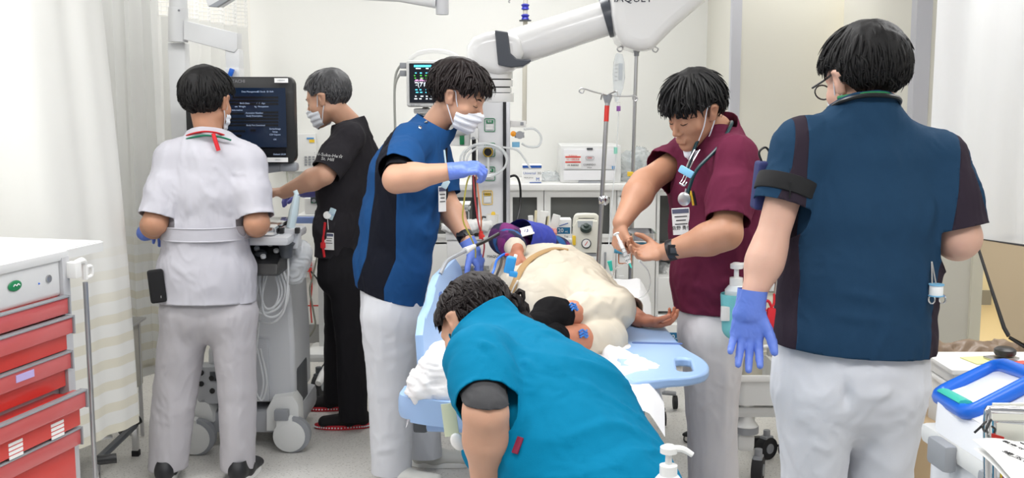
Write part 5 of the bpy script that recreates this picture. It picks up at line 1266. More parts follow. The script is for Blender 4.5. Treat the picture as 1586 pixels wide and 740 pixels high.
# ---------------------------------------------------------------- IV poles
def hook(t, c, pts, par):
    t.add(MB().tube([c+Vector(p) for p in pts], .0035, 8, smooth=5), 'hook', M_STEEL, par)
def iv_poles():
    A, B = P(941, 150, 5.12), P(926, 420, 5.06); ex = B+(B-A)*.22
    t = T('iv_pole', 'shorter leaning IV pole with red tape under its hooks', 'IV pole', ex)
    p = t.add(MB().cyl(ex, A, .0105, seg=16), 'pole', M_STEEL); h = t.add(MB().lathe([(.010, -.045), (.012, -.03), (.022, 0), (.022, .010), (.016, .012)], A, 20), 'hook_hub', M_GREYP)
    t.add(MB().cyl(A+(B-A)*.14, A+(B-A)*.05, .0115, seg=16), 'red_tape', M_RED, p)
    hook(t, A, [(0, 0, .008), (-.06, 0, .022), (-.105, 0, .036), (-.125, 0, .038), (-.130, 0, .024), (-.115, 0, .018), (-.108, 0, .036)], h)
    hook(t, A, [(0, 0, .006), (.08, 0, .003), (.125, 0, .004), (.138, 0, -.008), (.128, 0, -.02), (.118, 0, -.008), (.120, 0, .010)], h)
    hook(t, A, [(0, 0, .008), (.02, -.05, .02), (.035, -.08, .024), (.040, -.09, .004)], h); hook(t, A, [(0, 0, .008), (-.015, -.05, .010), (-.03, -.07, .012), (-.035, -.06, -.012)], h)
    k = P(932, 310, 5.07); kb = t.add(MB().lathe([(.014, 0), (.022, .006), (.022, .016), (.014, .020)], k+Vector((.012, 0, 0)), 16, (0, -1, 0)).box(k, (.03, .03, .035), bev=.004), 'clamp_knob', M_CHROME, p)
    A, B = P(986, 74, 5.42), P(976, 455, 5.38); ft = Vector((B.x-.002, 5.38, .12))
    t = T('iv_pole', 'taller upright IV pole holding the clear drip bag', 'IV pole', (ft.x, ft.y, 0))
    p = t.add(MB().cyl(P(979, 300, 5.40), A, .009, seg=16), 'upper_tube', M_STEEL); t.add(MB().cyl(ft, P(979, 300, 5.40), .0125, seg=16), 'lower_tube', M_STEEL)
    h = t.add(MB().lathe([(.012, -.04), (.013, -.025), (.024, .0), (.024, .010), (.016, .012)], A, 20), 'hook_hub', M_GREYP)
    hook(t, A, [(0, 0, .008), (-.06, 0, .004), (-.082, 0, .006), (-.094, 0, -.006), (-.084, 0, -.018), (-.070, 0, -.010), (-.070, 0, .012)], h)
    hook(t, A, [(0, 0, .008), (.05, -.03, .008), (.080, -.04, .004), (.100, -.04, -.006), (.090, -.04, -.022), (.074, -.04, -.014), (.076, -.04, .004)], h); hook(t, A, [(0, 0, .008), (.03, -.06, .010), (.045, -.08, .018), (.045, -.085, -.010)], h)
    t.add(bxf(972, 266, 981, 273, 5.38, .02, bev=.002), 'yellow_label', M_YELLOW, p)
    for a in range(5):
        an = a*2*PI/5+.3; e = Vector((ft.x+.26*math.cos(an), ft.y+.26*math.sin(an), .085)); lg = t.add(MB().tube([Vector((ft.x, ft.y, .13)), e], .012, 8), 'base_leg', M_GREYP); 
        w = MB().cyl(e+Vector((.01, 0, -.045)), e+Vector((-.01, 0, -.045)), .035, seg=16); t.add(w, 'wheel', M_RUBBER, lg)
    # tray on the pole
    tr = T('steel_tray', 'shallow stainless tray clamped to the taller IV pole', 'tray', P(998, 366, 5.2)); c, s = FY(975, 366, 1018, 373, 5.14, .22)
    tr.add(MB().frame(rrect(s[0], .22, .02), rrect(s[0]-.012, .208, .016), c+Vector((0, 0, -.006)), (1, 0, 0), (0, 1, 0), .030), 'rim', M_CHROME); tr.add(MB().box(c+Vector((0, 0, -.008)), (s[0]-.004, .216, .006)), 'base', M_STEEL)
    ps = T('phone_pouch', 'small framed device with orange edge hanging below the steel tray', 'device', P(972, 393, 5.22)); ps.add(bxf(958, 386, 978, 408, 5.24, .015, bev=.004), 'body', M_PAPER); c, s = FY(958, 386, 978, 408, 5.24, .015)
    ps.add(MB().frame(rrect(s[0]+.004, s[2]+.004, .008), rrect(s[0]-.006, s[2]-.006, .005), c+Vector((0, -.005, 0)), (1, 0, 0), (0, 0, 1), .006), 'edge', mat('copper_edge', srgb(190, 120, 80), .4))
    tp = T('tape_roll', 'light blue tape roll under the steel tray', 'tape', P(990, 382, 5.25)); tp.add(MB().cyl(P(952, 386, 5.23), P(966, 388, 5.23), .018, seg=20), 'roll', mat('tape_blue', srgb(90, 180, 220), .5))
    tp2 = T('tape_roll', 'pale blue tape strip right behind the steel tray', 'tape', P(998, 378, 4.78)); tp2.add(bxf(982, 376, 1004, 386, 5.30, .03, bev=.006), 'roll', mat('tape_blue', srgb(90, 180, 220)))
    # drip bag
    b = T('drip_bag', 'clear drip bag with purple port hanging from the taller IV pole', 'IV bag', P(957, 78, 5.38)); Y = 5.38
    L = [(955, 82), (964, 84), (967, 97), (968, 120), (965, 136), (961, 148), (957, 158), (952, 158), (950, 140), (949, 115), (950, 97), (953, 86)]
    o = b.add(MB().prism([(P(a, c_, Y).x, P(a, c_, Y).z) for a, c_ in L], (0, Y+.006, 0), (1, 0, 0), (0, 0, 1), .018, bev=.006), 'pouch', mat('iv_bag_clear', srgb(225, 232, 236), .1, alpha=.42))
    for k in range(5): b.add(bxf(952.5, 100+k*6, 956, 101+k*6, Y-.014, .001), 'volume_mark', M_GREYP, o)
    b.add(bxf(958, 98, 964, 124, Y-.014, .001), 'label', mat('film_label', srgb(205, 212, 218), .5, alpha=.7), o)
    pt = b.add(MB().cyl(P(958, 172, Y), P(958, 164, Y), .010, seg=14), 'port', M_PURPLE); b.add(MB().tube([P(958, 158, Y), P(958, 166, Y)], .008, 10), 'neck', M_CLEAR)
    b.add(MB().tube([P(958, 172, Y), P(957, 200, Y), P(955, 235, Y-.05), P(953, 260, Y-.1), P(948, 310, Y-.2), P(943, 380, Y-.3)], .0028, 8, smooth=6), 'drip_line', M_TUBE)
    b.add(MB().cyl(P(953.5, 238, Y-.05), P(953.5, 228, Y-.05), .009, seg=12), 'roller_clamp', mat('clamp_aqua', srgb(150, 220, 200), .4))
    k = T('iv_connector', 'teal connector and thin line dangling below the syringe', 'connector', P(945, 412, 4.5)); k.add(MB().cyl(P(944, 404, 4.5), P(947, 419, 4.5), .010, .006, seg=14), 'cap', mat('connector_teal', srgb(50, 190, 175), .4))
    k.add(MB().tube([P(947, 419, 4.5), P(952, 440, 4.45), P(958, 460, 4.4)], .0022, 6, smooth=5), 'line', M_TUBE)
    k.add(MB().tube([P(972, 408, 3.66), P(955, 414, 4.0), P(948, 430, 4.3)], .0022, 6, smooth=5), 'line', M_TUBE)
    k2 = T('infusion_line', 'thin clear line looping down in front of the white cabinet door', 'tube', P(1000, 440, 4.0)); k2.add(MB().tube([P(990, 404, 3.66), P(1004, 420, 3.9), P(1007, 440, 4.1), P(1000, 456, 4.3), P(984, 464, 4.4)], .0024, 6, smooth=6), 'line', M_TUBE)
    # far pole with blue clamps at the top
    t = T('iv_pole', 'slim pole with two blue clamps behind the boom, cut by the top edge', 'IV pole', P(812, 190, 6.6)); Y = 6.6
    p = t.add(MB().cyl(P(812, 192, Y), P(814, -20, Y), .014, seg=12), 'pole', mat('pole_beige', srgb(196, 192, 180), .4))
    for y in (11, 27): t.add(MB().lathe([(.014, -.018), (.024, -.012), (.018, 0), (.026, .012), (.014, .02)], P(813.5, y, Y), 16), 'clamp', mat('clamp_blue', srgb(45, 50, 170), .35), p)
    t.add(MB().cyl(P(813.5, 33, Y), P(813.5, 31, Y), .036, seg=16), 'disc', M_DGREY, p)
    t.add(MB().tube([P(813, -6, Y), P(795, -4, Y), P(788, 2, Y), P(790, 4, Y)], .005, 6, smooth=4), 'hook', M_STEEL, p)
iv_poles()
# ---------------------------------------------------------------- syringe, tubing, oximeter and straps on the patient
def bedside_items():
    t = T('syringe', 'syringe with clear barrel held between both hands of the burgundy person', 'syringe', P(968, 395, 3.68)); a, b = P(960, 374, 3.70), P(975, 408, 3.66); d = (b-a).normalized()
    o = t.add(MB().cyl(a, b, .0085, seg=16), 'barrel', M_CLEAR); t.add(MB().cyl(a-d*.03, a+d*.05, .0045, seg=10).cyl(a-d*.032, a-d*.028, .011, seg=12), 'plunger', M_PAPER); t.add(MB().cyl(b, b+d*.018, .004, .0015, seg=10), 'tip', mat('connector_teal', srgb(50, 190, 175)), o)
    for k in range(4): t.add(MB().cyl(a+d*(.03+.014*k), a+d*(.031+.014*k), .0088, seg=16), 'graduation', M_INK, o)
    # coloured tubing held by the blue-scrubbed person
    for i, (m, pts, lab) in enumerate(((mat('tubing_red', srgb(195, 60, 70), .3), [(733, 262), (735, 300), (740, 340), (746, 365), (750, 380), (748, 398)], 'red tube hanging from the raised gloved hand'),
                                       (mat('tubing_orange', srgb(232, 150, 110), .3), [(736, 262), (741, 300), (745, 335), (745, 362)], 'orange tube hanging beside the red one'),
                                       (mat('tubing_yellow', srgb(215, 205, 90), .3), [(733, 264), (724, 280), (719, 310), (717, 340), (728, 365), (736, 385), (737, 408), (745, 425)], 'yellow-green tube looping towards the lower gloved hand'))):
        p = [P(x, y, 4.02+.05*k) for k, (x, y) in enumerate(pts)]; o = MB().tube(p, .0032, 8, smooth=6).obj('tubing', m); tag(o, lab, 'tube', 'tubing held over the bed')
    t = T('connector', 'bright red connector where the hanging tubes meet', 'connector', P(746, 365, 4.15)); t.add(MB().cyl(P(745, 370, 4.15), P(745, 358, 4.15), .008, seg=12).cyl(P(748, 368, 4.15), P(744, 362, 4.15), .010, seg=12), 'body', M_RED)
    # instrument handle: grey to black wand
    t = T('pressure_hose', 'grey and black hose from the bed rail to the blood pressure cuff', 'hose', P(730, 385, 4.0))
    t.add(MB().tube([P(682, 424, 3.75), P(692, 405, 3.8), P(706, 396, 3.86), P(722, 388, 3.95)], .007, 8, smooth=6), 'grey_tube', M_GREYP)
    t.add(MB().tube([P(720, 389, 3.94), P(735, 381, 4.0)], [.014, .008], 10), 'coupling', M_WHITE2); t.add(MB().tube([P(735, 381, 4.0), P(752, 373, 4.05), P(772, 362, 4.15)], .007, 8, smooth=6), 'black_tube', M_BLACK)
    # pulse oximeter
    t = T('pulse_oximeter', 'blue finger clip with cable on the patient hand', 'oximeter', P(792, 412, 3.88)); rm = Matrix.Rotation(.22, 4, 'Y')
    o = t.add(MB().box(P(790, 410, 3.86), (.036, .030, .062), rm, bev=.008, seg=3), 'clip', mat('oximeter_blue', srgb(50, 150, 215), .4)); t.add(MB().box(P(796, 408, 3.87), (.012, .022, .066), rm, bev=.003), 'side_window', M_PAPER, o); t.add(MB().box(P(795, 424, 3.855), (.030, .026, .020), rm, bev=.005), 'clip_nose', mat('oximeter_blue', srgb(50, 150, 215)), o)
    t.add(MB().tube([P(787, 398, 3.86), P(782, 393, 3.86), P(770, 402, 3.84), P(765, 418, 3.80), P(758, 434, 3.78), P(754, 455, 3.8)], .0042, 8, smooth=6), 'cable', M_BRIGHTBLUE, o); t.add(MB().box(P(785, 394, 3.86), (.014, .012, .010), bev=.003), 'red_band', M_RED, o)
    # chest straps, laid on the clothing
    ST = mat('strap_tan', srgb(184, 150, 104), .85, bump=.2); pr = [o for o in bpy.data.objects if o.get('label', '').startswith('patient lying')][0]; sf = Surf(pr, ('shirt', 'plaid_sleeve', 'trousers'))
    for i, (pts, r, lab) in enumerate((([(880, 388), (862, 386), (845, 390), (828, 398), (814, 410), (804, 424), (798, 440), (790, 456), (783, 470)], .013, 'tan elastic strap across the cream-clad belly'), ([(804, 436), (798, 448), (790, 466)], .007, 'white strap end beside the tan elastic strap'))):
        o = MB().tube([sf(x, y, .004+.004*i)[0] for x, y in pts], r, 8, smooth=4, flat=(1.1, .35)).obj('body_strap', ST if i == 0 else M_PAPER); tag(o, lab, 'strap')
    o = MB().tube([P(x, y, Y_) for x, y, Y_ in ((764, 448, 3.85), (768, 430, 3.9), (775, 412, 3.98), (778, 400, 4.05))], .005, 8, smooth=5).obj('body_cable', M_BLACK); tag(o, 'black lead passing behind the finger clip cable', 'cable')
    # blood-pressure cuff
    V, Q = field_mesh([(econe(J(836, 374, 4.52), J(806, 366, 4.40), .072, .070), 0, 1)], .006); V = wrinkle(V, Q, .004, (16, 16, 16), 5, .6); T_ = tris(Q); a, b = J(840, 376, 4.53), J(803, 366, 4.39); ax = unit(b-a)
    V, T_ = clip(V, T_, (V-b)@ax); V, T_ = clip(V, T_, -((V-a)@ax)); t = T('blood_pressure_cuff', 'royal blue blood pressure cuff with white label round the plaid sleeve', 'cuff', P(822, 366, 4.4)); o = add(t.e, 'cuff', V, T_, mat('cuff_blue', srgb(52, 66, 170), .8)); 
    n_ = Vector((-.1, -.72, .68)); c = P(815, 358, 4.365)
    t.add(MB().box(c, (.058, .042, .004), facing(n_, (-.25, 0, 1)).to_4x4()), 'cuff_label', M_PAPER, o); t.text('cuff_print', '13', .020, mat('ink_blue_grey', srgb(80, 90, 150), .6), c+n_*.004, tuple(n_), parent=o)
    t.add(MB().box(P(838, 384, 4.40), (.03, .03, .004), facing((-.1, -.9, .3)).to_4x4()), 'cuff_mark', M_PAPER, o)

def sanitizer(name_label, p, k, pouch, root_name='sanitizer_bottle'):
    t = T(root_name, name_label, 'bottle', p); p = Vector(p)
    t.add(MB().lathe([(.024*k, 0), (.026*k, .006*k), (.026*k, .055*k), (.018*k, .065*k), (.012*k, .068*k)], p, 24), 'bottle', mat('bottle_frosted', srgb(228, 236, 240), .3))
    t.add(MB().lathe([(.0155*k, .066*k), (.0155*k, .084*k), (.006*k, .086*k), (.0055*k, .105*k)], p, 20), 'collar', M_WHITE)
    t.add(MB().lathe([(.006*k, .104*k), (.015*k, .106*k), (.015*k, .116*k), (.008*k, .120*k)], p, 20).tube([p+Vector((0, 0, .112*k)), p+Vector((.022*k, -.004*k, .114*k)), p+Vector((.040*k, -.006*k, .104*k))], [.007*k, .006*k, .005*k], 8, smooth=4), 'pump_head', M_WHITE)
    V, Q = field_mesh([(econe(p+Vector((0, 0, -.035*k)), p+Vector((0, 0, .040*k)), (.031*k, .030*k), (.036*k, .033*k)), 0, 1)], .003); V, T_ = clip(V, tris(Q), V[:, 2]-(p.z+.046*k)); add(t.e, 'holster', V, T_, pouch, None, .0015)
    t.add(MB().box(p+Vector((-.028*k, -.020*k, .002*k)), (.020*k, .014*k, .034*k), bev=.003), 'buckle', M_WHITE)
sanitizer('sanitizer pump in a teal holster at the hip of the burgundy-clad person', P(1139, 484, 3.70), 1.45, mat('holster_teal', srgb(120, 200, 205), .6))
sanitizer('sanitizer pump with white bottle at the hip of the bending person in teal', P(1034, 792, 2.05), 1.12, mat('holster_teal2', srgb(110, 210, 220), .6))
# ---------------------------------------------------------------- right-hand trolley between the two men
def right_trolley():
    Y = 4.35
    t = T('white_trolley', 'white instrument trolley with deep tray between burgundy and steel-blue persons', 'trolley', (P(1185, 600, Y+.2).x, Y+.2, 0))
    c, s = FY(1143, 585, 1225, 628, Y, .42)
    t.add(MB().frame(rrect(s[0], .42, .03), rrect(s[0]-.03, .39, .025), c+Vector((0, 0, -s[2]/2+.0)), (1, 0, 0), (0, 1, 0), s[2]), 'tray', M_WHITE2); t.add(MB().box(c+Vector((0, 0, -s[2]*.45)), (s[0]-.02, .40, .01)), 'tray_bottom', M_WHITE)
    t.add(bxf(1141, 582, 1228, 592, Y-.008, .02, bev=.006), 'tray_lip', M_WHITE)
    t.add(bxf(1140, 630, 1225, 648, Y+.02, .40, bev=.02), 'lower_frame', M_WHITE2)
    t.add(MB().lathe([(.045, 0), (.050, .02), (.036, .04), (.034, .14)], (P(1160, 670, Y).x, Y+.06, P(1160, 672, Y).z), 24), 'leg_joint', M_WHITE2)
    t.add(MB().lathe([(.052, 0), (.052, .028)], (P(1160, 670, Y).x, Y+.06, P(1160, 672, Y).z-.01), 24), 'grey_ring', M_GREYP)
    t.add(bxf(1143, 672, 1170, 700, Y+.02, .07, bev=.02), 'caster_housing', M_WHITE2); p = PZ(1154, 716, 0); caster(t, (p.x, Y+.05, 0), .055, 1.2)
    for x in (1215, 1180): caster(t, (P(x, 650, 4.8).x, 4.7, 0), .05, .6)
    t.add(bxf(1150, 545, 1225, 582, Y+.40, .03), 'back_panel', mat('panel_beige', srgb(214, 208, 190), .6))
    t.add(bxf(1148, 440, 1225, 452, Y+.02, .40, bev=.008), 'top_shelf', M_WHITE2); t.add(bxf(1160, 452, 1225, 520, Y+.03, .38, bev=.006), 'drawer_unit', mat('panel_cream', srgb(222, 218, 202), .6))
    for x in (1146, 1222): t.add(bxf(x, 452, x+5, 585, Y+.38, .03), 'post', M_WHITE2)
    t.add(MB().tube([P(1150, 536, Y-.01), P(1182, 537, Y-.01), P(1212, 534, Y-.01)], .008, 8), 'hinge_bar', M_WHITE); 
    t.add(bxf(1190, 530, 1206, 552, Y, .03, bev=.004), 'grey_bracket', M_STEEL)
    g = T('glove_box', 'pale box with blue-violet gloves spilling out on the white trolley', 'box', FY(1183, 420, 1215, 440, Y+.1, .1)[0]); g.add(bxf(1178, 457-30, 1216, 442, Y+.06, .16, bev=.003), 'carton', M_PAPER); V, Q = field_mesh([(ell(J(1194, 424, Y+.1), (.04, .04, .018)), 0, 1)], .005); V = wrinkle(V, Q, .012, (30, 30, 30), 3, .8); add(g.e, 'glove_tuft', V, Q, GLOVE)
    o = MB().tube([PZ(1250, 694, .012), PZ(1225, 692, .012), PZ(1200, 689, .015), PZ(1182, 684, .02)], .006, 8, smooth=6).obj('power_cable', M_BLACK); tag(o, 'black power cord on the floor behind the steel-blue person', 'cable')
    o = T('power_plug', 'black plug at the end of the floor power cord', 'plug', PZ(1172, 684, .02)); o.add(MB().box(PZ(1172, 684, .03), (.045, .035, .05), .2, bev=.006).tube([PZ(1178, 684, .03), PZ(1192, 687, .02)], [.014, .008], 8), 'body', M_BLACK)
    o = T('foot_switch', 'black plug and loop of cord on the floor left of the burgundy trousers', 'plug', PZ(1066, 675, .02)); o.add(MB().tube([PZ(1058, 673, .03), PZ(1064, 672, .03), PZ(1076, 671, .03)], [.006, .014, .016], 8, smooth=3), 'body', M_BLACK); o.add(MB().tube([PZ(1074, 660, .05), PZ(1070, 668, .02), PZ(1060, 676, .01), PZ(1062, 684, .01), PZ(1078, 685, .01)], .004, 8, smooth=6), 'cord', M_BLACK)
right_trolley()
# ---------------------------------------------------------------- right-hand side: bins, boxes, papers, tilted panel
def right_side():
    # tilted translucent panel
    t = T('tinted_screen', 'raised brown-tinted panel with black edge at the right border', 'panel', P(1550, 530, 3.6)); Y = 3.6
    a, b, c, d = P(1511, 369, 3.62), P(1640, 388, 3.5), P(1640, 590, 3.35), P(1560, 518, 3.42)
    U = (b-a).normalized(); V_ = ((d-a)-U*(d-a).dot(U)).normalized(); g = lambda p: ((p-a).dot(U), (p-a).dot(V_))
    poly = [g(p) for p in (a, b, c, P(1600, 541, 3.38), P(1563, 520, 3.42), P(1556, 508, 3.44))]
    m = MB(); m.prism(poly, a, U, V_, .012); t.add(m, 'panel', mat('tinted_panel', srgb(150, 134, 108), .3, .0))
    pts = [a+U*u+V_*v+U.cross(V_)*.006 for u, v in poly]; t.add(MB().tube([pts[1], pts[0], pts[5], pts[4]], .008, 8), 'black_edge', M_BLACK)
    t.add(MB().tube([P(1563, 522, 3.42), P(1600, 545, 3.38), P(1640, 570, 3.36)], .006, 8), 'lower_edge', M_BLACK)
    t.add(MB().box((P(1640, 600, 3.4).x+.12, 3.5, .42), (.24, .30, .84), bev=.01), 'cabinet_base', mat('cabinet_tan', srgb(200, 176, 128), .6))
    # white lidded boxes
    for i, (y0, y1, lab) in enumerate(((572, 598, 'white plastic box with clipped lid, topmost of its stack at right'), (600, 680, 'white plastic box under the lidded one at right'))):
        t = T('storage_box', lab, 'box', FY(1477, y0, 1640, y1, 2.95, .2)[0], 'white boxes at right')
        c, s = FY(1477+2*i, y0, 1650, y1, 2.95, .20); t.add(MB().box(c, s, bev=.012), 'body', M_WHITE2); t.add(MB().box(c+Vector((0, 0, s[2]/2-.006)), (s[0]+.02, s[1]+.02, .014), bev=.005), 'lid', M_WHITE)
        if i == 0: t.add(MB().box(c+Vector((-.02, .0, s[2]/2+.003)), (.12, .08, .002), .2), 'label', mat('label_yellow_green', srgb(225, 225, 150), .6)); t.add(MB().box(c+Vector((.05, -.04, s[2]/2+.004)), (.06, .03, .002), .3), 'label', mat('label_red', srgb(215, 90, 80), .6))
    k = T('clamp_knob', 'black clamp knob on a metal clip on top of the white box', 'clamp', PZ(1556, 556, P(1550, 572, 2.95).z)); q = PZ(1556, 556, P(1550, 572, 2.95).z+.004)
    k.add(MB().lathe([(.026, 0), (.030, .006), (.030, .016), (.022, .022)], q+Vector((0, 0, .012)), 20), 'knob', M_BLACK); k.add(MB().box(q+Vector((-.01, 0, .004)), (.085, .05, .008), .3, bev=.003), 'clip_plate', M_STEEL); k.add(MB().cyl(q, q+Vector((0, 0, .014)), .01), 'stem', M_STEEL)
    # brown cartons
    t = T('cardboard_box', 'tan cardboard sheet leaning behind the cargo pocket', 'cardboard', P(1450, 600, 3.35)); a, b, c, d = P(1420, 552, 3.4), P(1478, 590, 3.25), PZ(1478, 860, .005), PZ(1420, 850, .005)
    m = MB(); vs = [m.bm.verts.new(p) for p in (a, b, c, d)]; v2 = [m.bm.verts.new(p+Vector((.004, .012, 0))) for p in (a, b, c, d)]; m.bm.faces.new(vs); m.bm.faces.new(v2[::-1])
    for i in range(4): m.bm.faces.new((vs[i], v2[i], v2[(i+1) % 4], vs[(i+1) % 4]))
    t.add(m, 'sheet', mat('cardboard_light', srgb(204, 180, 152), .85))
    t = T('brown_bag', 'crumpled brown wrapped bundle on the floor line by the doorway', 'bundle', P(1450, 555, 3.9)); V, Q = field_mesh([(econe(J(1415, 566, 3.9), J(1560, 572, 3.9), (.09, .055), (.10, .06), (0, 0, 1)), 0, 1)], .010); V = wrinkle(V, Q, .016, (14, 14, 20), 77, .8); add(t.e, 'wrap', V, Q, mat('brown_wrap', srgb(150, 130, 112), .35, var=.15, vscale=20))
    t.add(MB().box((P(1490, 640, 3.95).x, 3.98, .33), (.42, .16, .62), bev=.01), 'base', mat('brown_wrap2', srgb(140, 120, 100), .7))
    t = T('cardboard_box', 'brown carton with paw-like print low behind the white bin', 'box', P(1410, 700, 3.0)); c, s = FY(1395, 655, 1440, 760, 3.0, .3); t.add(MB().box(c, s, .15, bev=.003), 'carton', M_CARDB)
    for dx, dy, r in ((0, 0, .012), (-.012, .018, .006), (0, .022, .006), (.012, .018, .006)): t.add(MB().cyl(P(1408, 706, 2.97)+Vector((dx, .0, dy)), P(1408, 706, 2.97)+Vector((dx, -.012, dy)), r, seg=12), 'printed_mark', M_INK)
    # translucent bin with blue-rimmed lid
    t = T('waste_bin', 'white translucent bin with blue-rimmed sloping lid at lower right', 'bin', (P(1510, 700, 2.45).x, 2.6, .05))
    TR = mat('bin_translucent_white', srgb(232, 234, 238), .35, sss=0)
    A = P(1424, 660, 2.42); B = P(1530, 730, 2.12)       # front top edge, left to right
    U = (B-A); U.z = 0; U.normalize(); Wd = Vector((-U.y, U.x, 0)); z1 = (A.z+B.z)/2; Wd = Wd if Wd.x > 0 else -Wd
    Lx, Lw = .52, .42
    rot = Matrix(((*U, 0), (*Wd, 0), (0, 0, 1, 0), (0, 0, 0, 1))).transposed()
    C0 = lambda u, w, z: A+U*u+Wd*w+Vector((0, 0, z-A.z))
    t.add(MB().box(C0(Lx/2, Lw/2, z1-.33), (Lx-.03, Lw-.03, .62), rot, bev=.03, seg=3), 'body', TR)
    t.add(MB().box(C0(Lx/2, Lw/2, z1-.01), (Lx, Lw, .045), rot, bev=.015), 'rim', M_WHITE2)
    # sloping lid lofted from the rim up to the blue frame
    F4 = [P(1447, 617, 2.50), P(1500, 648, 2.24), P(1612, 590, 2.22), P(1548, 568, 2.50)]
    def quad(cs, u, v): return (cs[0]*(1-u)+cs[3]*u)*(1-v)+(cs[1]*(1-u)+cs[2]*u)*v
    R4 = [C0(.0, .0, z1+.01), C0(Lx, .0, z1+.01), C0(Lx, Lw, z1+.01), C0(0, Lw, z1+.01)]
    rr_ = rrect(.98, .98, .16, 6, .5, .5); fr_ = [quad(F4, u, v) for u, v in rr_]; rm_ = [quad(R4, u, v) for u, v in rr_]; n = len(rr_)
    lb = MB(); lv = [[lb.bm.verts.new(a*(1-k)+b*k+Vector((0, 0, .03*math.sin(k*PI)))) for a, b in zip(rm_, fr_)] for k in np.linspace(0, 1, 7)]
    for k in range(6):
        for i in range(n): lb.bm.faces.new((lv[k][i], lv[k][(i+1) % n], lv[k+1][(i+1) % n], lv[k+1][i]))
    lb.bm.faces.new(lv[-1]); hood = t.add(lb, 'lid', TR)
    t.add(MB().tube([p+Vector((0, 0, .008)) for p in fr_], .017, 10, closed=True), 'blue_frame', M_BRIGHTBLUE)
    t.add(MB().tube([quad(F4, .05, .18)+Vector((0, 0, .022)), quad(F4, .05, .82)+Vector((0, 0, .022))], .013, 8, flat=(1.2, .5)), 'green_tape', mat('tape_green', srgb(60, 185, 165), .5))
    for u in (.16, .42): t.add(MB().box(C0(Lx*u*1.6, -.012, z1-.02), (.085, .03, .06), rot, bev=.010), 'latch', M_GREYP)
    t.text('marker_writing', 'VEG', .085, M_INK, C0(.16, -.004, z1-.20)+(-Wd)*.0, tuple(-Wd))
    # wire stand with papers
    t = T('wire_stand', 'chrome wire stand holding papers in front of the white bin', 'stand', P(1535, 700, 2.0)); Y = 2.0
    t.add(MB().tube([P(1530, 760, Y), P(1529, 690, Y), P(1530, 640, Y), P(1540, 634, Y), P(1600, 636, Y), P(1640, 640, Y)], .0075, 10, smooth=4), 'frame', M_CHROME); t.add(MB().tube([P(1541, 760, Y+.04), P(1540, 652, Y+.04), P(1600, 655, Y+.04)], .005, 8), 'inner_wire', M_CHROME)
    t.add(MB().box((P(1590, 680, Y+.03).x, Y+.06, P(1590, 668, Y).z), (.11, .006, .075)), 'back_card', mat('card_ivory', srgb(226, 226, 214), .7))
    for i, (dy, lab) in enumerate(((0, 'printed sheet lying on top of the wire stand at the lower right corner'), (14, 'white sheet under the printed one at the lower right corner'))):
        q = T('paper_sheet', lab, 'paper', P(1560, 705+dy, 1.9)); a, b, c, d = P(1506+i*2, 681+dy, 1.96), P(1600, 684+dy, 2.02), P(1660, 760+dy, 1.80), P(1572+i*3, 745+dy, 1.78)
        m = MB(); m.grid(lambda u, v: (a*(1-u)+b*u)*(1-v)+(d*(1-u)+c*u)*v+Vector((0, 0, .004*math.sin(u*5+v*4))), 8, 8); o = q.add(m, 'sheet', M_PAPER); md = o.modifiers.new('thickness', 'SOLIDIFY'); md.thickness = .0012
        if i == 0:
            U = (b-a).normalized(); D = (d-a).normalized(); n = U.cross(-D).normalized(); n = n if n.z > 0 else -n
            for s_, u, v, sz in (('埼玉医大病院', .62, .60, .020), ('救命センター受付票', .80, .36, .014)):
                q.text('print', s_, sz, M_INK, (a*(1-u)+b*u)*(1-v)+(d*(1-u)+c*u)*v+n*.005, tuple(n), parent=o, up=tuple((U*.9-D*-.3).cross(-n) if False else (U-D*.35)))
            q.add(MB().tube([a*.3+b*.7+(d-a)*.10+n*.005, a*.2+b*.8+(d-a)*.22+n*.005, a*.05+b*.95+(d-a)*.30+n*.005], .0012, 5, smooth=3), 'pen_stroke', M_INK, o)
    t = T('binder', 'cream folded pamphlets standing under the papers', 'paper', P(1545, 725, 2.08))
    for k in range(4): t.add(MB().box(P(1538+k*4, 735, 2.08), (.004, .05, .12)), 'leaf', [M_PAPER, M_YELLOW, M_PURPLE, M_PAPER][k])
    t = T('black_cord_tangle', 'thin black cord tangled round the wire stand', 'cord', P(1525, 660, 1.98)); t.add(MB().tube([P(1509, 670, 1.97), P(1520, 660, 1.97), P(1527, 652, 1.97), P(1522, 660, 1.96), P(1526, 668, 1.97), P(1532, 655, 1.97), P(1535, 650, 1.97), P(1528, 662, 1.96), P(1530, 670, 1.97)], .0022, 6, smooth=6), 'cord', M_BLACK); t.add(MB().tube([P(1536, 660, 1.97), P(1541, 664, 1.97), P(1540, 670, 1.97)], .0022, 6, smooth=5), 'cord_end', M_BLACK)
    t = T('red_card', 'red and white card behind the wire stand upright', 'card', P(1535, 675, 2.02)); t.add(MB().box(P(1540, 677, 2.03), (.035, .004, .012), Matrix.Rotation(.3, 4, 'Y')), 'card', M_RED)
right_side()

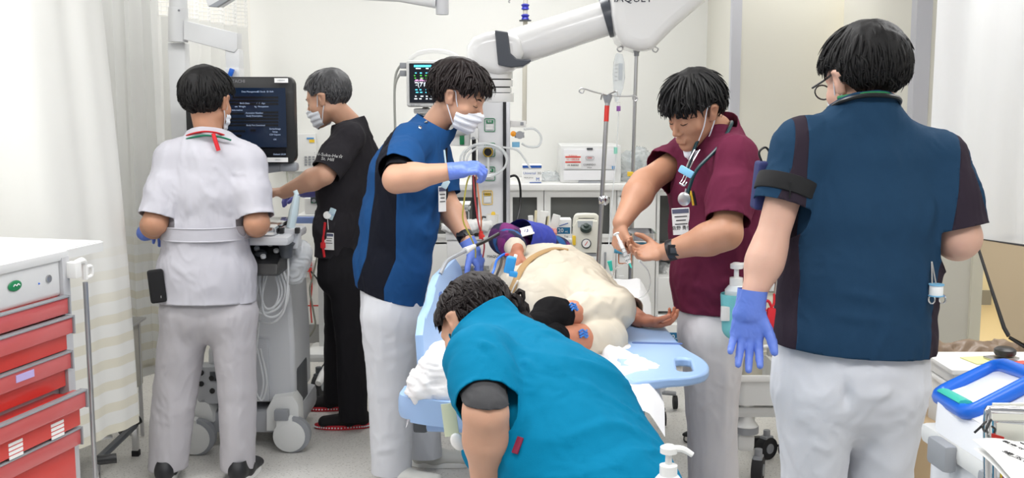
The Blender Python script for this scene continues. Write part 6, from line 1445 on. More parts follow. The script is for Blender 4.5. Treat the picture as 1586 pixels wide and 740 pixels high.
def shoe(root, toe_dir, heel, L=.27, m=None, sole_m=None, h=.075, name='shoe', dots=False, laces=False, w=.048):
    """heel: floor point under the heel; toe_dir horizontal"""
    d = np.array(unit((toe_dir[0], toe_dir[1], 0))); u = np.array((0, 0, 1.)); s = np.cross(d, u); heel = A_(heel); heel[2] = 0
    g = lambda a, b, c: heel+d*a+s*b+u*c
    it = [(econe(g(.035, 0, .045), g(.10, 0, .042), (w*.78, .040), (w*.8, .040), s), .02, 1), (econe(g(.10, 0, .040), g(L-.05, 0, .032), (w*.9, .036), (w, .026), s), .03, 1),
          (econe(g(.04, 0, .06), g(.06, 0, h+.03), w*.72, w*.66), .02, 1)]
    V, Q = field_mesh(it, .006); T = tris(Q); V = relax(V, Q, 1); V, T = clip(V, T, .014-V[:, 2]); V, T = clip(V, T, V[:, 2]-h-.02)
    o = add(root, name, V, T, m)
    mb = MB(); n = 28; pts = []
    for k in range(n):
        a = 2*PI*k/n; px = math.cos(a); py = math.sin(a)
        pts.append((L/2-.005+px*(L/2), py*w*(1.02 if px > 0 else .86)))
    L0 = np.array(root.location); O = heel-L0
    mb.prism(pts, O, d, -s, .001) if False else None
    bmv = MB(); bmv.prism(pts, O+u*.001, Vector(d), Vector(np.cross(u, d)), .022, bev=.004)
    so = bmv.obj('sole', sole_m or M_WHITE, o)
    so.parent = o
    if dots:
        dm = MB()
        for k in range(0, n*2):
            a = 2*PI*k/(n*2); px = math.cos(a); py = math.sin(a)
            c = O+d*(L/2-.005+px*(L/2+.001))+np.cross(u, d)*(py*w*(1.02 if px > 0 else .86)*1.02)+u*.012
            dm.ball(c, .0042, 6)
        dm.obj('stitch_dots', M_INKW, o)
    if laces:
        lm = MB()
        for k in range(4):
            x = .10+k*.025; z = .083-k*.009
            lm.tube([O+d*x+s*.022+u*(z-.008), O+d*(x+.004)+u*z, O+d*x-s*.022+u*(z-.008)], .003, 6, smooth=4)
        lm.obj('laces', M_WHITE, o)
    return o
def badge(root, c, n, w=.055, h=.085, label=None, up=(0, 0, 1), rows=3, photo=True, big=None):
    """plastic badge holder with a printed card"""
    L0 = Vector(root.location); R_ = facing(n, up).to_4x4(); c = Vector(c)-L0
    mb = MB(); mb.box(c, (w, h, .003), R_, bev=.002); o = mb.obj('name_badge', M_PAPER, root)
    if label: o['label'] = label
    X, Y_, Z = [Vector(R_.col[i][:3]) for i in range(3)]
    mb = MB(); mb.box(c+Y_*h*.38+Z*.002, (w*.92, h*.16, .001), R_); mb.obj('badge_stripe', mat('badge_grey', srgb(90, 95, 120), .5), o)
    mb = MB()
    for k in range(rows): mb.box(c+Y_*h*(.18-.14*k)+Z*.002, (w*(.7-.15*(k % 2)), h*.035, .001), R_)
    mb.obj('badge_print', M_INK, o)
    if big: text('badge_name', big, h*.17, M_INK, o, c-Y_*h*.25+Z*.002, R_.to_euler())
    return o
# ---------------------------------------------------------------- man in the white tunic
def person_white_tunic():
    C_T = cloth('cloth_white_tunic', srgb(192, 191, 199)); C_P = cloth('cloth_white_trousers_warm', srgb(188, 185, 190))
    r = person_root((J(315, 735, 4.44)[0], 4.44, 0), 'person in a white short-sleeved tunic and white trousers, back to us, red and green neck straps')
    Fh = Frame(J(323, 158, 4.5), (.33, .93, -.12), k=1.02)
    sh_l, sh_r = J(266, 243, 4.46), J(385, 247, 4.46)
    el_l, el_r = J(240, 345, 4.36), J(398, 345, 4.38)
    wr_l, wr_r = J(233, 360, 4.60), J(395, 352, 4.62)
    neck = J(325, 212, 4.47)
    hl = hand_items(wr_l, (.1, .95, -.1), (0, 0, -1), (1, 0, 0), (35, 35, 35, 35), 20)
    hr = hand_items(wr_r, (.1, .95, .0), (0, 0, -1), (-1, 0, 0), (35, 35, 35, 35), 20)
    make_body(r, SKIN2, Fh, neck, [arm_items(sh_l, el_l, wr_l, .048, .045, .030)+hl, arm_items(sh_r, el_r, wr_r, .048, .045, .030)+hr],
              chain([J(325, 240, 4.46), J(322, 340, 4.46), J(320, 440, 4.46)], [(.15, .09), (.13, .09), (.15, .1)]),
              chain([J(285, 470, 4.46), J(272, 600, 4.46), J(258, 722, 4.46)], [.08, .06, .045])+chain([J(360, 470, 4.46), J(366, 600, 4.46), J(368, 722, 4.46)], [.08, .06, .045]))
    S = seclist((321, 480, 4.46, .208, .155), (320, 420, 4.46, .186, .140), (318, 358, 4.46, .160, .118), (320, 300, 4.46, .168, .118), (324, 250, 4.47, .150, .105))
    shirt(r, C_T, S, (1, 0, 0), [(sh_l-(0, 0, .012), .058), (sh_r-(0, 0, .012), .058)],
          [[(sh_l-(0, 0, .006), .060), ((sh_l+el_l)/2, .064), (el_l+(el_l-sh_l)*.0, .070)], [(sh_r-(0, 0, .006), .060), ((sh_r+el_r)/2, .064), (el_r, .070)]],
          (neck+(0, 0, .05), (.060, .058)), (J(321, 467, 4.46), (0, -.08, -1)), (neck+(0, .0, .018), (0, .35, 1)), amp=.006, seed=2, ridge=.45,
          folds=[(J(270, 300, 4.33), J(262, 360, 4.34), .012, .010), (J(290, 372, 4.3), J(270, 440, 4.28), .010, .012), (J(300, 372, 4.3), J(310, 450, 4.28), .012, .010), (J(345, 372, 4.3), J(370, 440, 4.28), .010, .012), (J(262, 400, 4.33), J(300, 440, 4.28), .010, .008), (J(290, 300, 4.33), J(295, 350, 4.33), .010, .007), (J(350, 290, 4.33), J(342, 350, 4.33), .010, .007)])
    # belt band stitched round the waist
    mb = MB(); L0 = Vector(r.location); c = Vector(J(318, 358, 4.46))-L0
    n = 40
    ring = lambda z, g: [(c.x+(.176+g)*math.cos(2*PI*k/n), c.y+(.136+g)*math.sin(2*PI*k/n), c.z+z) for k in range(n)]
    for z in (-.026, .026): mb.tube(ring(z, .004), .0035, 6, closed=True)
    mb.grid(lambda u, v: Vector((c.x+.181*math.cos(2*PI*u), c.y+.140*math.sin(2*PI*u), c.z-.026+.052*v)), 48, 3)
    mb.obj('waistband', C_T, r)
    trousers(r, C_P, [(J(323, 440, 4.46), (.165, .12)), (J(323, 480, 4.46), (.185, .13))], (1, 0, 0),
             [[(J(288, 485, 4.46), (.100, .115)), (J(272, 600, 4.47), (.088, .09)), (J(257, 750, 4.46), (.080, .09))],
              [(J(360, 485, 4.46), (.098, .115)), (J(367, 600, 4.47), (.076, .09)), (J(369, 750, 4.46), (.069, .085))]], .045, amp=.006, seed=5, scale=(6, 6, 3),
             folds=[(J(300, 500, 4.33), J(270, 540, 4.34), .012, .008), (J(345, 500, 4.33), J(380, 545, 4.34), .012, .008), (J(265, 600, 4.38), J(262, 700, 4.38), .008, .006), (J(370, 600, 4.38), J(372, 700, 4.38), .008, .006)])
    make_hair(r, Fh, HAIR, thick=.019, n=520, length=.08, seed=3, nape=-.032, lift=.008)
    make_mask(r, Fh)
    SH = mat('shoe_black_white', srgb(30, 30, 34), .5)
    for x, dx in ((258, -.15), (368, .12)):
        p = J(x, 735, 4.40); shoe(r, (dx, 1), p-(0, .05, 0), m=SH, sole_m=M_WHITE, laces=False)
    # straps round the neck
    nk = neck+(0, 0, .012)
    lanyard(r, [nk+(-.092, .03, -.025), nk+(-.076, -.05, -.005), nk+(0, -.094, .012), nk+(.055, -.080, .006), nk+(.09, .03, -.025)], .0075, mat('strap_red', srgb(205, 30, 40), .7), flat=(1, .5), label='red neck strap')
    lanyard(r, [nk+(-.096, .03, -.040), nk+(-.080, -.055, -.020), nk+(0, -.098, -.003), nk+(.060, -.090, -.008), nk+(.105, -.075, -.022)], .0075, mat('strap_green', srgb(20, 120, 90), .7), flat=(1, .5), label='green neck strap')
    lanyard(r, [nk+(.040, -.095, .004), nk+(.052, -.104, -.030), nk+(.062, -.106, -.062)], .0085, mat('strap_red', srgb(205, 30, 40), .7), name='strap_knot', label='hanging red strap end')
    # phone pouch on the left hip
    mb = MB(); c = Vector(J(243, 443, 4.33))-L0
    mb.box(c, (.062, .03, .135), Matrix.Rotation(math.radians(-5), 4, 'Y') @ Matrix.Rotation(.4, 4, 'Z'), bev=.012, seg=3); o = mb.obj('phone_pouch', mat('pouch_black', srgb(20, 20, 22), .9), r)
    ftext('pouch_tag', 'I', .014, M_INKW, o, c+Vector((.022, -.022, -.04)), (.3, -1, 0))
    gl = hand_items(wr_l, (.1, .95, -.1), (0, 0, -1), (1, 0, 0), (35, 35, 35, 35), 20, infl=.0012, cuff=.05); glove(r, gl)
    tag(r, 'person in white tunic and white trousers, back to us, black pouch on left hip', 'person')
# ---------------------------------------------------------------- grey-haired man in black scrubs
def person_black_scrubs():
    CB = cloth('cloth_black_scrubs', srgb(46, 44, 48)); CP_ = cloth('cloth_black_trousers', srgb(32, 31, 34))
    r = person_root((J(535, 640, 5.28)[0], 5.28, 0), '')
    Fh = Frame(J(506, 154, 5.24), (-.90, .22, -.30), k=1.0)
    neck = J(541, 190, 5.27); sd = (.43, .90, 0)
    sh_l, sh_r = J(540, 214, 5.09), J(552, 218, 5.44)
    el_l, el_r = J(502, 270, 4.98), J(520, 285, 5.50)
    wr_l, wr_r = J(440, 298, 5.04), J(478, 296, 5.42)
    hl = hand_items(wr_l, (-.95, .1, .05), (0, 0, -1), (0, .9, 0), (30, 30, 30, 30), 15)
    hr = hand_items(wr_r, (-.95, -.1, -.1), (0, 0, -1), (0, -.9, 0), (30, 30, 30, 30), 15)
    make_body(r, SKIN, Fh, neck, [arm_items(sh_l, el_l, wr_l, .048, .044, .030)+hl, arm_items(sh_r, el_r, wr_r, .048, .042, .030)+hr],
              chain([J(548, 225, 5.27), J(540, 310, 5.27), J(535, 390, 5.27)], [(.14, .08), (.12, .08), (.14, .08)], sd),
              chain([J(533, 405, 5.25), J(543, 520, 5.2), J(545, 630, 5.2)], [.08, .06, .045])+chain([J(530, 400, 5.35), J(522, 510, 5.4), J(520, 605, 5.46)], [.08, .06, .045]))
    S = seclist((526, 405, 5.27, .165, .085), (529, 350, 5.27, .172, .088), (536, 290, 5.27, .178, .100), (545, 245, 5.27, .165, .105), (545, 215, 5.27, .12, .080))
    shirt(r, CB, S, sd, [(sh_l, .060), (sh_r, .060)],
          [[(sh_l, .062), ((sh_l+el_l)/2, .068), (el_l+(el_l-sh_l)*.05, .072)], [(sh_r, .062), (el_r, .07)]],
          (neck+(.0, 0, .035), (.062, .060)), (J(526, 394, 5.27), (-.05, 0, -1)), (neck+(0, 0, .012), (-.3, 0, 1)), amp=.005, seed=11, scale=(9, 9, 5),
          folds=[(J(512, 300, 5.14), J(520, 380, 5.14), .012, .009), (J(560, 260, 5.14), J(545, 330, 5.14), .012, .009), (J(520, 245, 5.05), J(540, 270, 5.07), .009, .008)])
    trousers(r, CP_, [(J(529, 355, 5.27), (.145, .070)), (J(531, 425, 5.27), (.165, .095))], sd,
             [[(J(538, 430, 5.20), (.090, .090)), (J(543, 520, 5.17), (.078, .070)), (J(548, 660, 5.13), (.078, .060))],
              [(J(528, 430, 5.36), (.085, .085)), (J(524, 510, 5.42), (.075, .060)), (J(520, 640, 5.46), (.07, .055))]], .05, amp=.005, seed=8, scale=(7, 7, 3),
             folds=[(J(545, 440, 5.1), J(550, 600, 5.05), .009, .008), (J(520, 430, 5.2), J(522, 560, 5.3), .009, .008)])
    make_hair(r, Fh, HAIRG, thick=.014, n=420, length=.05, seed=5, lift=.006, fringe=.008, frontz=.018, r0=.0045)
    make_face(r, Fh, HAIRG, SKIN); make_mask(r, Fh)
    SB = mat('shoe_black_suede', srgb(24, 22, 24), .9); SR = mat('sole_red', srgb(190, 30, 45), .5)
    shoe(r, (-1, -.05), J(572, 645, 5.16), .27, SB, SR, dots=True, h=.06); shoe(r, (-1, .05), J(541, 625, 5.46), .27, SB, SR, dots=True, h=.06)
    L0 = Vector(r.location)
    gl = hand_items(wr_r, (-.95, -.1, -.1), (0, 0, -1), (0, -.9, 0), (30, 30, 30, 30), 15, infl=.0012, cuff=.04); glove(r, gl, m=mat('nitrile_violet', srgb(100, 100, 175), .45))
    sf = Surf(r, ('shirt', 'trousers')); b = badge(r, sf(509, 372, .012)[0], (-.35, -1, 0), .05, .08, 'white card in clear badge holder')
    mb = MB(); c, n_ = sf(507, 334); c = c-L0; mb.lathe([(.004, 0), (.018, .002), (.018, .010), (.004, .013)], c, 16, n_); mb.tube([c, sf(508, 355, .01)[0]-L0], .0015, 6); mb.obj('badge_reel', M_PAPER, r)
    mb = MB(); c = sf(513, 331, .010)[0]-L0; mb.box(c, (.030, .008, .055), Matrix.Rotation(.4, 4, 'Y'), bev=.006); o = mb.obj('name_clip', mat('clip_blue_white', srgb(190, 215, 225), .4), r)
    ftext('clip_print', 'いしい', .012, M_INKB, o, c+Vector((0, -.006, 0)), (0, -1, 0), up=(.4, 0, 1))
    lanyard(r, [sf(503, 345, .008)[0], sf(501, 375, .010)[0], sf(502, 398, .010)[0]], .006, mat('strap_red', srgb(205, 30, 40), .7), name='red_key_cord')
    mb = MB(); mb.box(sf(501, 378, .012)[0]-L0, (.024, .016, .030), bev=.007); mb.obj('key_cord_knot', mat('strap_red', srgb(205, 30, 40), .7), r)
    # embroidery on the sleeve
    for s_, x, y in (('Shi-Suke-He☆', 509, 242), ('St. Hill', 508, 248)):
        p_, n_ = sf(x, y, .010); ftext('sleeve_embroidery', s_, .022, mat('thread_grey', srgb(190, 190, 188), .8), r, p_-L0, n_, up=(.12, 0, 1))
    tag(r, 'grey-haired masked person in black scrubs facing left beside the monitor', 'person')
# ---------------------------------------------------------------- man in blue scrubs holding the tubing
def person_blue_scrubs():
    CB = cloth('cloth_royal_blue_scrubs', srgb(32, 76, 128)); CK = cloth('cloth_navy_black_panel', srgb(26, 28, 38)); CW = cloth('cloth_white_trousers', srgb(214, 216, 222))
    r = person_root((J(610, 735, 4.42)[0], 4.42, 0), '')
    Fh = Frame(J(713, 150, 4.36), (.86, -.28, -.42), (.1, -.05, 1), k=1.02)
    neck = J(672, 196, 4.4); sd = (.55, -.83, 0)
    sh_r, sh_l = J(634, 222, 4.26), J(668, 235, 4.55)
    el_r, el_l = J(614, 278, 4.04), J(690, 312, 4.50)
    wr_r, wr_l = J(706, 264, 4.02), J(728, 380, 4.34)
    hr_d = (.95, .05, .12)
    hr = hand_items(wr_r, hr_d, (0, .4, -1), (-.1, .8, .4), ((45, 60, 35),)*4, 25, k=.96); hl = hand_items(wr_l, (.45, -.1, -.8), (-.6, 0, -.4), (-.3, -.9, -.2), (25, 30, 35, 38), 15)
    make_body(r, SKIN, Fh, neck, [arm_items(sh_r, el_r, wr_r, .050, .046, .028)+hr, arm_items(sh_l, el_l, wr_l, .050, .044, .028)+hl],
              chain([J(642, 235, 4.4), J(622, 340, 4.4), J(606, 440, 4.4)], [(.15, .09), (.13, .09), (.15, .1)], sd),
              chain([J(600, 470, 4.35), J(602, 600, 4.35), J(605, 715, 4.38)], [.09, .06, .045])+chain([J(630, 470, 4.5), J(648, 600, 4.55), J(662, 705, 4.55)], [.09, .06, .045]))
    S = seclist((603, 475, 4.42, .172, .122), (607, 410, 4.42, .182, .128), (618, 340, 4.41, .180, .132), (630, 275, 4.40, .180, .125), (640, 238, 4.40, .145, .105))
    ys = (445, 400, 300, 252, 215, 195); zc = [J(600, y, 4.28)[2] for y in ys]
    cx = [J(x, y, 4.28)[0] for x, y in zip((572, 590, 597, 594, 600, 612), ys)]; hw = [.060, .062, .048, .040, .022, .008]
    def split(V):
        c = np.interp(V[:, 2], zc, cx); w = np.interp(V[:, 2], zc, hw)
        return np.maximum(np.abs(V[:, 0]-c)-w, V[:, 1]-4.45)
    shirt(r, CB, S, sd, [(sh_r, .060), (sh_l, .060)],
          [[(sh_r, .068), ((sh_r*.45+el_r*.55), .074), (el_r+(el_r-sh_r)*-.08, .080)], [(sh_l, .064), ((sh_l+el_l)/2, .070), (el_l, .07)]],
          (neck+(.02, 0, .045), (.070, .066)), (J(603, 455, 4.42), (-.24, 0, -1)), (neck+(-.01, 0, .022), (.55, 0, 1)), amp=.006, seed=21, split=None if False else (lambda V: -split(V)), m2=CK, label2='black side panel of the blue shirt', scale=(9, 9, 4),
          folds=[(J(590, 300, 4.26), J(575, 420, 4.26), .012, .009), (J(640, 300, 4.25), J(668, 330, 4.27), .012, .010), (J(640, 340, 4.25), J(672, 380, 4.26), .012, .008), (J(628, 240, 4.18), J(655, 232, 4.2), .009, .008)])
    # black undershirt sleeve and collar
    su = MB()
    V, Q = field_mesh([(econe((sh_r+el_r*2)/3, el_r+(wr_r-el_r)*.02, .058, .056), .0, 1), (econe(el_r, el_r+(wr_r-el_r)*.22, .056, .052), .02, 1)], .006)
    V = wrinkle(V, Q, .004, (20, 20, 30), 3, .7); T = tris(Q); ax = unit(wr_r-el_r); au = unit(el_r-sh_r); V, T = clip(V, T, (V-(sh_r+(el_r-sh_r)*.90))@unit(au-ax*.15))
    add(r, 'undershirt_sleeve', V, T, cloth('cloth_black_undershirt', srgb(24, 25, 30)), None, .002)
    V, Q = field_mesh([(econe(J(681, 222, 4.38), J(674, 300, 4.38), (.035, .03), (.06, .05), (.5, -.8, 0)), 0, 1)], .008); add(r, 'undershirt', relax(V, Q, 2), Q, cloth('cloth_black_undershirt', srgb(24, 25, 30)))
    trousers(r, CW, [(J(606, 440, 4.42), (.160, .115)), (J(608, 480, 4.42), (.165, .120))], sd,
             [[(J(603, 490, 4.36), (.110, .115)), (J(604, 600, 4.37), (.088, .088)), (J(607, 745, 4.38), (.080, .082))],
              [(J(625, 490, 4.50), (.09, .10)), (J(648, 600, 4.56), (.078, .080)), (J(662, 725, 4.58), (.066, .070))]], .055, amp=.005, seed=9, scale=(6, 6, 3),
             folds=[(J(590, 480, 4.25), J(592, 700, 4.27), .010, .008), (J(615, 490, 4.25), J(612, 690, 4.27), .012, .007), (J(575, 700, 4.3), J(630, 690, 4.3), .010, .007), (J(645, 660, 4.48), J(680, 640, 4.48), .010, .007)])
    make_hair(r, Fh, HAIRB, thick=.020, n=640, length=.085, seed=8, fringe=.035, lift=.016, messy=.4)
    make_face(r, Fh, HAIRB, SKIN); make_mask(r, Fh)
    SW = mat('shoe_white_leather', srgb(205, 205, 200), .5)
    shoe(r, (1, -.15), J(588, 725, 4.36), .29, SW, M_WHITE, laces=True); shoe(r, (1, .05), J(638, 705, 4.60), .29, SW, M_WHITE, laces=True)
    glove(r, hand_items(wr_r, hr_d, (0, .4, -1), (-.1, .8, .4), ((45, 60, 35),)*4, 25, k=.96, infl=.0015, cuff=.05), cut=(wr_r, hr_d, .028))
    glove(r, hand_items(wr_l, (.45, -.1, -.8), (-.6, 0, -.4), (-.3, -.9, -.2), (25, 30, 35, 38), 15, infl=.0015, cuff=.05), cut=(wr_l, (.45, -.1, -.8), .028))
    L0 = Vector(r.location); d = unit(wr_l-el_l); c = Vector(wr_l-d*.045)-L0
    mb = MB(); mb.cyl(c-Vector(d)*.017, c+Vector(d)*.017, .0345, seg=28, bev=.003); mb.box(c+Vector((-.014, -.030, .012)), (.034, .014, .036), facing((-.4, -.85, .35)).to_4x4(), bev=.004); mb.obj('wristwatch', M_WATCH, r)
    sf = Surf(r, ('shirt', 'side_panel'))
    for x, y in ((650, 198), (660, 190)):
        c, n_ = sf(x, y, .001); mb = MB(); mb.lathe([(.002, 0), (.0075, .001), (.0075, .003), (.004, .005)], c-L0, 14, n_); mb.obj('snap_button', M_CHROME, r)
    badge(r, J(685, 308, 4.26), (.6, -.8, 0), .035, .1, 'pale card hanging at the front hem')
    mb = MB(); mb.tube([J(688, 232, 4.25)-np.array(L0), J(692, 270, 4.24)-np.array(L0), J(690, 283, 4.24)-np.array(L0)], .004, 6, smooth=4); mb.box(Vector(J(690, 285, 4.24))-L0, (.025, .01, .035), Matrix.Rotation(.5, 4, 'Y'), bev=.004); mb.obj('pen_clip', mat('clip_blue_white', srgb(190, 215, 225), .4), r)
    tag(r, 'masked person in royal blue scrubs and white trousers holding coloured tubing over the bed', 'person')
# ---------------------------------------------------------------- man in burgundy scrubs with a syringe
def person_burgundy():
    CB = cloth('cloth_burgundy_scrubs', srgb(98, 36, 60)); CW = cloth('cloth_white_trousers_warm2', srgb(206, 204, 208))
    r = person_root((J(1108, 700, 3.92)[0], 3.92, 0), '')
    Fh = Frame(J(1073, 173, 3.86), (-.72, -.50, -.47), (-.05, -.1, 1), k=1.0)
    neck = J(1110, 200, 3.94); sd = (-.5, .85, 0)
    sh_l, sh_r = J(1138, 243, 3.76), J(1068, 236, 4.08)
    el_l, el_r = J(1125, 362, 3.62), J(998, 284, 3.92)
    wr_l, wr_r = J(1030, 390, 3.70), J(962, 345, 3.78)
    hld = (-1, .12, -.08); hrd = (-.15, -.1, -1)
    hl = hand_items(wr_l, hld, (.1, .35, .95), (-.25, .6, .4), ((28, 38, 30),)*4, 30, k=.95); hr = hand_items(wr_r, hrd, (.9, -.1, -.1), (.35, -.9, .1), ((70, 80, 50),)*4, 35, k=1.0)
    make_body(r, SKIN2, Fh, neck, [arm_items(sh_l, el_l, wr_l, .050, .049, .030)+hl, arm_items(sh_r, el_r, wr_r, .048, .047, .030)+hr],
              chain([J(1110, 240, 3.93), J(1106, 340, 3.93), J(1104, 460, 3.93)], [(.15, .09), (.14, .09), (.14, .1)], sd),
              chain([J(1110, 500, 3.85), J(1110, 640, 3.85), J(1110, 800, 3.85)], [.085, .065, .045])+chain([J(1095, 500, 4.0), J(1095, 640, 4.0), J(1100, 780, 4.02)], [.085, .065, .045]))
    S = seclist((1103, 500, 3.93, .150, .108), (1102, 430, 3.93, .165, .118), (1106, 360, 3.93, .182, .124), (1110, 290, 3.93, .195, .130), (1108, 245, 3.93, .150, .108))
    shirt(r, CB, S, sd, [(sh_l, .064), (sh_r, .062)],
          [[(sh_l, .068), ((sh_l+el_l)/2, .072), (sh_l+(el_l-sh_l)*.92, .076)], [(sh_r, .062), ((sh_r+el_r)/2, .066), (sh_r+(el_r-sh_r)*.66, .067)]],
          (neck+(-.01, -.01, .04), (.072, .070)), (J(1103, 478, 3.93), (.04, 0, -1)), (neck+(0, 0, .020), (-.55, -.45, 1)), amp=.006, seed=31, scale=(8, 8, 5),
          folds=[(J(1150, 330, 3.78), J(1120, 440, 3.78), .012, .010), (J(1075, 300, 3.75), J(1065, 420, 3.78), .012, .008), (J(1100, 290, 3.7), J(1140, 320, 3.65), .010, .010), (J(1055, 250, 3.86), J(1040, 270, 3.9), .010, .008)])
    # breast pocket
    trousers(r, CW, [(J(1103, 455, 3.93), (.14, .100)), (J(1103, 510, 3.93), (.150, .108))], sd,
             [[(J(1108, 530, 3.86), (.100, .100)), (J(1106, 640, 3.86), (.085, .080)), (J(1110, 860, 3.86), (.085, .085))],
              [(J(1096, 530, 4.0), (.095, .095)), (J(1096, 640, 4.0), (.08, .075)), (J(1100, 830, 4.0), (.08, .08))]], .06, amp=.005, seed=12, scale=(6, 6, 3),
             folds=[(J(1090, 500, 3.77), J(1095, 720, 3.77), .012, .009), (J(1125, 520, 3.77), J(1122, 700, 3.77), .012, .007), (J(1075, 640, 3.8), J(1130, 600, 3.78), .010, .007)])
    make_hair(r, Fh, HAIR, thick=.019, n=680, length=.085, seed=12, fringe=.045, lift=.014, messy=.3, nape=.01)
    make_face(r, Fh, HAIR, SKIN2)
    SW = mat('shoe_white_leather', srgb(205, 205, 200), .5)
    for x, Y in ((1112, 3.90), (1100, 4.05)):
        p = J(x, 800, Y); shoe(r, (-1, -.4), (p[0]+.06, Y+.02, 0), .28, SW, M_WHITE, laces=True)
    L0 = Vector(r.location); l0 = np.array(L0)
    # mask pulled under the chin
    mk = make_mask(r, Fh, drop=.048, tilt=28, scale=1.0, label='white mask pulled down under the chin', ears=())
    for s in (-1, 1):
        mb = MB(); w = lambda p: Vector(Fh.w(p))-L0
        mb.tube([w((s*.055, .062, -.075)), w((s*.074, .035, -.03)), w((s*.083, .003, .024)), w((s*.088, -.020, .008)), w((s*.084, -.018, -.022)), w((s*.066, .02, -.080)), w((s*.046, .045, -.112))], .0022, 6, smooth=4)
        mb.obj('ear_loop', MASKM, mk)
    # stethoscope
    TU = mat('stethoscope_tube_green_black', srgb(22, 58, 64), .3)
    ch = J(1072, 258, 3.76)
    o = lanyard(r, [J(1062, 260, 3.77), J(1052, 285, 3.76)*.5+J(1076, 240, 3.78)*.5, J(1088, 205, 3.85), J(1122, 186, 3.96)*.6+J(1130, 200, 4.0)*.4, J(1133, 192, 3.84), J(1112, 228, 3.75), J(1080, 262, 3.72), J(1068, 290, 3.72), J(1063, 312, 3.73)], .0062, TU, name='stethoscope')
    mb = MB(); c = Vector(J(1061, 308, 3.725))-L0
    mb.lathe([(.006, -.012), (.010, -.004), (.021, 0), (.0235, .004), (.0235, .008), (.019, .010), (.006, .011)], c, 24, (-.55, -.83, 0)); mb.cyl(c+Vector((0, 0, .01)), c+Vector((.004, 0, .035)), .005); mb.obj('chest_piece', M_STEEL, o)
    mb = MB()
    for dx in (0, 8):
        mb.tube([Vector(J(1076+dx, 232, 3.77))-L0, Vector(J(1066+dx*.8, 252, 3.745))-L0, Vector(J(1058+dx*.6, 276, 3.735))-L0, Vector(J(1053+dx*.6, 284, 3.735))-L0], .0024, 8, smooth=5)
    mb.tube([Vector(J(1052, 283, 3.735))-L0, Vector(J(1060, 287, 3.73))-L0, Vector(J(1064, 282, 3.73))-L0], .004, 8, smooth=4); mb.obj('earpieces', M_CHROME, o)
    mb = MB(); mb.box(Vector(J(1063, 266, 3.728))-L0, (.056, .014, .026), facing((-.5, -.85, .1)).to_4x4() @ Matrix.Rotation(-.45, 4, 'Z') @ Matrix.Rotation(PI/2, 4, 'X'), bev=.006); o = mb.obj('name_clip', mat('clip_sky_blue', srgb(125, 185, 220), .4), r)
    # badge, pens
    sf = Surf(r, ('shirt',)); pb = sf(1059, 343, .012)[0]; badge(r, pb, (-.45, -.88, .05), .066, .095, 'hospital name card in clear holder', up=(-.12, 0, 1), big='佐野 勇也')
    for dx in (0, 4):
        mb = MB(); mb.cyl(Vector(J(1070+dx, 298, 3.722))-L0, Vector(J(1074+dx, 318, 3.722))-L0, .004, seg=10, bev=.001); mb.box(Vector(J(1070+dx, 299, 3.716))-L0, (.004, .003, .016)); mb.obj('pen', [M_BLACK, M_YELLOW][dx == 0], r)
    # watch
    d = unit(wr_l-el_l); c = Vector(wr_l-d*.025)-L0; mb = MB(); mb.cyl(c-Vector(d)*.013, c+Vector(d)*.013, .0365, seg=28, bev=.003); mb.box(c+Vector((0, -.036, .004)), (.040, .010, .038), bev=.004); o = mb.obj('wristwatch', M_WATCH, r)
    mb = MB(); mb.box(c+Vector((0, -.042, .004)), (.022, .002, .018), bev=.001); mb.obj('watch_display', M_DGREY, o)
    tag(r, 'person in burgundy scrubs with stethoscope, mask under the chin, drawing up a syringe', 'person')
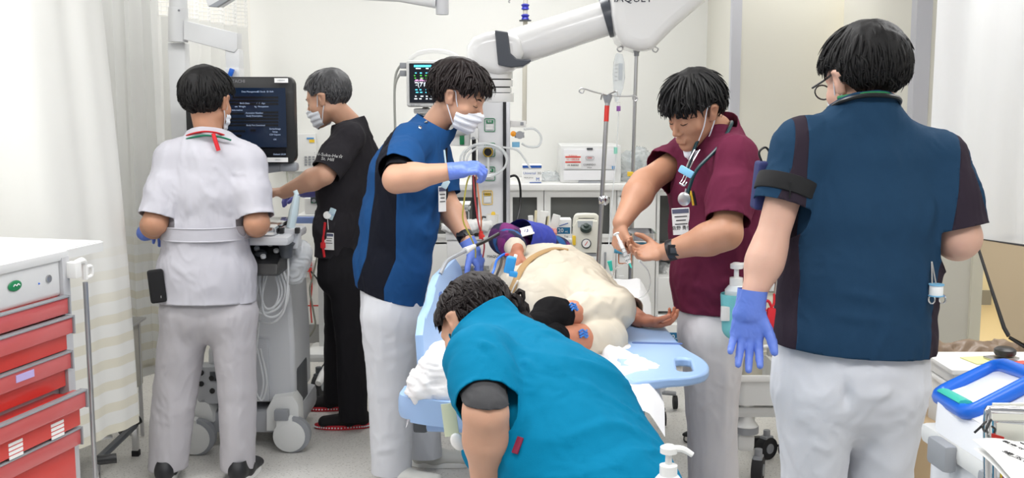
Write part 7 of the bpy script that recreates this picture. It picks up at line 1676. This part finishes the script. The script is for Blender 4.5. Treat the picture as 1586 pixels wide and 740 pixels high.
# ---------------------------------------------------------------- tall man from behind, steel-blue scrubs
def person_steel_blue():
    CB = cloth('cloth_steel_blue_scrubs', srgb(34, 63, 90)); CK = cloth('cloth_dark_brown_panel', srgb(50, 42, 52)); CW = cloth('cloth_white_trousers', srgb(214, 216, 222))
    r = person_root((J(1315, 740, 2.82)[0], 2.82, 0), '')
    Fh = Frame(J(1335, 126, 2.88), (-.42, .88, -.25), (-.03, 0, 1), k=1.04)
    neck = J(1340, 180, 2.82); sd = (1, .08, 0)
    sh_l, sh_r = J(1237, 222, 2.82), J(1456, 240, 2.86)
    el_l, el_r = J(1191, 385, 2.76), J(1486, 368, 2.82)
    wr_l, wr_r = J(1163, 468, 2.70), J(1476, 372, 3.06)
    hd = (-.12, -.06, -1)
    hl = hand_items(wr_l, hd, (.0, -1, 0), (1, -.15, 0), (14, 10, 12, 18), 12, k=1.04, spread=.07, tdir=(.50, -.35, -.85)); hr = hand_items(wr_r, (-.1, .95, .1), (-1, 0, 0), (0, 0, 1), (35, 35, 35, 35), 20)
    make_body(r, SKIN3, Fh, neck, [arm_items(sh_l, el_l, wr_l, .050, .040, .028)+hl, arm_items(sh_r, el_r, wr_r, .054, .050, .032)+hr],
              chain([J(1338, 250, 2.84), J(1330, 370, 2.84), J(1322, 500, 2.84)], [(.17, .09), (.16, .1), (.16, .11)], sd),
              chain([J(1260, 570, 2.84), J(1258, 740, 2.84), J(1262, 980, 2.84)], [.085, .065, .05])+chain([J(1368, 570, 2.86), J(1366, 740, 2.86), J(1360, 980, 2.86)], [.085, .065, .05]))
    S = seclist((1318, 590, 2.86, .200, .158), (1320, 520, 2.86, .203, .158), (1328, 430, 2.86, .200, .145), (1340, 330, 2.86, .202, .135), (1345, 255, 2.86, .175, .118))
    c0 = A_(S[2][0])
    def split(V):   # dark panels down both flanks, over the shoulder blades' outer edge
        x = V[:, 0]-c0[0]; z = V[:, 2]-c0[2]; ctr = .020*z/.25
        wL = np.interp(z, [-.3, 0, .15, .30, .40], [.166, .178, .192, .198, .202]); oL = np.interp(z, [-.3, 0, .15, .30, .40], [.30, .30, .30, .236, .232])
        x = x-ctr
        a = np.maximum(np.abs(x)-oL, wL-np.abs(x))
        return a
    shirt(r, CB, S, sd, [(sh_l+(.012, 0, -.012), .060), (sh_r-(.02, 0, .012), .060)],
          [[(sh_l-(0, 0, .012), .060), ((sh_l+el_l)/2-(0, 0, .0), .060), (sh_l+(el_l-sh_l)*.66, .062)], [(sh_r-(0, 0, .012), .064), ((sh_r+el_r)/2, .072), (sh_r+(el_r-sh_r)*1.02, .078)]],
          (neck+(0, .01, .055), (.074, .070)), (J(1318, 534, 2.86), (-.07, .0, -1)), (neck+(0, 0, .035), (0, .5, 1)), amp=.0055, seed=41, scale=(7, 7, 4), ridge=.4, split=lambda V: -split(V), m2=CK, two=c0[0], label2='dark brown side panel of the blue shirt',
          folds=[(J(1270, 180, 2.75), J(1340, 210, 2.75), .012, .006), (J(1450, 300, 2.75), J(1425, 370, 2.75), .014, .009), (J(1240, 440, 2.7), J(1400, 470, 2.7), .012, .005), (J(1230, 480, 2.7), J(1390, 500, 2.7), .012, .005), (J(1425, 400, 2.74), J(1440, 500, 2.74), .014, .008)])
    trousers(r, CW, [(J(1320, 500, 2.86), (.175, .13)), (J(1318, 560, 2.86), (.192, .148)), (J(1318, 590, 2.86), (.195, .152))], sd,
             [[(J(1261, 605, 2.84), (.098, .125)), (J(1260, 740, 2.86), (.077, .10)), (J(1260, 1050, 2.86), (.075, .09))],
              [(J(1370, 605, 2.86), (.098, .125)), (J(1362, 740, 2.88), (.077, .10)), (J(1358, 1050, 2.88), (.075, .09))]], .035, amp=.006, seed=14, scale=(6, 6, 4),
             folds=[(J(1205, 560, 2.72), J(1310, 620, 2.68), .012, .010), (J(1300, 600, 2.7), J(1230, 640, 2.7), .012, .009), (J(1312, 585, 2.70), J(1312, 640, 2.70), .010, -.02), (J(1330, 620, 2.7), J(1400, 600, 2.7), .012, .009), (J(1225, 680, 2.73), J(1290, 700, 2.73), .012, .010), (J(1335, 690, 2.73), J(1390, 705, 2.73), .012, .008), (J(1345, 560, 2.7), J(1345, 600, 2.69), .008, .005)])
    make_hair(r, Fh, HAIR, thick=.020, n=760, length=.075, seed=15, lift=.007, nape=.004, r0=.0052, messy=.22)
    make_mask(r, Fh)
    L0 = Vector(r.location); l0 = np.array(L0)
    SW = mat('shoe_white_leather', srgb(205, 205, 200), .5)
    for x in (1262, 1358): p = J(x, 900, 2.8); shoe(r, (0, 1), (p[0], 2.78, 0), .29, SW, M_WHITE)
    # glasses
    mb = MB(); w = lambda p: Vector(Fh.w(p))-L0
    for s in (-1, 1):
        mb.tube([w((s*.088, -.03, .004)), w((s*.085, -.005, .022)), w((s*.078, .05, .016)), w((s*.068, .104, .012))], .0028, 6, smooth=4)
        mb.tube([w((s*.034+.026*math.cos(a), .106, .000+.019*math.sin(a))) for a in np.linspace(0, 2*PI, 16, endpoint=False)], .0022, 6, closed=True)
    mb.tube([w((-.010, .110, .006)), w((.010, .110, .006))], .002, 6); mb.obj('glasses', M_BLACK, r)
    # black and green neck strap of the stethoscope
    nk = neck+(0, 0, .040)
    lanyard(r, [nk+(-.085, .06, -.03), nk+(-.075, -.03, -.004), nk+(-.03, -.072, .012), nk+(.03, -.076, .012), nk+(.075, -.035, .0), nk+(.088, .05, -.03)], .0062, mat('stethoscope_tube_black', srgb(18, 22, 24), .35), name='stethoscope')
    lanyard(r, [nk+(-.07, .0, .006), nk+(-.02, -.060, .016), nk+(.03, -.062, .016), nk+(.07, .0, .004)], .006, mat('strap_green_bright', srgb(20, 120, 70), .7), label='green neck cord')
    glove(r, hand_items(wr_l, hd, (.0, -1, 0), (1, -.15, 0), (14, 10, 12, 18), 12, k=1.04, spread=.07, tdir=(.50, -.35, -.85), infl=.0014, cuff=.06), cut=(wr_l, hd, .032))
    # armband with pouch
    ax = unit(el_l-sh_l); c = Vector(sh_l+(el_l-sh_l)*.42)-L0
    mb = MB(); mb.cyl(c-Vector(ax)*.022, c+Vector(ax)*.022, .079, seg=32, bev=.004); mb.box(c+Vector((-.01, -.079, 0)), (.003, .004, .04)); mb.obj('armband', mat('webbing_black', srgb(22, 22, 24), .85), r)
    mb = MB(); c = Vector(J(1179, 287, 2.83))-L0; mb.box(c, (.036, .065, .125), Matrix.Rotation(.08, 4, 'Y'), bev=.010, seg=3); o = mb.obj('arm_pouch', mat('pouch_navy', srgb(28, 38, 92), .75), r); o['label'] = 'navy pouch strapped to the upper arm'
    mb = MB(); mb.tube([c+Vector((.0, 0, .06)), c+Vector((-.008, 0, .085)), c+Vector((.008, 0, .098)), c+Vector((.02, 0, .08)), c+Vector((.02, 0, .05))], .003, 6, smooth=5); mb.obj('pouch_cord', M_BLACK, o)
    mb = MB(); mb.box(c+Vector((-.012, -.034, -.01)), (.006, .004, .018)); mb.obj('pouch_pull', mat('hi_vis_yellow', srgb(225, 235, 40), .5), o)
    # red reel and cord at the left hip
    mb = MB(); mb.tube([Vector(J(1199, 455, 2.72))-L0, Vector(J(1198, 472, 2.70))-L0, Vector(J(1189, 480, 2.69))-L0], .003, 6, smooth=4); mb.box(Vector(J(1193, 494, 2.69))-L0, (.022, .014, .058), Matrix.Rotation(.1, 4, 'Y'), bev=.006); mb.tube([Vector(J(1186, 482, 2.69))-L0, Vector(J(1182, 470, 2.69))-L0, Vector(J(1190, 466, 2.69))-L0, Vector(J(1196, 478, 2.69))-L0], .004, 6, smooth=4); mb.obj('key_holder', mat('strap_red', srgb(205, 30, 40), .7), r)
    mb = MB(); mb.tube([Vector(J(1203, 430, 2.73))-L0, Vector(J(1200, 456, 2.72))-L0], .0022, 6); mb.obj('key_chain', M_CHROME, r)
    # scissors and tape at the right hip
    mb = MB()
    for dx in (-5, 7): mb.tube([Vector(J(1443, 405, 2.76))-L0, Vector(J(1446+dx*.5, 440, 2.74))-L0, Vector(J(1450+dx, 455, 2.735))-L0]+[Vector(J(1450+dx*1.4+5*math.sin(a), 463-7*math.cos(a), 2.735))-L0 for a in np.linspace(0, 2*PI, 10)], .0022, 6)
    mb.obj('scissors', M_CHROME, r)
    mb = MB(); c = Vector(J(1450, 449, 2.73))-L0; mb.cyl(c-Vector((0, 0, .013)), c+Vector((0, 0, .013)), .017, seg=24, bev=.002); o = mb.obj('tape_roll', M_PAPER, r)
    mb = MB()
    mb.bm.free()
    for z in (-.014, .014): mb = MB(); mb.cyl(c+Vector((0, 0, z-.0015)), c+Vector((0, 0, z+.0015)), .019, seg=24); mb.obj('tape_rim', mat('clip_sky_blue', srgb(125, 185, 220), .4), o)
    # cargo pocket on the right thigh
    V, Q = field_mesh([(econe(J(1404, 600, 2.84), J(1400, 660, 2.85), (.030, .075), (.026, .070), (1, 0, 0)), 0, 1)], .007); V = wrinkle(V, Q, .004, (14, 14, 8), 6, .6); add(r, 'cargo_pocket', relax(V, Q, 2), Q, CW)
    tag(r, 'tall person seen from behind in steel-blue shirt with dark side panels, gloved left hand hanging', 'person')
# ---------------------------------------------------------------- woman in teal bending over the bed, and the patient
def person_teal():
    CT = cloth('cloth_teal_scrubs', srgb(0, 120, 160)); CG = cloth('cloth_dark_grey_undershirt', srgb(72, 72, 74))
    r = person_root((J(960, 790, 2.25)[0], 2.2, 0), '')
    Fh = Frame(J(735, 510, 2.72), (-.62, .35, -.70), (-.35, .62, .62), k=.95)
    neck = J(768, 512, 2.63); sd = (.45, .86, .12)
    sh_l, sh_r = J(742, 556, 2.42), J(838, 566, 2.74)
    el_l, el_r = J(752, 640, 2.24), J(820, 640, 2.90)
    wr_l, wr_r = J(757, 775, 2.33), J(830, 700, 2.98)
    hl = hand_items(wr_l, (-.1, .6, -.7), (.3, .5, -.5), (.3, .7, .5), (25, 25, 25, 25), 20, k=.95); hr = hand_items(wr_r, (-.6, .5, -.4), (0, 0, -1), (-.5, -.8, 0), (25, 25, 25, 25), 20, k=.95)
    make_body(r, SKIN, Fh, neck, [arm_items(sh_l, el_l, wr_l, .046, .043, .034)+hl, arm_items(sh_r, el_r, wr_r, .048, .042, .028)+hr],
              chain([J(805, 570, 2.56), J(870, 670, 2.42), J(945, 790, 2.28)], [(.14, .08), (.13, .08), (.14, .1)], sd),
              chain([(.17, 2.18, .72), (.10, 2.30, .42), (.17, 2.12, .08)], [.085, .06, .045])+chain([(.33, 2.30, .72), (.33, 2.46, .42), (.36, 2.30, .08)], [.085, .06, .045]))
    S = [(J(985, 865, 2.24), (.185, .145)), (J(935, 785, 2.29), (.195, .150)), (J(895, 708, 2.37), (.195, .142)), (J(858, 632, 2.47), (.200, .138)), (J(812, 572, 2.56), (.165, .105))]
    S = [(A_(a), b) for a, b in S]; d = unit(S[0][0]-S[2][0])
    shirt(r, CT, S, sd, [(sh_l, .060), (sh_r, .060)],
          [[(sh_l, .066), ((sh_l*.55+el_l*.45), .062), (sh_l+(el_l-sh_l)*.90, .060)], [(sh_r, .066), ((sh_r+el_r)/2, .072), (el_r, .075)]],
          (neck+(-.045, .04, .045), (.072, .070)), (J(1010, 850, 2.24), d), (neck+(-.030, .025, .030), (-.55, .45, .62)), amp=.006, arm_gap=.012, seed=51, scale=(7, 7, 7), ridge=.5,
          extra=[econe(J(745, 590, 2.62), J(752, 700, 2.56), .050, .042), econe(J(752, 700, 2.56), J(830, 780, 2.42), .042, .08)],
          folds=[(J(800, 520, 2.4), J(840, 620, 2.32), .012, .010), (J(830, 640, 2.33), J(900, 625, 2.3), .012, .012), (J(860, 690, 2.27), J(930, 672, 2.25), .010, .008), (J(790, 600, 2.33), J(815, 640, 2.32), .010, -.012), (J(820, 660, 2.32), J(870, 720, 2.25), .012, .008), (J(735, 520, 2.35), J(770, 560, 2.33), .010, .008), (J(880, 590, 2.4), J(950, 680, 2.25), .014, .006)])
    a = unit(el_l-sh_l); V, Q = field_mesh([(econe(sh_l+(el_l-sh_l)*.55, el_l+(el_l-sh_l)*.05, .051, .050), 0, 1), (econe(el_l, el_l+(wr_l-el_l)*.2, .050, .047), .01, 1)], .006); V = wrinkle(V, Q, .003, (16, 16, 40), 9, .7); T = tris(Q)
    V, T = clip(V, T, (V-A_(J(752, 632, 2.20)))@unit(J(754, 700, 2.22)-J(750, 620, 2.22)+(-.01, 0, 0)))
    add(r, 'undershirt_sleeve', V, T, CG, None, .002)
    trousers(r, CT, [(J(940, 770, 2.30), (.165, .125)), (J(975, 830, 2.24), (.18, .13))], sd, [[(A_((.17, 2.18, .66)), .10), (A_((.10, 2.30, .42)), .085), (A_((.17, 2.12, .03)), .08)], [(A_((.33, 2.30, .66)), .10), (A_((.33, 2.46, .42)), .085), (A_((.36, 2.30, .03)), .08)]], .05, h=.012, amp=.004)
    SW = mat('shoe_white_leather', srgb(205, 205, 200), .5)
    for x, y in ((.20, 2.06), (.40, 2.24)): shoe(r, (-.5, .8), (x, y, 0), .25, SW, M_WHITE)
    make_hair(r, Fh, HAIRB, thick=.016, n=620, length=.10, seed=17, lift=.006, nape=-.055, part=(0, .02, .122), fringe=.01, messy=.3)
    # tied-up tail
    L0 = Vector(r.location); mb = MB(); rs = random.Random(5)
    base = Vector(Fh.w((.055, -.090, .010)))-L0
    for k in range(130):
        o = Vector((rs.gauss(0, .014), rs.gauss(0, .010), rs.gauss(0, .014))); e = base+Vector((.022+rs.gauss(0, .012), -.01+rs.gauss(0, .015), -.036+rs.gauss(0, .016)))
        mb.tube([base+o*.4, base+o*.9+Vector((.010, -.008, .002)), (base+e)/2+o*1.0+Vector((.008, -.008, 0)), e], [.006, .008, .006, .001], 5, smooth=2)
    mb.obj('hair_tail', HAIRB, r)
    sf = Surf(r, ('shirt',)); c, n_ = sf(803, 690); c -= L0; mb = MB(); mb.box(c, (.016, .036, .004), facing(n_).to_4x4(), bev=.001); mb.obj('pocket_tag', mat('tag_maroon', srgb(130, 25, 60), .7), r)
    mb = MB(); mb.box(Vector(J(697, 650, 2.50))-L0, (.034, .003, .080), Matrix.Rotation(-.12, 4, 'Y'), bev=.002); o = mb.obj('name_badge', mat('badge_pale_green', srgb(222, 228, 196), .4), r); o['label'] = 'pale yellow-green card hanging from the chest'
    mb = MB(); c = Vector(J(709, 684, 2.46))-L0; mb.ball(c, (.016, .010, .022), 16, rot=Matrix.Rotation(-.5, 4, 'Y')); mb.obj('badge_reel', M_PAPER, r)
    tag(r, 'person in bright teal scrubs bending over the foot of the bed, dark hair tied up', 'person')
def person_patient():
    CC = cloth('cloth_cream_knit', srgb(224, 214, 196), .95, .8); CK = cloth('cloth_black_sock', srgb(17, 16, 18)); SK = SKIN4
    r = person_root((.12, 4.2, .765), '')
    Fh = Frame((.06, 4.93, .865), (.25, -.15, 1), (-.02, 1, .12), k=.98)
    neck = A_((.06, 4.80, .86)); sd = (1, .1, 0)
    sh_r, sh_l = J(838, 392, 4.60), A_((.26, 4.60, .86)); el_r, el_l = J(782, 370, 4.36), A_((.34, 4.28, .83)); wr_r, wr_l = J(800, 386, 4.12), J(990, 494, 3.90)
    hrd = (-.18, -.35, -.62); hld = (.98, -.28, -.10)
    hr = hand_items(wr_r, hrd, (.5, .6, -.5), (.75, -.6, .2), (26, 24, 22, 24), 20, k=.98); hl = hand_items(wr_l, hld, (.1, -.35, 1), (-.1, -1, -.1), (24, 28, 32, 34), 25, k=1.02, tdir=(.75, -.75, .25))
    kn_u, an_u = J(950, 480, 3.72), J(862, 488, 3.50); kn_d, an_d = J(937, 524, 3.62), J(855, 525, 3.42)
    hip_u, hip_d = J(890, 455, 4.02), J(890, 475, 4.02)
    make_body(r, SK, Fh, neck, [arm_items(sh_r, el_r, wr_r, .046, .040, .030)+hr, arm_items(sh_l, el_l, wr_l, .046, .042, .030)+hl, [(econe(kn_u, an_u, .052, .043), 0, 1)], [(econe(kn_d, an_d, .054, .046), 0, 1)]],
              chain([A_((.08, 4.65, .87)), A_((.12, 4.3, .88)), A_((.2, 4.05, .88))], [(.14, .07), (.15, .07), (.14, .08)], sd),
              chain([hip_u, kn_u, an_u], [.07, .05, .040])+chain([hip_d, kn_d, an_d], [.07, .05, .042]))
    S = [(J(880, 462, 3.98), (.170, .105)), (J(858, 445, 4.12), (.195, .120)), (J(846, 433, 4.32), (.205, .128)), (J(838, 420, 4.58), (.185, .105)), (J(838, 414, 4.70), (.14, .08))]
    S = [(A_(a), b) for a, b in S]
    shirt(r, CC, S, sd, [(sh_l, .06)], [[(sh_l, .066), ((sh_l+el_l)/2, .066), (wr_l-(wr_l-el_l)*.15, .052)]], None, ((0, 0, -5), (0, 0, -1)), None, amp=.007, ridge=.7, seed=61, scale=(7, 7, 7),
          folds=[(J(800, 450, 4.1), J(900, 420, 4.1), .012, .005), (J(815, 480, 4.0), J(930, 440, 3.95), .012, .006), (J(830, 500, 3.9), J(920, 470, 3.9), .012, .006)])
    V, Q = field_mesh([(econe(S[0][0], S[1][0], (.175, .115), (.18, .115), sd), 0, 1)]+[(f, .016, 1) for f in chain([hip_u, kn_u], [.098, .076])+chain([hip_d, kn_d], [.098, .074])]+[(econe(kn_u+(an_u-kn_u)*.50, kn_u+(an_u-kn_u)*.57, .066, .064), .008, 1), (econe(kn_d+(an_d-kn_d)*.22, kn_d+(an_d-kn_d)*.30, .069, .067), .008, 1)]+[(f, .008, 1) for f in chain([kn_u, kn_u+(an_u-kn_u)*.57], [.074, .060])+chain([kn_d, kn_d+(an_d-kn_d)*.30], [.072, .062])], .008)
    V = relax(V, Q, 2); V = wrinkle(V, Q, .008, (10, 10, 10), 62, .6, folds=[(J(900, 470, 3.6), J(960, 455, 3.65), .010, .007), (J(915, 490, 3.5), J(965, 500, 3.6), .010, .007), (J(905, 455, 3.7), J(930, 490, 3.5), .009, .006), (J(925, 505, 3.5), J(940, 545, 3.5), .009, .006)]); T = tris(Q)
    cu, cd = kn_u+(an_u-kn_u)*.70, kn_d+(an_d-kn_d)*.30; ax = unit(unit(an_u-kn_u)+unit(an_d-kn_d)); e_ = unit(cu-cd); nn_ = unit(ax-e_*ax.dot(e_)); 
    for kn, an, x in ():
        ax = unit(an-kn); q = A_(P(x, (P and 485), 3.5)); L = np.linalg.norm(an-kn); t = .70 if x < 900 else .36
        pr = econe(kn, an, .074, .062); po = econe(*( (kn_d, an_d) if x < 900 else (kn_u, an_u)), .074, .062)
        V, T = clip(V, T, np.minimum((V-(kn+ax*L*t))@ax, po(V)-pr(V)-.002))
    add(r, 'trousers', V, T, CC, None, .003)
    # socks pulled over the feet
    for kn, an, toe in ((kn_u, an_u, J(834, 503, 3.40)), (kn_d, an_d, J(828, 533, 3.32))):
        ax = unit(an-kn); it = chain([kn+(an-kn)*.88, an+ax*.02], [.052, .055], sd)+chain([an+ax*.03, toe], [(.058, .052), (.046, .040)], sd)
        V, Q = field_mesh([(f, .03, 1) for f in it], .006); V = wrinkle(V, Q, .004, (22, 22, 22), 7, .6); T = tris(Q); V, T = clip(V, T, -((V-(kn+(an-kn)*.91))@ax)); add(r, 'sock', relax(V, T, 1), T, CK, None, .002)
    # plaid sleeve and cream cuff
    V, Q = field_mesh([(f, .02, 1) for f in chain([sh_r+(.06, .03, 0), (sh_r+el_r)/2, el_r], [.070, .064, .060])+chain([el_r, wr_r+(el_r-wr_r)*.30], [.060, .050])], .007); V = wrinkle(V, Q, .006, (14, 14, 14), 71, .6)
    T = tris(Q); add(r, 'plaid_sleeve', V, T, plaid_mat())
    V, Q = field_mesh([(econe(wr_r+(el_r-wr_r)*.32, wr_r+(el_r-wr_r)*.06, .041, .039), 0, 1)], .005); add(r, 'cuff', wrinkle(V, Q, .002, (40, 40, 40), 2), Q, CC)
    make_hair(r, Fh, HAIRG, thick=.010, n=150, length=.04, seed=33); make_face(r, Fh, HAIRG, SK)
    L0 = Vector(r.location)
    # blue electrode tapes at the ankles
    sf = Surf(r, ('body', 'trousers', 'sock'))
    for x, y, Y in ((888, 478, 3.365), (903, 519, 3.32)):
        p = A_(P(x, y, Y)); kn, an = (kn_u, an_u) if x < 890 else (kn_d, an_d)
        ax = unit(an-kn); t = (p-kn)@ax; q = kn+ax*t; dr = unit(A_((0, 0, CAMH))-q); dr = unit(dr-ax*dr.dot(ax)); c, dr = sf(x, y, .003); c = c-L0
        mb = MB(); R4 = facing(dr, tuple(np.cross(ax, dr))).to_4x4()
        for k in range(3): mb.tube([c+R4.to_3x3() @ Vector((-.020, -.008+k*.009, .0)), c+R4.to_3x3() @ Vector((-.006, -.001+k*.009, .004)), c+R4.to_3x3() @ Vector((.006, -.009+k*.009, .004)), c+R4.to_3x3() @ Vector((.020, -.002+k*.009, .0))], .0034, 6, smooth=3)
        o = mb.obj('electrode_tape', mat('electrode_blue', srgb(50, 120, 200), .5), r)
    tag(r, 'patient lying on the stretcher in cream knit underwear, knees drawn up, black socks', 'person')
def plaid_mat():
    m = bpy.data.materials.new('plaid_purple_blue'); m.use_nodes = True; nt = m.node_tree; N = nt.nodes; L = nt.links; b = N['Principled BSDF']; b.inputs['Roughness'].default_value = .95
    tc = N.new('ShaderNodeTexCoord'); out = None; col = srgb(34, 34, 66)
    prev = None
    for i, (rot, sc, c, w) in enumerate((((.3, .2, .4), 14, srgb(118, 34, 108), .62), ((.3, .2, 1.97), 14, srgb(30, 90, 150), .70), ((1.2, .6, .4), 18, srgb(80, 26, 90), .66))):
        mp = N.new('ShaderNodeMapping'); mp.inputs['Rotation'].default_value = rot; wv = N.new('ShaderNodeTexWave'); wv.inputs['Scale'].default_value = sc/6; wv.inputs['Distortion'].default_value = 1.5
        mr = N.new('ShaderNodeMapRange'); mr.inputs[1].default_value = w; mr.inputs[2].default_value = w+.15; mx = N.new('ShaderNodeMix'); mx.data_type = 'RGBA'
        L.new(tc.outputs['Object'], mp.inputs[0]); L.new(mp.outputs[0], wv.inputs[0]); L.new(wv.outputs[1], mr.inputs[0]); L.new(mr.outputs[0], mx.inputs[0]); mx.inputs[7].default_value = (*c, 1)
        if prev: L.new(prev, mx.inputs[6])
        else: mx.inputs[6].default_value = (*col, 1)
        prev = mx.outputs[2]
    L.new(prev, b.inputs['Base Color'])
    return m
for f in (person_white_tunic, person_black_scrubs, person_blue_scrubs, person_burgundy, person_steel_blue, person_teal, person_patient): f()
bedside_items()
